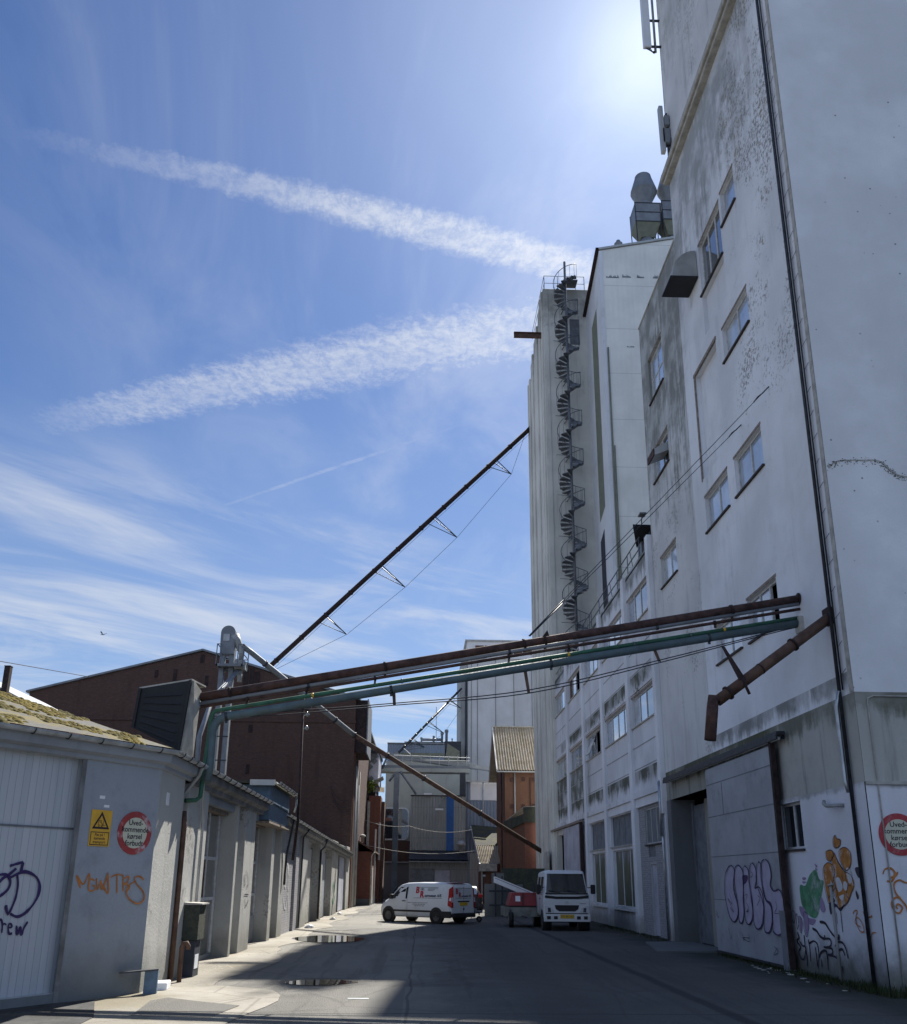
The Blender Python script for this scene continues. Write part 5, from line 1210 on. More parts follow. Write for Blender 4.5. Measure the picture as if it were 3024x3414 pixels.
# white cylindrical glow strip left of column
t = thing('link_bridge', 'pale steel conveyor bridge on a grey column at the street end', 'bridge', (0, 84, 0))
p, q = at(*C4(205, 1178), 1, 84), at(*C4(985, 1215), 1, 84)
MB().box(p.x, q.x, 84, 85.6, q.z, q.z + .35).build('girder', 'far_green', t); MB().box(p.x + .1, q.x, 84.1, 85.5, q.z + .36, q.z + .62).build('deck', 'metal_grey', t)
pa, pb = at(*C4(205, 1075), 1, 84), at(*C4(1180, 1195), 1, 84)
MB().prism([(pa.x, 84.2, pa.z), (pb.x, 84.2, pb.z), (pb.x, 84.2, pb.z + .3), (pa.x, 84.2, pa.z + .5)], (0, 1, 0)).build('conveyor_cover', 'far_grey', t)
mb = MB()
for k in range(10): x_ = p.x + 1.4 + k * .85; z_ = q.z + .6; mb.tube((x_, 84.0, z_), (x_, 84.0, z_ + .95), .035, 5)
mb.tube((p.x + 1.4, 84, q.z + 1.5), (q.x, 84, q.z + 1.35), .04, 5); mb.tube((p.x + 1.4, 84, q.z + 1.1), (q.x, 84, q.z + 1.05), .03, 5); mb.build('railing', 'metal_pale', t)
p, q = at(*C4(342, 1210), 1, 83.8), at(*C4(370, 1970), 1, 83.8)
MB().box(p.x, q.x, 83.8, 84.3, 0, p.z).build('column', 'metal_grey', t)
for (a_, b_) in (((395, 1205), (530, 1400)), ((345, 1230), (300, 1290)), ((280, 1090), (240, 1180))):
    MB().tube(at(*C4(*a_), 1, 84), at(*C4(*b_), 1, 84), .10, 6).build('brace', 'metal_grey', t)
a, b = at(*C4(380, 1045), 1, 90), at(*C4(915, 500), 1, 99.5)
trussed('conveyor_tube', 'shorter dark conveyor tube climbing to the far pale tower above the bridge', a, b, .12, (.2, .45, .8), 2.0, 'dark_metal')
t = thing('chute_arm', 'thin grey pipe stub and bracket hanging above the far plant roof', 'pipe', (0, 90, 12))
MB().tube(at(*C4(425, 1010), 1, 90), at(*C4(482, 1062), 1, 90), .05, 5).build('pipe', 'metal_pale', t); MB().box(*[v for v in (at(*C4(345, 1040), 1, 90).x, at(*C4(382, 1040), 1, 90).x, 90, 90.6, at(*C4(345, 1085), 1, 90).z, at(*C4(345, 1040), 1, 90).z)]).build('box', 'metal_grey', t)
t = thing('grey_hall', 'grey corrugated hall with one bright blue vertical stripe and a dark canopy roof', 'building', (2, 80, 0))
fbox(t, 'wall', 'grey_cladding', 80, 9, 485, 1413, 950, 1880); fbox(t, 'stripe', 'blue_cladding', 79.94, .06, 790, 1415, 848, 1880)
fbox(t, 'coping', 'dark_metal', 79.9, 9, 483, 1405, 952, 1414)
p, q = at(*C4(470, 1878), 1, 79), at(*C4(972, 1958), 1, 78)
MB().prism([(p.x, 80.0, p.z), (q.x, 80.0, p.z), (q.x, 78, q.z), (p.x, 78, q.z)], (0, 0, -.12)).build('canopy', 'dark_cladding', t)
MB().box(p.x, q.x, 78, 78.1, q.z - .22, q.z - .01).build('canopy_edge', 'metal_grey', t)
fbox(t, 'wall', 'grey_cladding', 78.6, 2, 470, 1962, 985, 2500, True)
q1 = at(*C4(475, 2030), 1, 78.5); q2 = at(*C4(690, 2030), 1, 78.5); q3 = at(*C4(815, 2030), 1, 78.5)
MB().box(q1.x, q2.x - .05, 78.52, 78.59, 0, q1.z).build('door', 'board_grey', t); MB().box(q2.x, q3.x, 78.5, 78.57, 0, q1.z - .15).build('door', 'white_leaf', t)
p = at(*C4(727, 1532), 1, 79.3); MB().box(p.x - .35, p.x + .35, 79.1, 79.5, p.z - .03, p.z + .1).build('lamp', 'lamp_white', t)
MB().tube(at(*C4(770, 1430), 1, 79.9), at(*C4(705, 1528), 1, 79.3), .04, 5).build('lamp_arm', 'metal_grey', t)
p = at(*C4(912, 1878), 1, 78.6); MB().lathe((p.x, 78.9, p.z - .1), [(.18, 0), (.18, .5), (.42, .52), (.40, .7), (.22, .88), (.1, .92)], 14).build('roof_cowl', 'metal_pale', t)
mb = MB(); p = at(*C4(630, 1402), 1, 79.8)
mb.box(p.x - .35, p.x + .35, 79.7, 79.9, p.z - .02, p.z + .12); p = at(*C4(800, 1402), 1, 79.8); mb.box(p.x - .35, p.x + .35, 79.7, 79.9, p.z - .02, p.z + .12); mb.each('roof_light', 'lamp_white', t)
t = thing('panel_hall', 'hall with a white upper wall above blue grey cladding beside the orange brick house', 'building', (6, 82, 0))
fbox(t, 'wall', 'white_smooth', 82, 8, 990, 1300, 1230, 1452); fbox(t, 'wall', 'bluegrey_cladding', 82.02, 8, 955, 1452, 1330, 2400, True); fbox(t, 'wall', 'bluegrey_cladding', 81.95, 8, 955, 1285, 992, 1455)
fbox(t, 'gutter', 'metal_pale', 81.6, .3, 955, 1280, 1230, 1296); p, q = at(*C4(1100, 1300), 1, 81.8), at(*C4(1100, 1660), 1, 81.8); MB().tube(p, q, .06, 6).build('downpipe', 'metal_pale', t)
fbox(t, 'stair_tower', 'dark_cladding', 81, 1, 905, 1215, 950, 1410)
for k in range(6): pass
MB().prism([at(*C4(998, 1660), 1, 81.9), at(*C4(1240, 1680), 1, 81.9), at(*C4(1240, 1832), 1, 75.2), at(*C4(1036, 1832), 1, 75.2)], (0, 0, -.1)).build('roof', 'felt_shade_roof', t)  # upper slope: its shade put into a darker material than the sheet below
def corr_roof(name, mat, parent, a, b, c, d, n, amp, thick=.05):
    """corrugated sheet: waves run from a-b (top) down to d-c (bottom)"""
    a, b, c, d = map(Vector, (a, b, c, d)); mb = MB(); nn = (b - a).cross(d - a).normalized()
    if nn.z < 0: nn = -nn
    N = n * 6; base = 0; rows = 7
    for j in range(rows + 1):
        for i in range(N + 1):
            u_ = i / N; p = a.lerp(b, u_).lerp(d.lerp(c, u_), j / rows); mb.v.append(p + nn * (amp * math.cos(u_ * n * 2 * math.pi) + (.02 if j % 2 else 0)))
    for j in range(rows):
        for i in range(N): k = j * (N + 1) + i; mb.f.append([k, k + 1, k + N + 2, k + N + 1]); mb.s.append(True)
    return mb.build(name, mat, parent, fixn=False)
corr_roof('roof', 'fibre_roof', t, at(*C4(1036, 1832), 1, 75.2), at(*C4(1240, 1836), 1, 75.2), at(*C4(1240, 1992), 1, 73.2), at(*C4(1075, 1990), 1, 73.2), 13, .035)
MB().prism([at(*C4(990, 1668), 1, 81.8), at(*C4(1000, 1668), 1, 81.8), at(*C4(1078, 1990), 1, 73.1), at(*C4(1068, 1990), 1, 73.1)], (0, 0, -.1)).build('verge', 'white_smooth', t)
fbox(t, 'fascia', 'concrete_pale', 72.9, .4, 1070, 1992, 1215, 2055); fbox(t, 'wall', 'brick_orange', 73.3, 3, 1080, 2056, 1300, 2600, True); fbox(t, 'downpipe', 'metal_pale', 73.1, .1, 1085, 2056, 1096, 2500, True)
fbox(t, 'wall', 'grey_cladding', 78.4, 1, 985, 1900, 1078, 2500, True)
fbox(t, 'sign', 'lamp_white', 73.25, .04, 1090, 2085, 1120, 2100)
# orange brick house
oh = thing('brick_house', 'orange brick house with a sunlit pale corrugated roof beside the silo', 'building', (7, 68, 0))
ex0 = at(*C4(1265, 1195), 1, 68); ex1 = 9.6; rg = at(*C4(1210, 830), 1, 72.2)
xg = ex0.x - .15
ridge_z = rg.z
MB().prism([(xg + .35, 68.35, 0), (xg + .35, 76, 0), (xg + .35, 76, ex0.z + .2), (xg + .35, 72.2, ridge_z - .15), (xg + .35, 68.35, ex0.z + .1)], (4, 0, 0)).build('wall', 'brick_orange', oh)
corr_roof('roof', 'fibre_roof', oh, (xg - .25, 72.2, ridge_z), (10, 72.2, ridge_z), (10, 68, ex0.z), (xg - .25, 68, ex0.z), 22, .055)
MB().prism([(xg - .25, 72.2, ridge_z), (10, 72.2, ridge_z), (10, 76.4, ex0.z), (xg - .25, 76.4, ex0.z)], (0, 0, -.06)).build('roof', 'fibre_roof', oh)
MB().prism([(xg - .3, 72.2, ridge_z + .08), (xg - .3, 68, ex0.z + .08), (xg - .3, 68, ex0.z - .1), (xg - .3, 72.2, ridge_z - .1), (xg - .3, 76.4, ex0.z - .1), (xg - .3, 76.4, ex0.z + .08)], (.07, 0, 0)).build('verge', 'white_smooth', oh)
MB().box(xg - .3, 10, 72.1, 72.3, ridge_z + .02, ridge_z + .1).build('ridge', 'concrete_pale', oh)
MB().box(xg - .24, 10, 67.9, 68.3, ex0.z - .14, ex0.z - .06).build('gutter', 'metal_pale', oh)
mb = MB()
for (cx4, cy4) in ((1345, 1275), (1443, 1270), (1530, 1272), (1345, 1500), (1443, 1500), (1530, 1500)): q = at(*C4(cx4, cy4), 1, 68.3); mb.box(q.x - .12, q.x + .12, 68.29, 68.36, q.z - .14, q.z + .14)
mb.each('wall_anchor', 'rust', oh)
mb = MB(); q = at(*C4(1370, 1300), 1, 68.2); mb.tube((q.x, 68.25, 3), (q.x, 68.25, ex0.z - .1), .05, 6); mb.build('downpipe', 'metal_pale', oh)
q = at(*C4(1502, 1300), 1, 68.2); MB().tube((q.x, 68.25, 4), (q.x, 68.25, ex0.z - .5), .035, 6).build('rod', 'rust', oh)
mb = MB(); mb.tube((xg + .15, 69.0, .2), (xg + .15, 69.0, ex0.z), .06, 6); mb.build('downpipe', 'rust', oh)
an = thing('brick_annex', 'low brick annex with a tilted green lid against the silo foot', 'building', (7, 60, 0))
p0, p1, p2 = at(*C4(1455, 1640), 1, 63.2), at(*C4(1565, 1640), 1, 63.2), at(*C4(1565, 1505), 1, 63.2)
ax0 = p0.x
fa, fb_ = at(1009, 1662, 1, 67.9), at(1009, 1640, 1, 67.9); nt = at(1048, 1612, 1, 63.2).z
MB().box(ax0, 7.9, 63.2, 67.9, 0, p0.z).build('wall', 'brick_red', an)
MB().prism([(ax0 - .002, 63.19, 0), (fa.x, 67.9, 0), (fa.x, 67.9, fa.z), (ax0 - .002, 63.19, p0.z)], (.1, .05, 0)).build('wall', 'brick_orange', an)
MB().prism([(ax0 - .10, 63.08, p0.z), (7.9, 63.08, p0.z), (7.9, 63.08, p2.z), (ax0 - .10, 63.08, nt)], (0, .1, 0)).build('lid', 'green_lid', an)
MB().prism([(ax0 - .10, 63.08, p0.z - .02), (fa.x - .1, 67.8, fa.z), (fa.x - .1, 67.8, fb_.z), (ax0 - .10, 63.08, p0.z + .55)], (.08, .05, 0)).build('lid', 'green_lid', an)
MB().prism([(ax0 - .10, 63.1, nt), (7.9, 63.1, p2.z), (7.9, 67.8, p2.z), (fa.x, 67.8, fb_.z)], (0, 0, .04)).build('lid_sheet', 'concrete_pale', an)
mx = (ax0 + fa.x) / 2; MB().prism([(mx + .1, 65.2, 0), (mx - .12, 66.3, 0), (mx - .12, 66.3, 2.6), (mx + .1, 65.2, 2.6)], (-.06, -.02, 0)).build('door', 'board_grey', an)
# low concrete wall in front of the annex
t = thing('yard_wall', 'dark mossy concrete wall and tank behind the red compressor', 'wall', (5, 56, 0))
MB().box(5.0, 7.85, 57.5, 57.9, 0, 2.5).build('wall', 'green_lid', t)
MB().box(4.3, 5.0, 56.0, 56.3, 0, 2.2).build('post', 'dark_concrete', t)
t = thing('leaning_sheet', 'pale upright metal sheets at the foot of the silo', 'metal sheet', (8, 54, 0))
MB().box(7.62, 7.75, 56.0, 57.2, 0, 3.45).build('panel', 'metal_pale', t); MB().box(7.55, 7.62, 55.0, 55.8, 0, 3.45).build('panel', 'concrete_pale', t)
# left far: patterned cladding, brick piers, red house, shrub
t = thing('clad_block', 'small block clad in a grey zigzag shingle pattern beyond the brick warehouse', 'building', (-5, 78, 0))
p, q = at(*C4(60, 1050), 1, 78), at(*C4(205, 1310), 1, 78)
MB().box(p.x - 1, q.x, 78, 84, q.z, p.z).build('wall', 'white_leaf', t)
mb = MB(); rnd = random.Random(3)
dxw, dzw = q.x - p.x, p.z - q.z
for (u0, v0_, s_) in ((.5, .8, .34), (.28, .72, .25), (.75, .75, .28), (.5, .55, .3), (.85, .9, .2), (.15, .92, .2), (.62, .18, .2), (.5, .1, .16), (.3, .95, .2), (.7, .95, .25)):
    cx_, cz_ = p.x + dxw * u0, q.z + dzw * v0_; r = s_ * 1.1; mb.prism([(cx_ - r, 77.97 - .004 * len(mb.v) / 8, cz_), (cx_, 77.97 - .004 * len(mb.v) / 8, cz_ - r), (cx_ + r, 77.97 - .004 * len(mb.v) / 8, cz_), (cx_, 77.97 - .004 * len(mb.v) / 8, cz_ + r)], (0, .02, 0))
mb.each('shingle_pattern', 'board_grey', t)
MB().box(p.x - 1.2, q.x + .1, 77.8, 84, p.z, p.z + .25).build('roof', 'dark_metal', t)
MB().box(p.x - .5, q.x - .2, 78.1, 84, 0, q.z).build('base_wall', 'dark_cladding', t)
p, q = at(*C4(110, 1310), 1, 77.5), at(*C4(248, 1245), 1, 77); MB().prism([p, q, q + Vector((0, 2, 0)), p + Vector((0, 2, 0))], (0, 0, -.12)).build('awning', 'metal_pale', t)
corr_roof('roof', 'fibre_roof', t, at(*C4(170, 1335), 1, 78), at(*C4(258, 1340), 1, 78), at(*C4(258, 1385), 1, 77.2), at(*C4(165, 1382), 1, 77.2), 8, .04)
t = thing('brick_piers', 'dark brick wing with two tall piers between warehouse and plant', 'building', (-4, 76, 0))
fbox(t, 'pier', 'brick_red', 76, 3, 130, 1412, 212, 2020, True); fbox(t, 'wall', 'brick_dark', 77, 3, 20, 1460, 245, 2020, True); fbox(t, 'downpipe', 'metal_pale', 75.8, .1, 212, 1640, 220, 1960); fbox(t, 'ledge', 'metal_pale', 76.8, .3, 40, 1452, 130, 1462)
fbox(t, 'downpipe', 'concrete_pale', 75.9, .1, 117, 1462, 124, 1900)
tt = thing('shrub', 'yellow green shrub sprouting on top of the far brick pier', 'shrub', (-4.2, 76.5, 8.7))
q = at(*C4(118, 1412), 1, 76.5); rnd = random.Random(9); mb = MB(); st = MB()
for k in range(9): st.tube(q, q + Vector((rnd.gauss(0, .35), rnd.gauss(0, .3), rnd.uniform(.8, 1.5))), .02, 4)
st.build('stem', 'rust_brown', tt)
for k in range(420):
    v = Vector((rnd.gauss(0, 1), rnd.gauss(0, 1), rnd.gauss(0, 1))).normalized() * rnd.uniform(.2, .75); v.z = v.z * .85
    c_ = q + Vector((0, 0, .85)) + v; a = Vector((rnd.gauss(0, 1), rnd.gauss(0, 1), rnd.gauss(0, 1))).normalized() * .10; b = a.cross(Vector((rnd.random(), rnd.random(), rnd.random()))).normalized() * .05
    mb.quad(c_ - a, c_ + b, c_ + a, c_ - b)
mb.build('foliage', 'leaf_lime', tt, fixn=False)
t = thing('red_house', 'small rust red outbuilding with a low roof at the left street end', 'building', (-5, 68, 0))

MB().box(-4.7, -3.55, 67.5, 76, .0, 3.7).build('wall', 'brick_red', t)
MB().box(-4.72, -3.53, 67.48, 76, 0, .45).build('plinth', 'dark_concrete', t)
MB().prism([(-4.9, 67.2, 4.55), (-3.3, 67.2, 3.65), (-3.3, 67.2, 3.77), (-4.9, 67.2, 4.7)], (0, 9, 0)).build('roof', 'rust_brown', t)
MB().path([(-3.3, 67.2, 3.65), (-3.5, 67.35, 3.4), (-3.52, 67.4, .1)], .05, 8).build('downpipe', 'concrete_pale', t)
MB().box(-3.55, -3.5, 69, 70, .1, 2.6).build('door', 'concrete_pale', t); MB().box(-3.55, -3.45, 72, 72.3, 0, 5.5).build('downpipe', 'metal_pale', t)
MB().lathe((-4.3, 69, 4.4), [(.1, 0), (.1, .35), (.25, .4), (.2, .5), (.05, .58)], 12).build('roof_cowl', 'concrete_pale', t)
for k, (a_, b_, sg) in enumerate((((40, 1595), (470, 1670), .3), ((470, 1670), (1010, 1700), .35), ((40, 1815), (1040, 1880), .5))):
    P, Q = at(*C4(*a_), 1, 75), at(*C4(*b_), 1, 75); t = thing('overhead_cable', ['upper left far cable strung from the brick warehouse', 'upper right far cable strung in front of the blue striped hall', 'lowest far cable strung across the end of the street'][k], 'cable', tuple(P))
    MB().path([P.lerp(Q, i / 10) - Vector((0, 0, sg * 4 * (i / 10) * (1 - i / 10))) for i in range(11)], .022, 5).build('wire', 'concrete_pale', t)
# hint of the town beyond, closing the end of the street
t = thing('end_wall', 'dark lower wall with pipes closing the far end of the yard behind the van', 'wall', (0, 110, 0))
MB().box(-14, 12, 112, 113, 0, 5.5).build('wall', 'dark_concrete', t)
# ------------------------------------------------------------------ vehicles
simple('car_white', (.62, .64, .66), .3, var=.03, scale=1.2, spec=.5, bump=.0, dirt=((.35, .34, .31), .3))
simple('car_dark', (.03, .02, .025), .3, var=.1, spec=.5, bump=0)
simple('plastic_black', (.018, .018, .02), .6, var=.15)
simple('tyre', (.014, .014, .015), .85, var=.2, bump=.3)
simple('rim_dark', (.10, .10, .105), .5, .5)
simple('lens_red', (.35, .012, .015), .2, var=.1)
simple('lens_clear', (.55, .57, .6), .12, .1, var=.1, spec=.9)
simple('plate_yellow', (.62, .40, .03), .5, var=.05)
simple('logo_red', (.40, .02, .03), .5, var=.05)
simple('ink', (.05, .055, .09), .6, var=.1)
simple('compressor_red', (.24, .025, .03), .45, var=.15, dirt=((.15, .03, .03), .5))
simple('ply_grey', (.20, .20, .18), .8, var=.25, dirt=((.08, .08, .07), .6))
m, g = newmat('car_glass'); finish(g, (.010, .013, .018), .05, 0, None, .5, Coat_Weight=.25, Coat_Roughness=.02)
def loft(stations, smooth=True):
    """stations: x, z_bottom, z_belt, z_roof, half widths low / belt / roof"""
    mb = MB(); L = 0
    for (x, zb, zt, zr_, wl, wb, wr) in stations:
        half = [(wl * .93, zb), (wl, zb + .10), (wl * 1.0, (zb + zt) / 2), (wb, zt), (wb + (wr - wb) * .5, zt + (zr_ - .10 - zt) * .5), (wr, zr_ - .10), (wr - .04, zr_ - .035), (wr - .14, zr_ - .008), (wr * .4, zr_ + .004)]
        ring = [(x, y, z) for y, z in half] + [(x, -y, z) for y, z in half[::-1]]
        L = len(ring); mb.v += [Vector(p) for p in ring]
    n = len(stations)
    for i in range(n - 1):
        for j in range(L): mb.f.append([i * L + j, i * L + (j + 1) % L, (i + 1) * L + (j + 1) % L, (i + 1) * L + j]); mb.s.append(True)
    mb.f.append(list(range(L))[::-1]); mb.s.append(False); mb.f.append([(n - 1) * L + j for j in range(L)]); mb.s.append(False)
    return mb
def wheel(par, x, y, r, w, rim='rim_dark'):
    s_ = 1 if y > 0 else -1; mb = MB(); n = 26; prof = [(r * .60, -w / 2 + .02), (r * .9, -w / 2), (r, -w / 2 + .03), (r, w / 2 - .03), (r * .9, w / 2), (r * .60, w / 2 - .02)]
    b = 0
    for rr_, yy_ in prof:
        for k in range(n): a = 2 * math.pi * k / n; mb.v.append(Vector((x + rr_ * math.cos(a), y + yy_, r + rr_ * math.sin(a))))
    for i in range(len(prof) - 1):
        for k in range(n): mb.f.append([i * n + k, i * n + (k + 1) % n, (i + 1) * n + (k + 1) % n, (i + 1) * n + k]); mb.s.append(True)
    mb.f.append(list(range(n))); mb.s.append(False); mb.f.append([5 * n + k for k in range(n)]); mb.s.append(False)
    o = mb.build('wheel', 'tyre', par, local=True)
    mb = MB(); ye = y + s_ * (w / 2 - .015)
    mb.tube((x, ye - s_ * .02, r), (x, ye + s_ * .005, r), r * .60, 22); mb.tube((x, ye, r), (x, ye + s_ * .02, r), r * .16, 12)
    for k in range(6): a = 2 * math.pi * k / 6; mb.tube((x + r * .38 * math.cos(a), ye, r + r * .38 * math.sin(a)), (x + r * .38 * math.cos(a), ye + s_ * .008, r + r * .38 * math.sin(a)), r * .09, 8)
    mb.build('rim', rim, o, local=True); return o
def vq(par, name, mat, pts, off, th=.008): return MB().prism(pts, off).build(name, mat, par, local=True)
van = thing('delivery_van', 'white delivery van with red lettering parked across the sunlit street, seen from its rear corner', 'van', (0, 0, 0))
VS = [(-2.37, .42, 1.1, 1.66, .84, .85, .73), (-2.33, .34, 1.1, 1.80, .92, .915, .79), (-2.15, .29, 1.1, 1.875, .945, .94, .815), (-1.5, .27, 1.1, 1.90, .95, .95, .83), (-.2, .27, 1.1, 1.905, .95, .95, .83), (.55, .27, 1.1, 1.88, .95, .95, .82), (.95, .27, 1.08, 1.80, .95, .94, .78), (1.2, .27, 1.06, 1.66, .94, .93, .74), (1.55, .28, 1.02, 1.38, .93, .92, .72), (1.80, .29, .98, 1.16, .92, .90, .74), (2.05, .30, .90, 1.04, .89, .86, .72), (2.26, .31, .76, .90, .80, .77, .62), (2.37, .36, .62, .72, .66, .62, .50)]
loft(VS).build('body', 'car_white', van, local=True)
def sidep(x, z, s_, off=.006, ST=VS):
    for i in range(len(ST) - 1):
        if ST[i][0] <= x <= ST[i + 1][0]:
            f = (x - ST[i][0]) / (ST[i + 1][0] - ST[i][0]); q = [a + (b - a) * f for a, b in zip(ST[i], ST[i + 1])]
            t_ = (z - q[2]) / max(.02, (q[3] - .1 - q[2])); y = q[5] if z < q[2] else q[5] + (q[6] - q[5]) * min(max(t_, 0), 1)
            return Vector((x, s_ * (y + off), z))
for s_ in (1, -1):
    w_ = [(.42, 1.12), (.42, 1.68), (.95, 1.66), (1.25, 1.46), (1.50, 1.24), (1.58, 1.10)]
    MB().prism([sidep(x, z, s_, .003) for x, z in w_], (0, s_ * .006, 0)).build('window', 'car_glass', van, local=True)
    MB().prism([sidep(x, z, s_, .011) for x, z in ((1.22, 1.12), (1.30, 1.12), (1.27, 1.42), (1.20, 1.48))], (0, s_ * .006, 0)).build('window_post', 'plastic_black', van, local=True)
    MB().box(1.26, 1.44, min(s_ * .98, s_ * 1.16), max(s_ * .98, s_ * 1.16), 1.10, 1.33).build('mirror', 'plastic_black', van, bevel=.03, local=True)
    MB().box(-1.1, 1.35, min(s_ * .945, s_ * .975), max(s_ * .945, s_ * .975), .52, .60).build('side_strip', 'plastic_black', van, local=True)
    MB().box(.50, .72, min(s_ * .95, s_ * .975), max(s_ * .95, s_ * .975), 1.0, 1.04).build('handle', 'plastic_black', van, local=True)
    mb = MB(); mb.box(.395, .407, min(s_ * .94, s_ * .957), max(s_ * .94, s_ * .957), .32, 1.1)
    mb.prism([sidep(.395, 1.1, s_, .001), sidep(.407, 1.1, s_, .001), sidep(.407, 1.76, s_, .001), sidep(.395, 1.76, s_, .001)], (0, s_ * .005, 0)); mb.each('door_gap', 'board_grey', van, local=True)
    mb = MB(); mb.box(-2.36, -1.15, min(s_ * .93, s_ * .968), max(s_ * .93, s_ * .968), .28, .58); mb.build('rear_skirt', 'plastic_black', van, local=True, bevel=.02)
    for xw in (-1.45, 1.62):
        MB().tube((xw, s_ * .80, .36), (xw, s_ * .962, .36), .40, 26).build('wheel_arch', 'plastic_black', van, local=True)
        wheel(van, xw, s_ * .87, .325, .21)
    MB().prism([(-2.385, s_ * .80, .75), (-2.385, s_ * .935, .75), (-2.16, s_ * .958, .85), (-2.20, s_ * .90, 1.60), (-2.385, s_ * .80, 1.74)], (0, s_ * .012, 0)).build('tail_light', 'lens_red', van, local=True)
    MB().prism([(-2.395, s_ * .83, 1.0), (-2.395, s_ * .93, 1.0), (-2.395, s_ * .90, 1.22), (-2.395, s_ * .82, 1.22)], (.01, 0, 0)).build('reverse_light', 'lens_clear', van, local=True)
MB().prism([(1.24, -.66, 1.68), (1.24, .66, 1.68), (1.84, .70, 1.155), (1.84, -.70, 1.155)], (.02, 0, .035)).build('windscreen', 'car_glass', van, local=True)
mb = MB(); mb.box(-2.395, -2.37, -.76, .76, .50, .505); mb.box(-2.395, -2.37, -.005, .005, .5, 1.7); mb.each('door_gap', 'board_grey', van, local=True)
MB().prism([(-2.385, -.76, .5), (-2.385, .76, .5), (-2.385, .72, 1.66), (-2.385, -.72, 1.66)], (.02, 0, 0)).build('rear_door', 'car_white', van, local=True)
MB().box(-2.46, -2.30, -.90, .90, .30, .50).build('bumper', 'plastic_black', van, local=True, bevel=.03)
MB().box(2.2, 2.42, -.62, .62, .34, .55).build('bumper', 'plastic_black', van, local=True, bevel=.04)
MB().box(-2.40, -2.385, -.45, .45, 1.0, 1.06).build('plate_recess', 'plastic_black', van, local=True)
pb = MB().box(-2.402, -2.388, -.30, .30, .84, .985).build('number_plate', 'plate_yellow', van, local=True)
MB().tube((-2.405, 0, .68), (-2.39, 0, .68), .055, 14).build('badge', 'ink', van, local=True)
MB().box(-2.35, -1.9, -.3, .8, 1.903, 1.912).build('roof_stripe', 'logo_red', van, local=True)
# lettering on side (left of the van) and on the rear doors
def vtxt(txt, size, mat, x, z, side=True, bold=.0):
    if side: text_mesh('lettering', txt, size, mat, van, sidep(x, z, 1, .010), (-1, 0, 0), (0, -.17, 1), .001, bold=bold)
    else: text_mesh('lettering', txt, size, mat, van, (-2.392, x, z), (0, -1, 0), (0, 0, 1), .001, bold=bold)
vtxt('B', .40, 'logo_red', -.22, 1.52, bold=.018); vtxt('R', .40, 'logo_red', -.52, 1.33, bold=.018)
vtxt('rdr.', .17, 'ink', -.52, 1.58, bold=.005); vtxt('asmussen A/S', .19, 'ink', -1.22, 1.28, bold=.006)
vtxt('B', .32, 'logo_red', .54, 1.48, False, .014); vtxt('R', .32, 'logo_red', .30, 1.32, False, .014); vtxt('rdr.', .1, 'ink', .36, 1.55, False); vtxt('asmussen A/S', .14, 'ink', -.22, 1.28, False, .005)
mb = MB()
for z_, xa, xb in ((1.66, -1.5, -.15), (1.16, -1.8, 0.0), (1.60, -1.5, -.85), (1.555, -1.3, -.85), (1.51, -1.2, -.85)): mb.prism([sidep(xa, z_, 1, .008), sidep(xb, z_, 1, .008), sidep(xb, z_ + .015, 1, .008), sidep(xa, z_ + .015, 1, .008)], (0, .002, 0))
for z_ in (1.62, 1.17): mb.box(-2.395, -2.387, -.6, .65, z_, z_ + .012)
mb.each('letter_line', 'ink', van, local=True)
mb = MB()
for z_, xa, xb in ((.93, -.9, .3), (.86, -.75, .05), (.79, -.7, -.2)):
    x_ = xa
    while x_ < xb: w_ = random.uniform(.04, .16); mb.box(x_, x_ + w_, .951, .956, z_, z_ + .028); x_ += w_ + .03
mb.build('letter_line', 'board_grey', van, local=True)
van.rotation_euler = (0, 0, math.radians(140)); van.scale = (.885, .885, .885)
van.location = (.62 - .35, 41.9, 0)
# drawbar with jockey wheel
t = thing('trailer_drawbar', 'small grey trailer drawbar with jockey wheel standing behind the white van', 'trailer', (2.6, 42.4, 0))
p, q = at(925, 1829, 1, 42.4), at(962, 1829, 1, 42.4)
mb = MB(); mb.box(p.x, q.x, 42.35, 42.45, .42, .50); mb.box(p.x + .3, p.x + .6, 42.28, 42.52, .36, .56); mb.build('bar', 'metal_grey', t)
mb = MB(); mb.tube((q.x - .12, 42.4, .3), (q.x - .12, 42.4, .9), .03, 8); mb.box(q.x - .22, q.x - .02, 42.38, 42.42, .88, .92); mb.build('crank', 'dark_metal', t)
o = MB().tube((q.x - .12, 42.34, .13), (q.x - .12, 42.46, .13), .13, 18).build('wheel', 'tyre', t)
MB().tube((q.x - .12, 42.33, .13), (q.x - .12, 42.47, .13), .06, 12).build('rim', 'rim_dark', o)
MB().path(smooth_pts([(p.x, 42.3, .42), (p.x + .15, 42.28, .18), (p.x + .3, 42.3, .12), (p.x + .45, 42.3, .36)], 5), .012, 5).build('cable', 'cord', t)
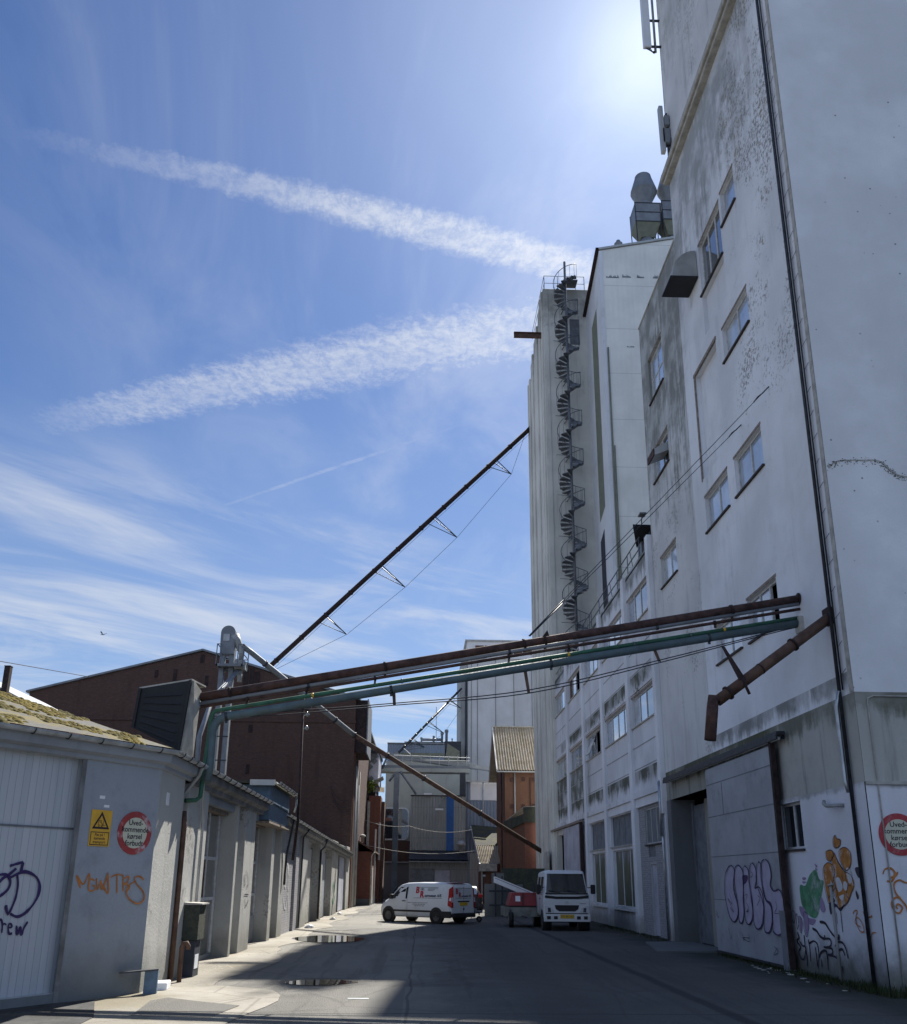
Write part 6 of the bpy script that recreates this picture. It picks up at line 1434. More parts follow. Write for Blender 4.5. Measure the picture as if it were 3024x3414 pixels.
# dark car
car = thing('parked_car', 'small dark red black hatchback mostly hidden behind the white van', 'car', (at(934, 1800, 1, 54).x, 54, 0), rz=math.radians(90))
CS = [(-.05, .38, .85, .95, .72, .74, .60), (.05, .28, .88, 1.10, .82, .82, .64), (.35, .24, .88, 1.42, .84, .83, .60), (1.3, .22, .88, 1.47, .85, .84, .62), (2.2, .22, .88, 1.42, .85, .84, .61), (2.9, .23, .86, 1.0, .84, .82, .66), (3.7, .26, .74, .86, .80, .76, .60), (3.95, .35, .6, .68, .66, .62, .45)]
loft(CS).build('body', 'car_dark', car, local=True)
MB().prism([(.02, -.52, 1.0), (.02, .52, 1.0), (.26, .50, 1.36), (.26, -.50, 1.36)], (-.03, 0, .01)).build('rear_window', 'pane_blind', car, local=True)
for s_ in (1, -1):
    MB().box(-.08, .12, min(s_ * .60, s_ * .83), max(s_ * .60, s_ * .83), .84, 1.02).build('tail_light', 'lens_red', car, local=True, bevel=.02)
    for xw in (.55, 3.15): wheel(car, xw, s_ * .78, .30, .19)
    MB().prism([sidep(x, z, s_, .003, CS) for x, z in ((.5, .92), (.55, 1.32), (2.1, 1.32), (2.75, .92))], (0, s_ * .006, 0)).build('window', 'car_glass', car, local=True)
MB().box(-.1, -.06, -.26, .26, .55, .66).build('number_plate', 'plate_yellow', car, local=True)
MB().box(-.1, .05, -.8, .8, .28, .52).build('bumper', 'plastic_black', car, local=True, bevel=.03)
# truck
tk = thing('flatbed_truck', 'white double cab flatbed truck parked nose towards the camera by the right facade', 'truck', (5.52, 35.4, 0), rz=math.radians(-91))
TS = [(-2.75, .55, 1.25, 2.06, .82, .83, .72), (-2.65, .50, 1.25, 2.14, .85, .86, .76), (-1.4, .48, 1.25, 2.18, .86, .87, .77), (-.55, .45, 1.25, 2.18, .86, .87, .76), (-.36, .42, 1.25, 2.13, .86, .87, .74), (-.22, .40, 1.25, 1.86, .865, .87, .76), (-.10, .38, 1.25, 1.52, .87, .87, .80), (-.01, .36, 1.18, 1.36, .87, .86, .80), (.04, .36, .95, 1.16, .85, .84, .78)]
loft(TS).build('cab', 'car_white', tk, local=True)
def fq(nm, mat, pts, th=.02, par=None, bev=0): return MB().prism([Vector((x, y, z)) for x, y, z in pts], (th, 0, 0)).build(nm, mat, par or tk, local=True, bevel=bev)
fq('windscreen', 'car_glass', [(-.02, -.76, 1.36), (-.02, .76, 1.36), (-.31, .68, 2.05), (-.31, -.68, 2.05)], .012)
MB().box(-.0, .055, -.80, .80, 1.315, 1.355).build('scuttle', 'plastic_black', tk, local=True)
mb = MB()
for y_ in (-.25, .45): mb.tube((.03, y_, 1.36), (-.02, y_ - .42, 1.44), .012, 5)
mb.each('wiper', 'plastic_black', tk, local=True)
MB().prism([(.035, -.82, 1.18), (.045, -.4, 1.14), (.045, .4, 1.14), (.035, .82, 1.18), (.035, .82, 1.27), (.045, .4, 1.23), (.045, -.4, 1.23), (.035, -.82, 1.27)], (.02, 0, 0)).build('nose_strip', 'plastic_black', tk, local=True)
MB().box(-.05, .06, -.86, .86, .40, 1.14).build('nose', 'car_white', tk, local=True, bevel=.04, seg=3)
MB().prism([(.055, -.46, .92), (.055, .46, .92), (.055, .42, .78), (.055, .30, .70), (.055, -.30, .70), (.055, -.42, .78)], (.014, 0, 0)).build('grille', 'plastic_black', tk, local=True)
for s_ in (1, -1):
    MB().prism([(.05, s_ * .46, .65), (.05, s_ * .84, .64), (.05, s_ * .845, .88), (.05, s_ * .74, .90), (.05, s_ * .56, .82)], (.02, 0, 0)).build('headlight', 'lens_clear', tk, local=True)
    MB().prism([(.055, s_ * .60, .67), (.055, s_ * .72, .67), (.055, s_ * .72, .83), (.055, s_ * .62, .82)], (.02, 0, 0)).build('headlight_core', 'pane_dark', tk, local=True)
    for y_ in (.36, .62): MB().box(.09, .105, min(s_ * y_, s_ * (y_ + .14)), max(s_ * y_, s_ * (y_ + .14)), .42, .53).build('bumper_vent', 'plastic_black', tk, local=True)
    MB().box(-.25, -.08, min(s_ * .95, s_ * 1.12), max(s_ * .95, s_ * 1.12), 1.32, 1.66).build('mirror', 'plastic_black', tk, local=True, bevel=.03)
    MB().tube((-.16, s_ * .82, 1.55), (-.16, s_ * 1.0, 1.55), .015, 6).build('mirror_arm', 'plastic_black', tk, local=True)
    for (xa, xb) in ((-.42, -1.20), (-1.36, -2.25)):
        o = MB().prism([sidep(x, z, s_, .003, TS) for x, z in ((xb, 1.27), (xb, 1.93), (xa - .10, 1.93), (xa, 1.27))], (0, s_ * .006, 0)).build('window', 'car_glass', tk, local=True)
    mb = MB()
    for xg_ in (-1.28, -2.36): mb.box(xg_ - .006, xg_ + .006, min(s_ * .86, s_ * .876), max(s_ * .86, s_ * .876), .6, 1.25)
    mb.each('door_gap', 'board_grey', tk, local=True)
    mb = MB(); mb.box(-1.2, -1.05, min(s_ * .87, s_ * .89), max(s_ * .87, s_ * .89), 1.12, 1.15); mb.build('handle', 'plastic_black', tk, local=True)
    MB().tube((-.62, s_ * .55, .36), (-.62, s_ * .878, .36), .40, 24).build('wheel_arch', 'plastic_black', tk, local=True)
    wheel(tk, -.62, s_ * .76, .32, .2); wheel(tk, -3.6, s_ * .74, .32, .3)
MB().box(-.02, .09, -.87, .87, .33, .60).build('bumper', 'car_white', tk, local=True, bevel=.03, seg=2)
MB().box(-.0, .07, -.80, .80, .605, .635).build('bumper_gap', 'plastic_black', tk, local=True)
pl_ = MB().box(.095, .105, -.26, .26, .45, .585).build('number_plate', 'plate_yellow', tk, local=True)
text_mesh('lettering', 'XV 90 247', .11, 'ink', tk, (.108, 0, .515), (0, 1, 0), (0, 0, 1), .001)
mb = MB()
for (rx, rz, cz) in ((.075, .05, 1.01), (.028, .046, 1.01), (.05, .02, 1.03)):
    mb.ribbon([Vector((.062, rx * math.cos(a), cz + rz * math.sin(a))) for a in [2 * math.pi * k / 20 for k in range(20)]], .009, (1, 0, 0), .004, closed=True)
mb.build('badge', 'metal_pale', tk, local=True)
MB().box(.062, .066, .48, .72, .97, .99).build('name_strip', 'metal_grey', tk, local=True)
mb = MB(); mb.box(-5.0, -2.4, -.35, -.25, .45, .6); mb.box(-5.0, -2.4, .25, .35, .45, .6); mb.box(-.5, -.1, -.8, .8, .3, .5); mb.each('chassis', 'plastic_black', tk, local=True)
MB().box(-5.1, -2.9, -.92, .92, .78, .86).build('bed_floor', 'ply_grey', tk, local=True)
for s_ in (1, -1): MB().box(-5.1, -2.9, min(s_ * .90, s_ * .94), max(s_ * .90, s_ * .94), .86, 1.2).build('side_board', 'ply_grey', tk, local=True)
MB().box(-5.12, -5.08, -.92, .92, .86, 1.2).build('tail_board', 'ply_grey', tk, local=True)
MB().box(-2.9, -2.86, -.95, .95, .68, 1.12).build('head_board', 'ply_grey', tk, local=True)
for s_ in (1, -1): MB().tube((-2.88, s_ * .93, .8), (-2.88, s_ * .93, 1.75), .02, 6).build('post', 'dark_metal', tk, local=True)
MB().box(-.9, -.5, -.5, .5, .9, 1.4).build('seat', 'plastic_black', tk, local=True)
# trailer with compressor, white ramp
tr = thing('box_trailer', 'low grey single axle trailer carrying a red machine beside the truck', 'trailer', (4.0, 38.4, 0))
MB().box(3.45, 4.95, 38.0, 38.04, .40, .76).build('front_board', 'ply_grey', tr)
for x_ in (3.45, 4.91): MB().box(x_, x_ + .04, 38.04, 40.2, .40, .76).build('side_board', 'ply_grey', tr)
MB().box(3.49, 4.91, 38.04, 40.2, .40, .44).build('floor', 'ply_grey', tr); MB().box(3.45, 4.95, 40.2, 40.24, .4, .76).build('tail_board', 'ply_grey', tr)
MB().box(4.1, 4.2, 36.9, 38.0, .38, .45).build('drawbar', 'dark_metal', tr)
def twheel(par, x, y, r, w):
    o = MB().tube((x - w / 2, y, r), (x + w / 2, y, r), r, 24).build('wheel', 'tyre', par); MB().tube((x - w / 2 - .012, y, r), (x + w / 2 + .012, y, r), r * .55, 16).build('rim', 'rim_dark', o)
for x_ in (3.66, 4.9): twheel(tr, x_, 37.85 + 1.2 if x_ > 4 else 37.9, .29, .17)
MB().path([(3.64, 37.9 + .37 * math.cos(a), .29 + .37 * math.sin(a)) for a in [math.pi * k / 8 for k in range(9)]], .035, 5).build('mudguard', 'plastic_black', tr)
cp = thing('compressor', 'red site compressor with a white sticker standing on the trailer', 'compressor', (4.3, 38.6, .76))
a0, a1, b0, b1 = 3.62, 4.98, .80, 1.32
MB().add([(3.60, 38.2, b0), (5.0, 38.2, b0), (5.0, 39.7, b0), (3.60, 39.7, b0), (3.74, 38.3, b1), (4.95, 38.3, b1), (4.95, 39.6, b1), (3.74, 39.6, b1)], [(0, 1, 2, 3), (4, 7, 6, 5), (0, 4, 5, 1), (1, 5, 6, 2), (2, 6, 7, 3), (3, 7, 4, 0)]).build('hood', 'compressor_red', cp, bevel=.02)
MB().box(3.62, 4.98, 38.22, 39.68, .765, .80).build('frame', 'plastic_black', cp)
MB().prism([(3.88, 38.225, .98), (4.08, 38.225, .98), (4.08, 38.255, 1.19), (3.88, 38.255, 1.19)], (0, -.008, 0)).build('sticker', 'lamp_white', cp)
MB().box(4.17, 4.19, 38.18, 38.3, .8, 1.3).build('seam', 'plastic_black', cp)
rp = thing('loading_ramp', 'long white ribbed metal chute lying tilted over the trailer behind the truck', 'ramp', (4, 41, 1))
a, b = at(987, 1756, 1, 41.6), at(1068, 1790, 1, 38.9)
pr_ = [(-.0, 0), (.0, .26), (.05, .26), (.05, .04), (.6, .04), (.6, .26), (.65, .26), (.65, 0)]
d = b - a; MB().prism([a + Vector((0, dx_ - .3, dz_ - .13)) for dx_, dz_ in pr_], d).build('trough', 'white_smooth', rp)
mb = MB(); mb.prism([a + Vector((0, -.32, .05)), a + Vector((0, -.30, .05)), a + Vector((0, -.30, .08)), a + Vector((0, -.32, .08))], d); mb.build('rib', 'metal_grey', rp)
t = thing('bench_frame', 'dark stack of battens and steel behind the ramp at the silo foot', 'rack', (4, 46, 0))
mb = MB()
for k in range(4): mb.box(3.9 + .35 * k, 3.98 + .35 * k, 49, 49.1, 0, 2.2 - .2 * k)
mb.box(3.6, 5.2, 48.95, 49, 1.2, 1.3); mb.box(3.6, 5.2, 48.95, 49, .5, .6); mb.build('frame', 'dark_metal', t)
MB().box(3.4, 5.4, 49.3, 49.5, 0, 1.6).build('board', 'dark_concrete', t)
# ------------------------------------------------------------------ small things by the left sheds
t = thing('electric_cabinet', 'dark green black electrical cabinet on a grey base against the first shed pilaster', 'cabinet', (-4.35, 18.7, 0))
MB().box(-4.49, -4.24, 18.36, 18.80, 0, .66).build('base', 'dark_cladding', t, bevel=.005)
MB().box(-4.50, -4.20, 18.33, 18.86, .665, 1.30).build('door', 'green_lid', t, bevel=.006)
MB().prism([(-4.5, 18.31, 1.30), (-4.15, 18.31, 1.305), (-4.15, 18.31, 1.33), (-4.5, 18.31, 1.345)], (0, .58, 0)).build('lid', 'concrete_pale', t)
MB().box(-4.24, -4.234, 18.42, 18.7, .15, .40).build('label_plate', 'lamp_white', t)
t = thing('bollard', 'short rusty pipe bollard with a bent top beside the cabinet', 'bollard', (-4.27, 17.5, 0))
MB().path([(-4.27, 17.5, 0), (-4.27, 17.5, .60), (-4.24, 17.5, .66), (-4.19, 17.5, .67), (-4.16, 17.5, .62), (-4.16, 17.5, .56)], .042, 12).build('post', 'rust_brown', t)
MB().box(-4.33, -4.21, 17.44, 17.56, 0, .01).build('foot', 'rust_dark', t)
t = thing('pipe_cover', 'low blue steel angle cover standing on the ground at the shed corner', 'steel cover', (-4.35, 15.75, 0))
q = at(320, 1975, 2, 0)
MB().prism([(-4.39, 15.72, 0), (-4.20, 15.80, 0), (-4.20, 15.80, .36), (-4.39, 15.72, .36)], (-.02, .12, 0)).build('upright', 'blue_board', t)
MB().prism([(-4.70, 15.38, .345), (-4.19, 15.78, .365), (-4.24, 15.94, .365), (-4.72, 15.5, .345)], (0, 0, .02)).build('top_plate', 'dark_metal', t)
t = thing('kerb_stone', 'small white painted stone block by the foot of the corner shed', 'stone', (-4.33, 16.5, 0))
MB().prism([(-4.42, 16.2, 0.0), (-4.17, 16.3, 0.0), (-4.22, 16.75, 0.0), (-4.46, 16.6, 0)], (0, 0, .13)).build('block', 'lamp_white', t, bevel=.015)
for (x_, y_, s_, lab) in ((-4.15, 36.2, .12, 'crumpled white plastic bag at the foot of the middle sheds'), (-3.95, 43.5, .10, 'small pale plaster lump near the far puddle edge'), (-4.2, 50.2, .10, 'broken white pipe end by the far shed doors')):
    t = thing('litter', lab, 'litter', (x_, y_, 0)); mb = MB(); rnd = random.Random(int(y_))
    mb.lathe((x_, y_, 0), [(s_ * 1.0, 0), (s_ * 1.3, s_ * .4), (s_ * .8, s_ * .9), (s_ * .2, s_ * 1.1)], 9)
    for v in mb.v: v += Vector((rnd.gauss(0, s_ * .25), rnd.gauss(0, s_ * .25), abs(rnd.gauss(0, s_ * .1))))
    mb.build('lump', 'lamp_white', t)
t = thing('gull', 'tiny dark bird gliding low in the sky at the left', 'bird', tuple(at(205, 1267, 1, 60)))
q = at(205, 1267, 1, 60); V6 = lambda v: Vector(v) * .45; mb = MB(); mb.path([q + V6((-.35, 0, -.05)), q + V6((-.1, 0, 0)), q + V6((.15, 0, 0)), q + V6((.3, 0, .04))], .03, 6, rs=[.005, .03, .03, .005]); mb.build('body', 'dark_metal', t)
MB().prism([q, q + V6((.25, .1, .12)), q + V6((.55, .3, .28)), q + V6((.15, .2, .05))], (0, 0, .015)).build('wing', 'dark_metal', t)
MB().prism([q + V6((-.05, 0, 0)), q + V6((-.25, -.3, .25)), q + V6((-.1, -.7, .4)), q + V6((.1, -.3, .1))], (0, 0, .015)).build('wing', 'dark_metal', t)
# ------------------------------------------------------------------ signs
def circ(c, u, v, r, n=48): return [c + u * (r * math.cos(2 * math.pi * k / n)) + v * (r * math.sin(2 * math.pi * k / n)) for k in range(n)]
ZV = Vector((0, 0, 1))
def round_sign(name, label, c, u, nrm, r, ring_mat):
    t = thing(name, label, 'sign', tuple(c))
    MB().prism(circ(c, u, ZV, r), nrm * .012).build('disc', ring_mat, t)
    MB().prism(circ(c + nrm * .0122, u, ZV, r * .715), nrm * .003).build('face', 'sign_cream', t)
    for i, tx in enumerate(('Uved-', 'kommende', 'kørsel', 'forbudt')):
        text_mesh('lettering', tx, r * .35, 'sign_black', t, nrm * .0165 + ZV * (r * (.46 - .315 * i)), u, ZV, .0004, bold=.002)
    return t
def clear(v): return tuple(v)
cS = fr(.44, 2.50, .004)
round_sign('traffic_sign', 'round red ringed sign with peeling left rim on the grey corner shed', cS, UF, NF, .345, 'sign_red_worn')
round_sign('traffic_sign', 'round red ringed sign cut by the right edge of the photo on the white tower', Vector((8.49, yA - .015, 2.63)), Vector((1, 0, 0)), Vector((0, -1, 0)), .365, 'sign_red')
yc = fr(1.125, 2.545, .004)
t = thing('warning_sign', 'yellow rectangular forklift warning sign with a black triangle on the shed front', 'sign', tuple(yc))
P = lambda a, b, d=0.: yc + UF * a + ZV * b + NF * d
MB().prism([P(-.195, -.28), P(.195, -.28), P(.195, .28), P(-.195, .28)], NF * .01).build('plate', 'sign_yellow', t)
def frame_poly(mb, outer, inner, nrm, th):
    n = len(outer)
    for i in range(n): j = (i + 1) % n; mb.prism([outer[i], outer[j], inner[j], inner[i]], nrm * th)
mb = MB(); frame_poly(mb, [P(-.165, -.015, .0102), P(.165, -.015, .0102), P(.0, .255, .0102)], [P(-.115, .017, .0102), P(.115, .017, .0102), P(0, .195, .0102)], NF, .002)
frame_poly(mb, [P(-.175, -.265, .0102), P(.175, -.265, .0102), P(.175, -.06, .0102), P(-.175, -.06, .0102)], [P(-.163, -.253, .0102), P(.163, -.253, .0102), P(.163, -.072, .0102), P(-.163, -.072, .0102)], NF, .002)
mb.build('border', 'sign_black', t)
mb = MB()
for pts in ([(-.055, .04), (-.055, .075), (-.04, .115), (.0, .115), (.01, .07), (.03, .06), (.03, .04)], [(.042, .04), (.042, .125)], [(.042, .045), (.085, .045)]): mb.ribbon([P(a, b, .0105) for a, b in pts], .009, NF, .001)
for cx_ in (-.04, .015): mb.ribbon([P(cx_ + .014 * math.cos(k), .036 + .014 * math.sin(k), .0105) for k in [i * .6283 for i in range(10)]], .007, NF, .001, closed=True)
mb.ribbon([P(-.03, .085, .0105), P(-.015, .1, .0105), P(-.012, .08, .0105)], .012, NF, .001); mb.build('pictogram', 'sign_black', t)
for i, tx in enumerate(('Pas på !', 'kørende', 'transport')): text_mesh('lettering', tx, .062, 'rust_brown', t, UF * 0 + ZV * (-.105 - .056 * i) + NF * .0112, UF, ZV, .0004, bold=.001)
# ------------------------------------------------------------------ graffiti
def gpts(f, pts, k=5, closed=False): return smooth_pts([f(*p) for p in pts], k, closed)
def L3(x, y): return at(1287.7 + .2971 * x, 1437.4 + .2971 * y, 0, 7.792)
def L2(x, y): return at(1557.1 + .2384 * x, 1557.1 + .2384 * y, 0, 7.983)
def LR(x, y): return at(1557.1 + .2384 * x, 1557.1 + .2384 * y, 1, yA - .012)
def atf(px, py, d):
    o = Vector((0, 0, HCAM)); r = RM @ _d(px * KF, py * KF); c = C0 + NF * d; k = (c - o).dot(NF) / r.dot(NF); return o + r * k
def LG(x, y): return atf(.1323 * x, 1647 + .1323 * y, -.126)
def LA(x, y): return atf(.3556 * x, 1317.6 + .3556 * y, .001)
NX = Vector((-1, 0, 0))
def fill(par, f, polys, mat, nrm, lift=.002, nm='graffiti_fill'):
    mb = MB()
    for i, pl in enumerate(polys):
        P_ = gpts(f, pl, 4, True); mb.mark(); l = nrm * (lift + .0006 * i); b = len(mb.v); mb.v += [p + l for p in P_]; mb.f.append([b + k for k in range(len(P_))]); mb.s.append(False)
    return mb.each(nm, mat, par, fixn=False)
def strokes(par, f, lst, mat, nrm, w, nm='graffiti', closed=False):
    mb = MB()
    for i, s_ in enumerate(lst):
        P_ = gpts(f, s_, 5, closed); mb.ribbon(P_, w, nrm, .006 + .0007 * i, closed)
    return mb.build(nm, mat, par, fixn=False)
B1 = [(575, 980), (600, 1005), (598, 1080), (600, 1150), (622, 1230), (628, 1310), (605, 1357), (578, 1330), (555, 1250), (540, 1150), (545, 1040)]
B2 = [(622, 978), (650, 1000), (665, 1060), (662, 1200), (668, 1300), (655, 1365), (636, 1345), (630, 1250), (612, 1130), (604, 1030)]
B3 = [(668, 985), (695, 1010), (702, 1080), (716, 1150), (728, 1270), (722, 1345), (700, 1375), (680, 1340), (670, 1230), (664, 1080)]
B4 = [(718, 965), (745, 1000), (750, 1080), (742, 1130), (772, 1125), (800, 1200), (798, 1330), (785, 1390), (760, 1405), (738, 1360), (726, 1240), (704, 1080)]
B5 = [(762, 960), (785, 985), (790, 1080), (800, 1150), (818, 1210), (850, 1235), (862, 1320), (850, 1405), (830, 1432), (808, 1400), (802, 1240), (755, 1090)]
B6 = [(810, 938), (838, 975), (850, 1050), (845, 1110), (870, 1150), (905, 1140), (930, 1190), (945, 1290), (940, 1400), (912, 1445), (880, 1435), (864, 1390), (856, 1260), (815, 1200), (790, 1080), (786, 980)]
fill(dl, L3, [B1, B2, B3, B4, B5, B6], 'paint_lilac', NX)
strokes(dl, L3, [B1, B2, B3, B4, B5, B6], 'paint_purple', NX, .035, closed=True)
strokes(dl, L3, [[(600, 1050), (592, 1100), (605, 1150)], [(672, 1180), (690, 1175), (680, 1220), (700, 1260), (685, 1290), (705, 1280)], [(715, 1020), (728, 1040), (712, 1060)], [(760, 1180), (775, 1200), (755, 1250)], [(880, 1220), (890, 1260), (875, 1300), (925, 1295)], [(570, 1170), (590, 1240), (560, 1200), (600, 1290), (575, 1260)], [(565, 1400), (580, 1470), (590, 1430)], [(660, 1440), (665, 1490)], [(700, 1440), (705, 1490), (660, 1465), (705, 1465)], [(870, 1520), (900, 1560), (870, 1580), (895, 1530)], [(480, 1275), (500, 1330), (478, 1300)]], 'paint_navy', NX, .014)
fill(dl, L3, [[(655, 1050), (690, 1045), (690, 1080), (665, 1105)]], 'paint_purple', NX, .005)
# foot of the tower
fill(tower, L2, [[(170, 880), (215, 885), (248, 800), (300, 752), (330, 830), (365, 850), (352, 960), (330, 1100), (298, 1160), (240, 1130), (190, 1060), (170, 960)]], 'paint_green', NX, .002)
fill(tower, L2, [[(165, 1060), (210, 1080), (235, 1150), (300, 1170), (280, 1215), (240, 1200), (180, 1130)], [(350, 980), (385, 1080), (360, 1110), (335, 1060)], [(195, 815), (222, 820), (210, 840), (190, 832)], [(190, 850), (225, 855), (200, 868)], [(292, 700), (318, 722), (305, 735)], [(300, 735), (318, 755), (302, 758)]], 'paint_mauve', NX, .004)
OR = [[(365, 740), (400, 695), (440, 708), (466, 770), (452, 830), (470, 900), (430, 960), (465, 1010), (420, 1040), (395, 960), (375, 850)],
      [(500, 590), (545, 565), (590, 600), (600, 680), (588, 735), (560, 760), (530, 720), (505, 660)],
      [(455, 610), (490, 690), (540, 760), (600, 800), (625, 880), (602, 950), (575, 1020), (540, 1060), (500, 1070), (480, 1000), (446, 900), (462, 800), (440, 700)],
      [(450, 490), (465, 465), (482, 492), (510, 502), (505, 550), (472, 572), (450, 540)], [(390, 600), (430, 588), (455, 620), (430, 680), (400, 668), (388, 630)]]
fill(tower, L2, OR, 'paint_fill_orange', NX, .003)
strokes(tower, L2, OR, 'paint_navy', NX, .014, closed=True)
fill(tower, L2, [[(415, 1030), (430, 1130), (468, 1062), (512, 1100), (545, 1040), (500, 1075), (475, 1040)], [(632, 738), (668, 735), (685, 790), (665, 822), (642, 785)], [(638, 925), (662, 970), (655, 1002), (641, 970)]], 'paint_navy', NX, .006)
strokes(tower, L2, [[(475, 1110), (480, 1160), (487, 1205)], [(510, 1090), (520, 1180), (530, 1275)]], 'paint_navy', NX, .02)
fill(tower, L2, [[(470, 830), (500, 820), (530, 900), (500, 940), (480, 890)], [(560, 740), (595, 760), (610, 850), (580, 860)], [(500, 980), (540, 960), (530, 1010)], [(540, 850), (570, 870), (560, 930), (535, 900)], [(430, 840), (445, 880), (435, 900)]], 'paint_white', NX, .009)
strokes(tower, L2, [[(460, 620), (500, 700), (545, 770), (560, 850)], [(450, 860), (480, 930), (500, 1010)], [(520, 800), (545, 860), (600, 890)], [(400, 880), (430, 950), (410, 990)], [(575, 880), (560, 960), (590, 1000)]], 'paint_navy', NX, .012)
strokes(tower, L2, [[(335, 1190), (380, 1200), (420, 1260), (460, 1310), (495, 1330), (500, 1295)], [(275, 1245), (310, 1265), (340, 1310), (378, 1330), (378, 1300)]], 'paint_navy', NX, .05)
strokes(tower, L2, [[(205, 1300), (215, 1400), (230, 1470), (235, 1560)], [(240, 1335), (255, 1420), (262, 1520)], [(250, 1370), (285, 1350), (318, 1380), (330, 1480), (325, 1580)], [(300, 1400), (310, 1480), (318, 1560)], [(380, 1330), (425, 1335), (430, 1390), (385, 1405)], [(370, 1400), (440, 1415), (442, 1460), (410, 1465)], [(330, 1500), (350, 1445), (395, 1440), (410, 1590)], [(465, 1395), (490, 1360), (530, 1365), (560, 1420), (578, 1500)], [(480, 1480), (500, 1430), (530, 1420), (550, 1470)], [(410, 1465), (480, 1490), (500, 1560), (510, 1605)], [(350, 1500), (358, 1570)], [(150, 1275), (165, 1320), (150, 1350), (180, 1400), (165, 1440), (190, 1500), (215, 1490), (225, 1400), (200, 1390), (175, 1350)], [(530, 1560), (535, 1620)]], 'paint_navy', NX, .038)
strokes(tower, L2, [[(108, 1095), (130, 1120), (125, 1195), (108, 1170), (105, 1120)], [(140, 1120), (160, 1190), (150, 1250)], [(165, 1140), (190, 1180), (185, 1280), (165, 1240), (160, 1170)], [(210, 1105), (238, 1140), (246, 1240), (228, 1312), (206, 1240), (204, 1150)]], 'paint_purple', NX, .016, closed=True)
fill(tower, L2, [[(205, 1130), (236, 1150), (243, 1240), (226, 1300), (208, 1230)], [(165, 1150), (188, 1190), (183, 1270), (168, 1235)]], 'paint_mauve', NX, .002)
strokes(tower, L2, [[(615, 1125), (625, 1100), (650, 1098), (640, 1160), (660, 1240), (690, 1275), (712, 1262), (690, 1190), (650, 1150), (640, 1200), (682, 1232)], [(700, 1100), (720, 1150), (775, 1145)], [(735, 1100), (722, 1170)], [(742, 1200), (748, 1270), (757, 1340)], [(765, 1440), (770, 1320), (782, 1282), (812, 1280)], [(770, 1130), (775, 1150)]], 'paint_orange', NX, .022)
strokes(tower, LR, [[(862, 790), (880, 748), (930, 742), (962, 785), (935, 850), (895, 845)], [(930, 820), (970, 800), (985, 770)], [(1100, 830), (1060, 862), (1000, 840), (955, 870), (965, 940), (1010, 1000), (1050, 1050), (1070, 1100)], [(1010, 985), (960, 990), (935, 1040), (960, 1100), (1000, 1115), (1022, 1070), (990, 1040), (970, 1060), (985, 1080)]], 'paint_orange', Vector((0, -1, 0)), .03)
# corner shed: purple tag on the gate, orange tag on the wall
strokes(gate, LG, [[(150, 1340), (250, 1385), (360, 1340), (480, 1220), (570, 1060), (590, 900), (540, 790), (430, 720), (330, 710), (240, 745), (150, 790), (110, 770)], [(-60, 770), (40, 745), (110, 770), (150, 860), (120, 960), (40, 1040), (-60, 1100)], [(255, 740), (265, 900), (235, 1080), (180, 1230), (120, 1345)], [(85, 1210), (95, 1300), (120, 1360)], [(-40, 880), (60, 790), (130, 750), (240, 655)], [(145, 620), (240, 590), (345, 560)], [(345, 565), (325, 640), (310, 700)]], 'paint_purple', NF, .042)
strokes(gate, LG, [[(-30, 1450), (10, 1430), (30, 1500), (20, 1630)], [(25, 1520), (60, 1490), (90, 1510)], [(110, 1550), (170, 1545), (165, 1500), (125, 1500), (115, 1570), (130, 1640), (175, 1635)], [(245, 1520), (255, 1650), (300, 1540), (315, 1660), (350, 1560), (410, 1460)]], 'paint_purple', NF, .036)
strokes(cs, LA, [[(450, 1280), (430, 1210), (465, 1260), (500, 1200), (495, 1290)], [(530, 1240), (510, 1230), (495, 1260), (500, 1295), (530, 1290), (528, 1268), (515, 1268)], [(540, 1225), (545, 1290), (565, 1240), (570, 1290), (605, 1200)], [(575, 1260), (605, 1310), (603, 1195)], [(620, 1220), (655, 1205), (690, 1210)], [(655, 1210), (655, 1310)], [(690, 1210), (690, 1300)], [(690, 1230), (720, 1215), (712, 1250), (695, 1255), (725, 1275), (700, 1305)], [(805, 1235), (780, 1215), (752, 1225), (765, 1260), (800, 1300), (803, 1345), (770, 1368), (730, 1350), (705, 1310), (720, 1265), (760, 1240)]], 'paint_orange', NF, .026)
for yy, lab, cc in ((32.7, 0, 'paint_white'), ): 
    strokes(sr, lambda x, y: Vector((-4.574, 31.6 + x, y)), [[(.2, 2.1), (.6, 1.5), (1.0, 2.2), (1.3, 1.4), (1.6, 2.1)], [(.3, 1.2), (.9, .8), (1.4, 1.3), (1.8, .7)], [(.6, 1.9), (.9, 2.3), (1.4, 1.9)]], cc, Vector((1, 0, 0)), .07)
strokes(sr, lambda x, y: Vector((-4.496, 24.1 + x, y)), [[(.1, 1.9), (.25, 1.6), (.35, 2.0)], [(.5, 1.95), (.7, 1.7), (.6, 1.55)], [(.3, 1.4), (.9, 1.38)], [(.4, 1.3), (.6, 1.1), (.9, 1.25)]], 'paint_navy', Vector((1, 0, 0)), .03)
strokes(sr, lambda x, y: Vector((-4.496, 48.3 + x, y)), [[(.4, 1.0), (.9, 1.6), (1.5, 1.1), (2.0, 1.8)], [(.5, .8), (1.3, .6), (2.2, 1.0)]], 'paint_green', Vector((1, 0, 0)), .14)
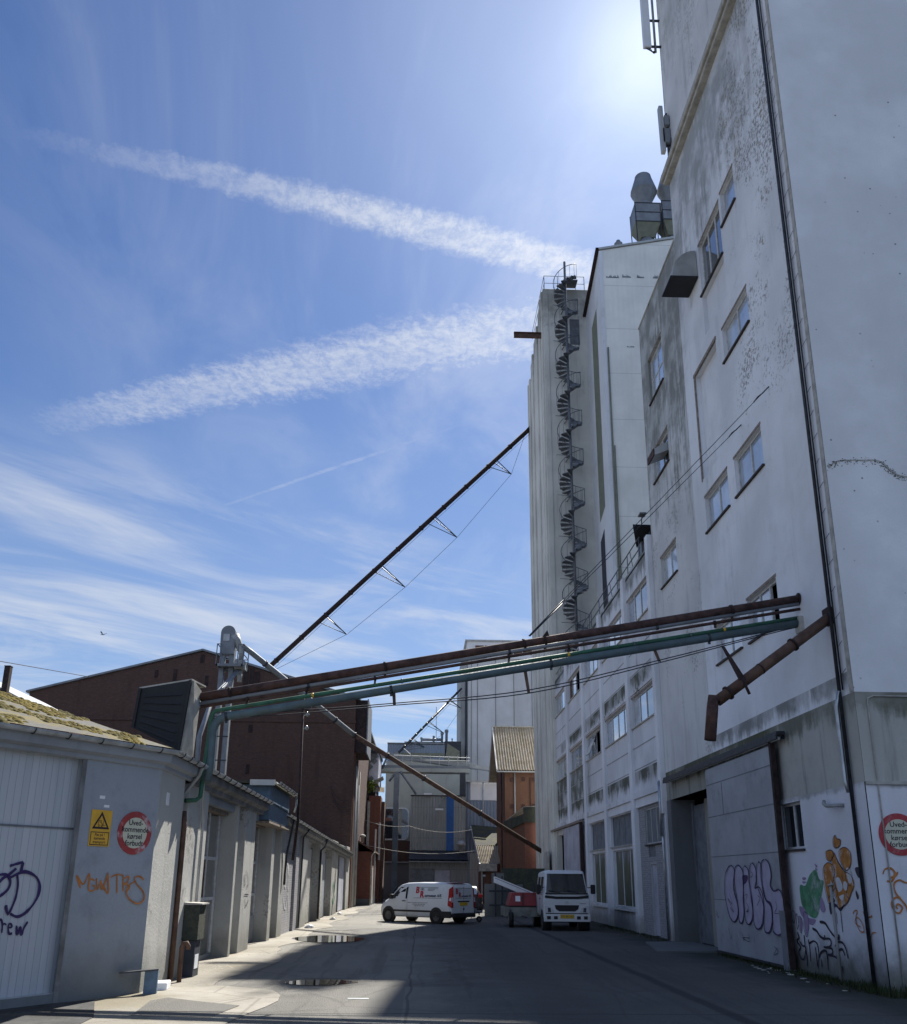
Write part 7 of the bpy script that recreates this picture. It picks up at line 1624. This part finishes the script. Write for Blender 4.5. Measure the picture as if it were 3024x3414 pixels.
# ------------------------------------------------------------------ weeds and litter at the foot of the tower
rnd = random.Random(21); mb = MB()
for i in range(2600):
    if rnd.random() < .75: yy = rnd.uniform(16.0, 24.5); xx = 7.97 - abs(rnd.gauss(0, .16))
    else: yy = rnd.uniform(15.6, 16.15); xx = rnd.uniform(7.7, 10)
    h_ = rnd.uniform(.02, .13) * (1.6 if yy < 17.2 else 1); a = rnd.uniform(0, 6.28); w_ = rnd.uniform(.006, .018); lx, ly = rnd.gauss(0, .03), rnd.gauss(0, .03)
    mb.add([(xx - w_ * math.cos(a), yy - w_ * math.sin(a), 0), (xx + w_ * math.cos(a), yy + w_ * math.sin(a), 0), (xx + lx, yy + ly, h_)], [(0, 1, 2)])
for i in range(500):
    yy = rnd.uniform(30, 40); xx = 7.9 - abs(rnd.gauss(0, .2)); h_ = rnd.uniform(.02, .1); a = rnd.uniform(0, 6.28); w_ = .015
    mb.add([(xx - w_ * math.cos(a), yy - w_ * math.sin(a), 0), (xx + w_ * math.cos(a), yy + w_ * math.sin(a), 0), (xx, yy, h_)], [(0, 1, 2)])
tag(mb.build('weeds', 'weed_green', fixn=False), 'low dark weeds and moss growing along the foot of the white tower', 'weeds', kind='stuff')
mb = MB()
for i in range(16):
    yy = rnd.uniform(16.3, 21.5); xx = 7.75 - abs(rnd.gauss(0, .35)); r = rnd.uniform(.015, .07)
    mb.prism([(xx + r * rnd.uniform(.6, 1.4) * math.cos(k * 1.05), yy + r * rnd.uniform(.6, 1.4) * math.sin(k * 1.05), .004) for k in range(6)], (0, 0, rnd.uniform(.006, .02)))
tag(mb.build('rubble', 'concrete_pale', fixn=False), 'scattered white flakes and plastic scraps below the tower sliding door', 'rubble', kind='stuff')
t = thing('drain_cover', 'narrow pale steel drain slot in the asphalt of the foreground', 'drain', (-.9, 16.4, 0))
p, q = at(600 * 1 + 0, 1, 2, 0) if 0 else at(694, 1994, 2, 0), at(736, 1995, 2, 0)
MB().box(p.x, q.x, p.y - .05, p.y + .04, -.02, .006).build('slot', 'metal_pale', t)
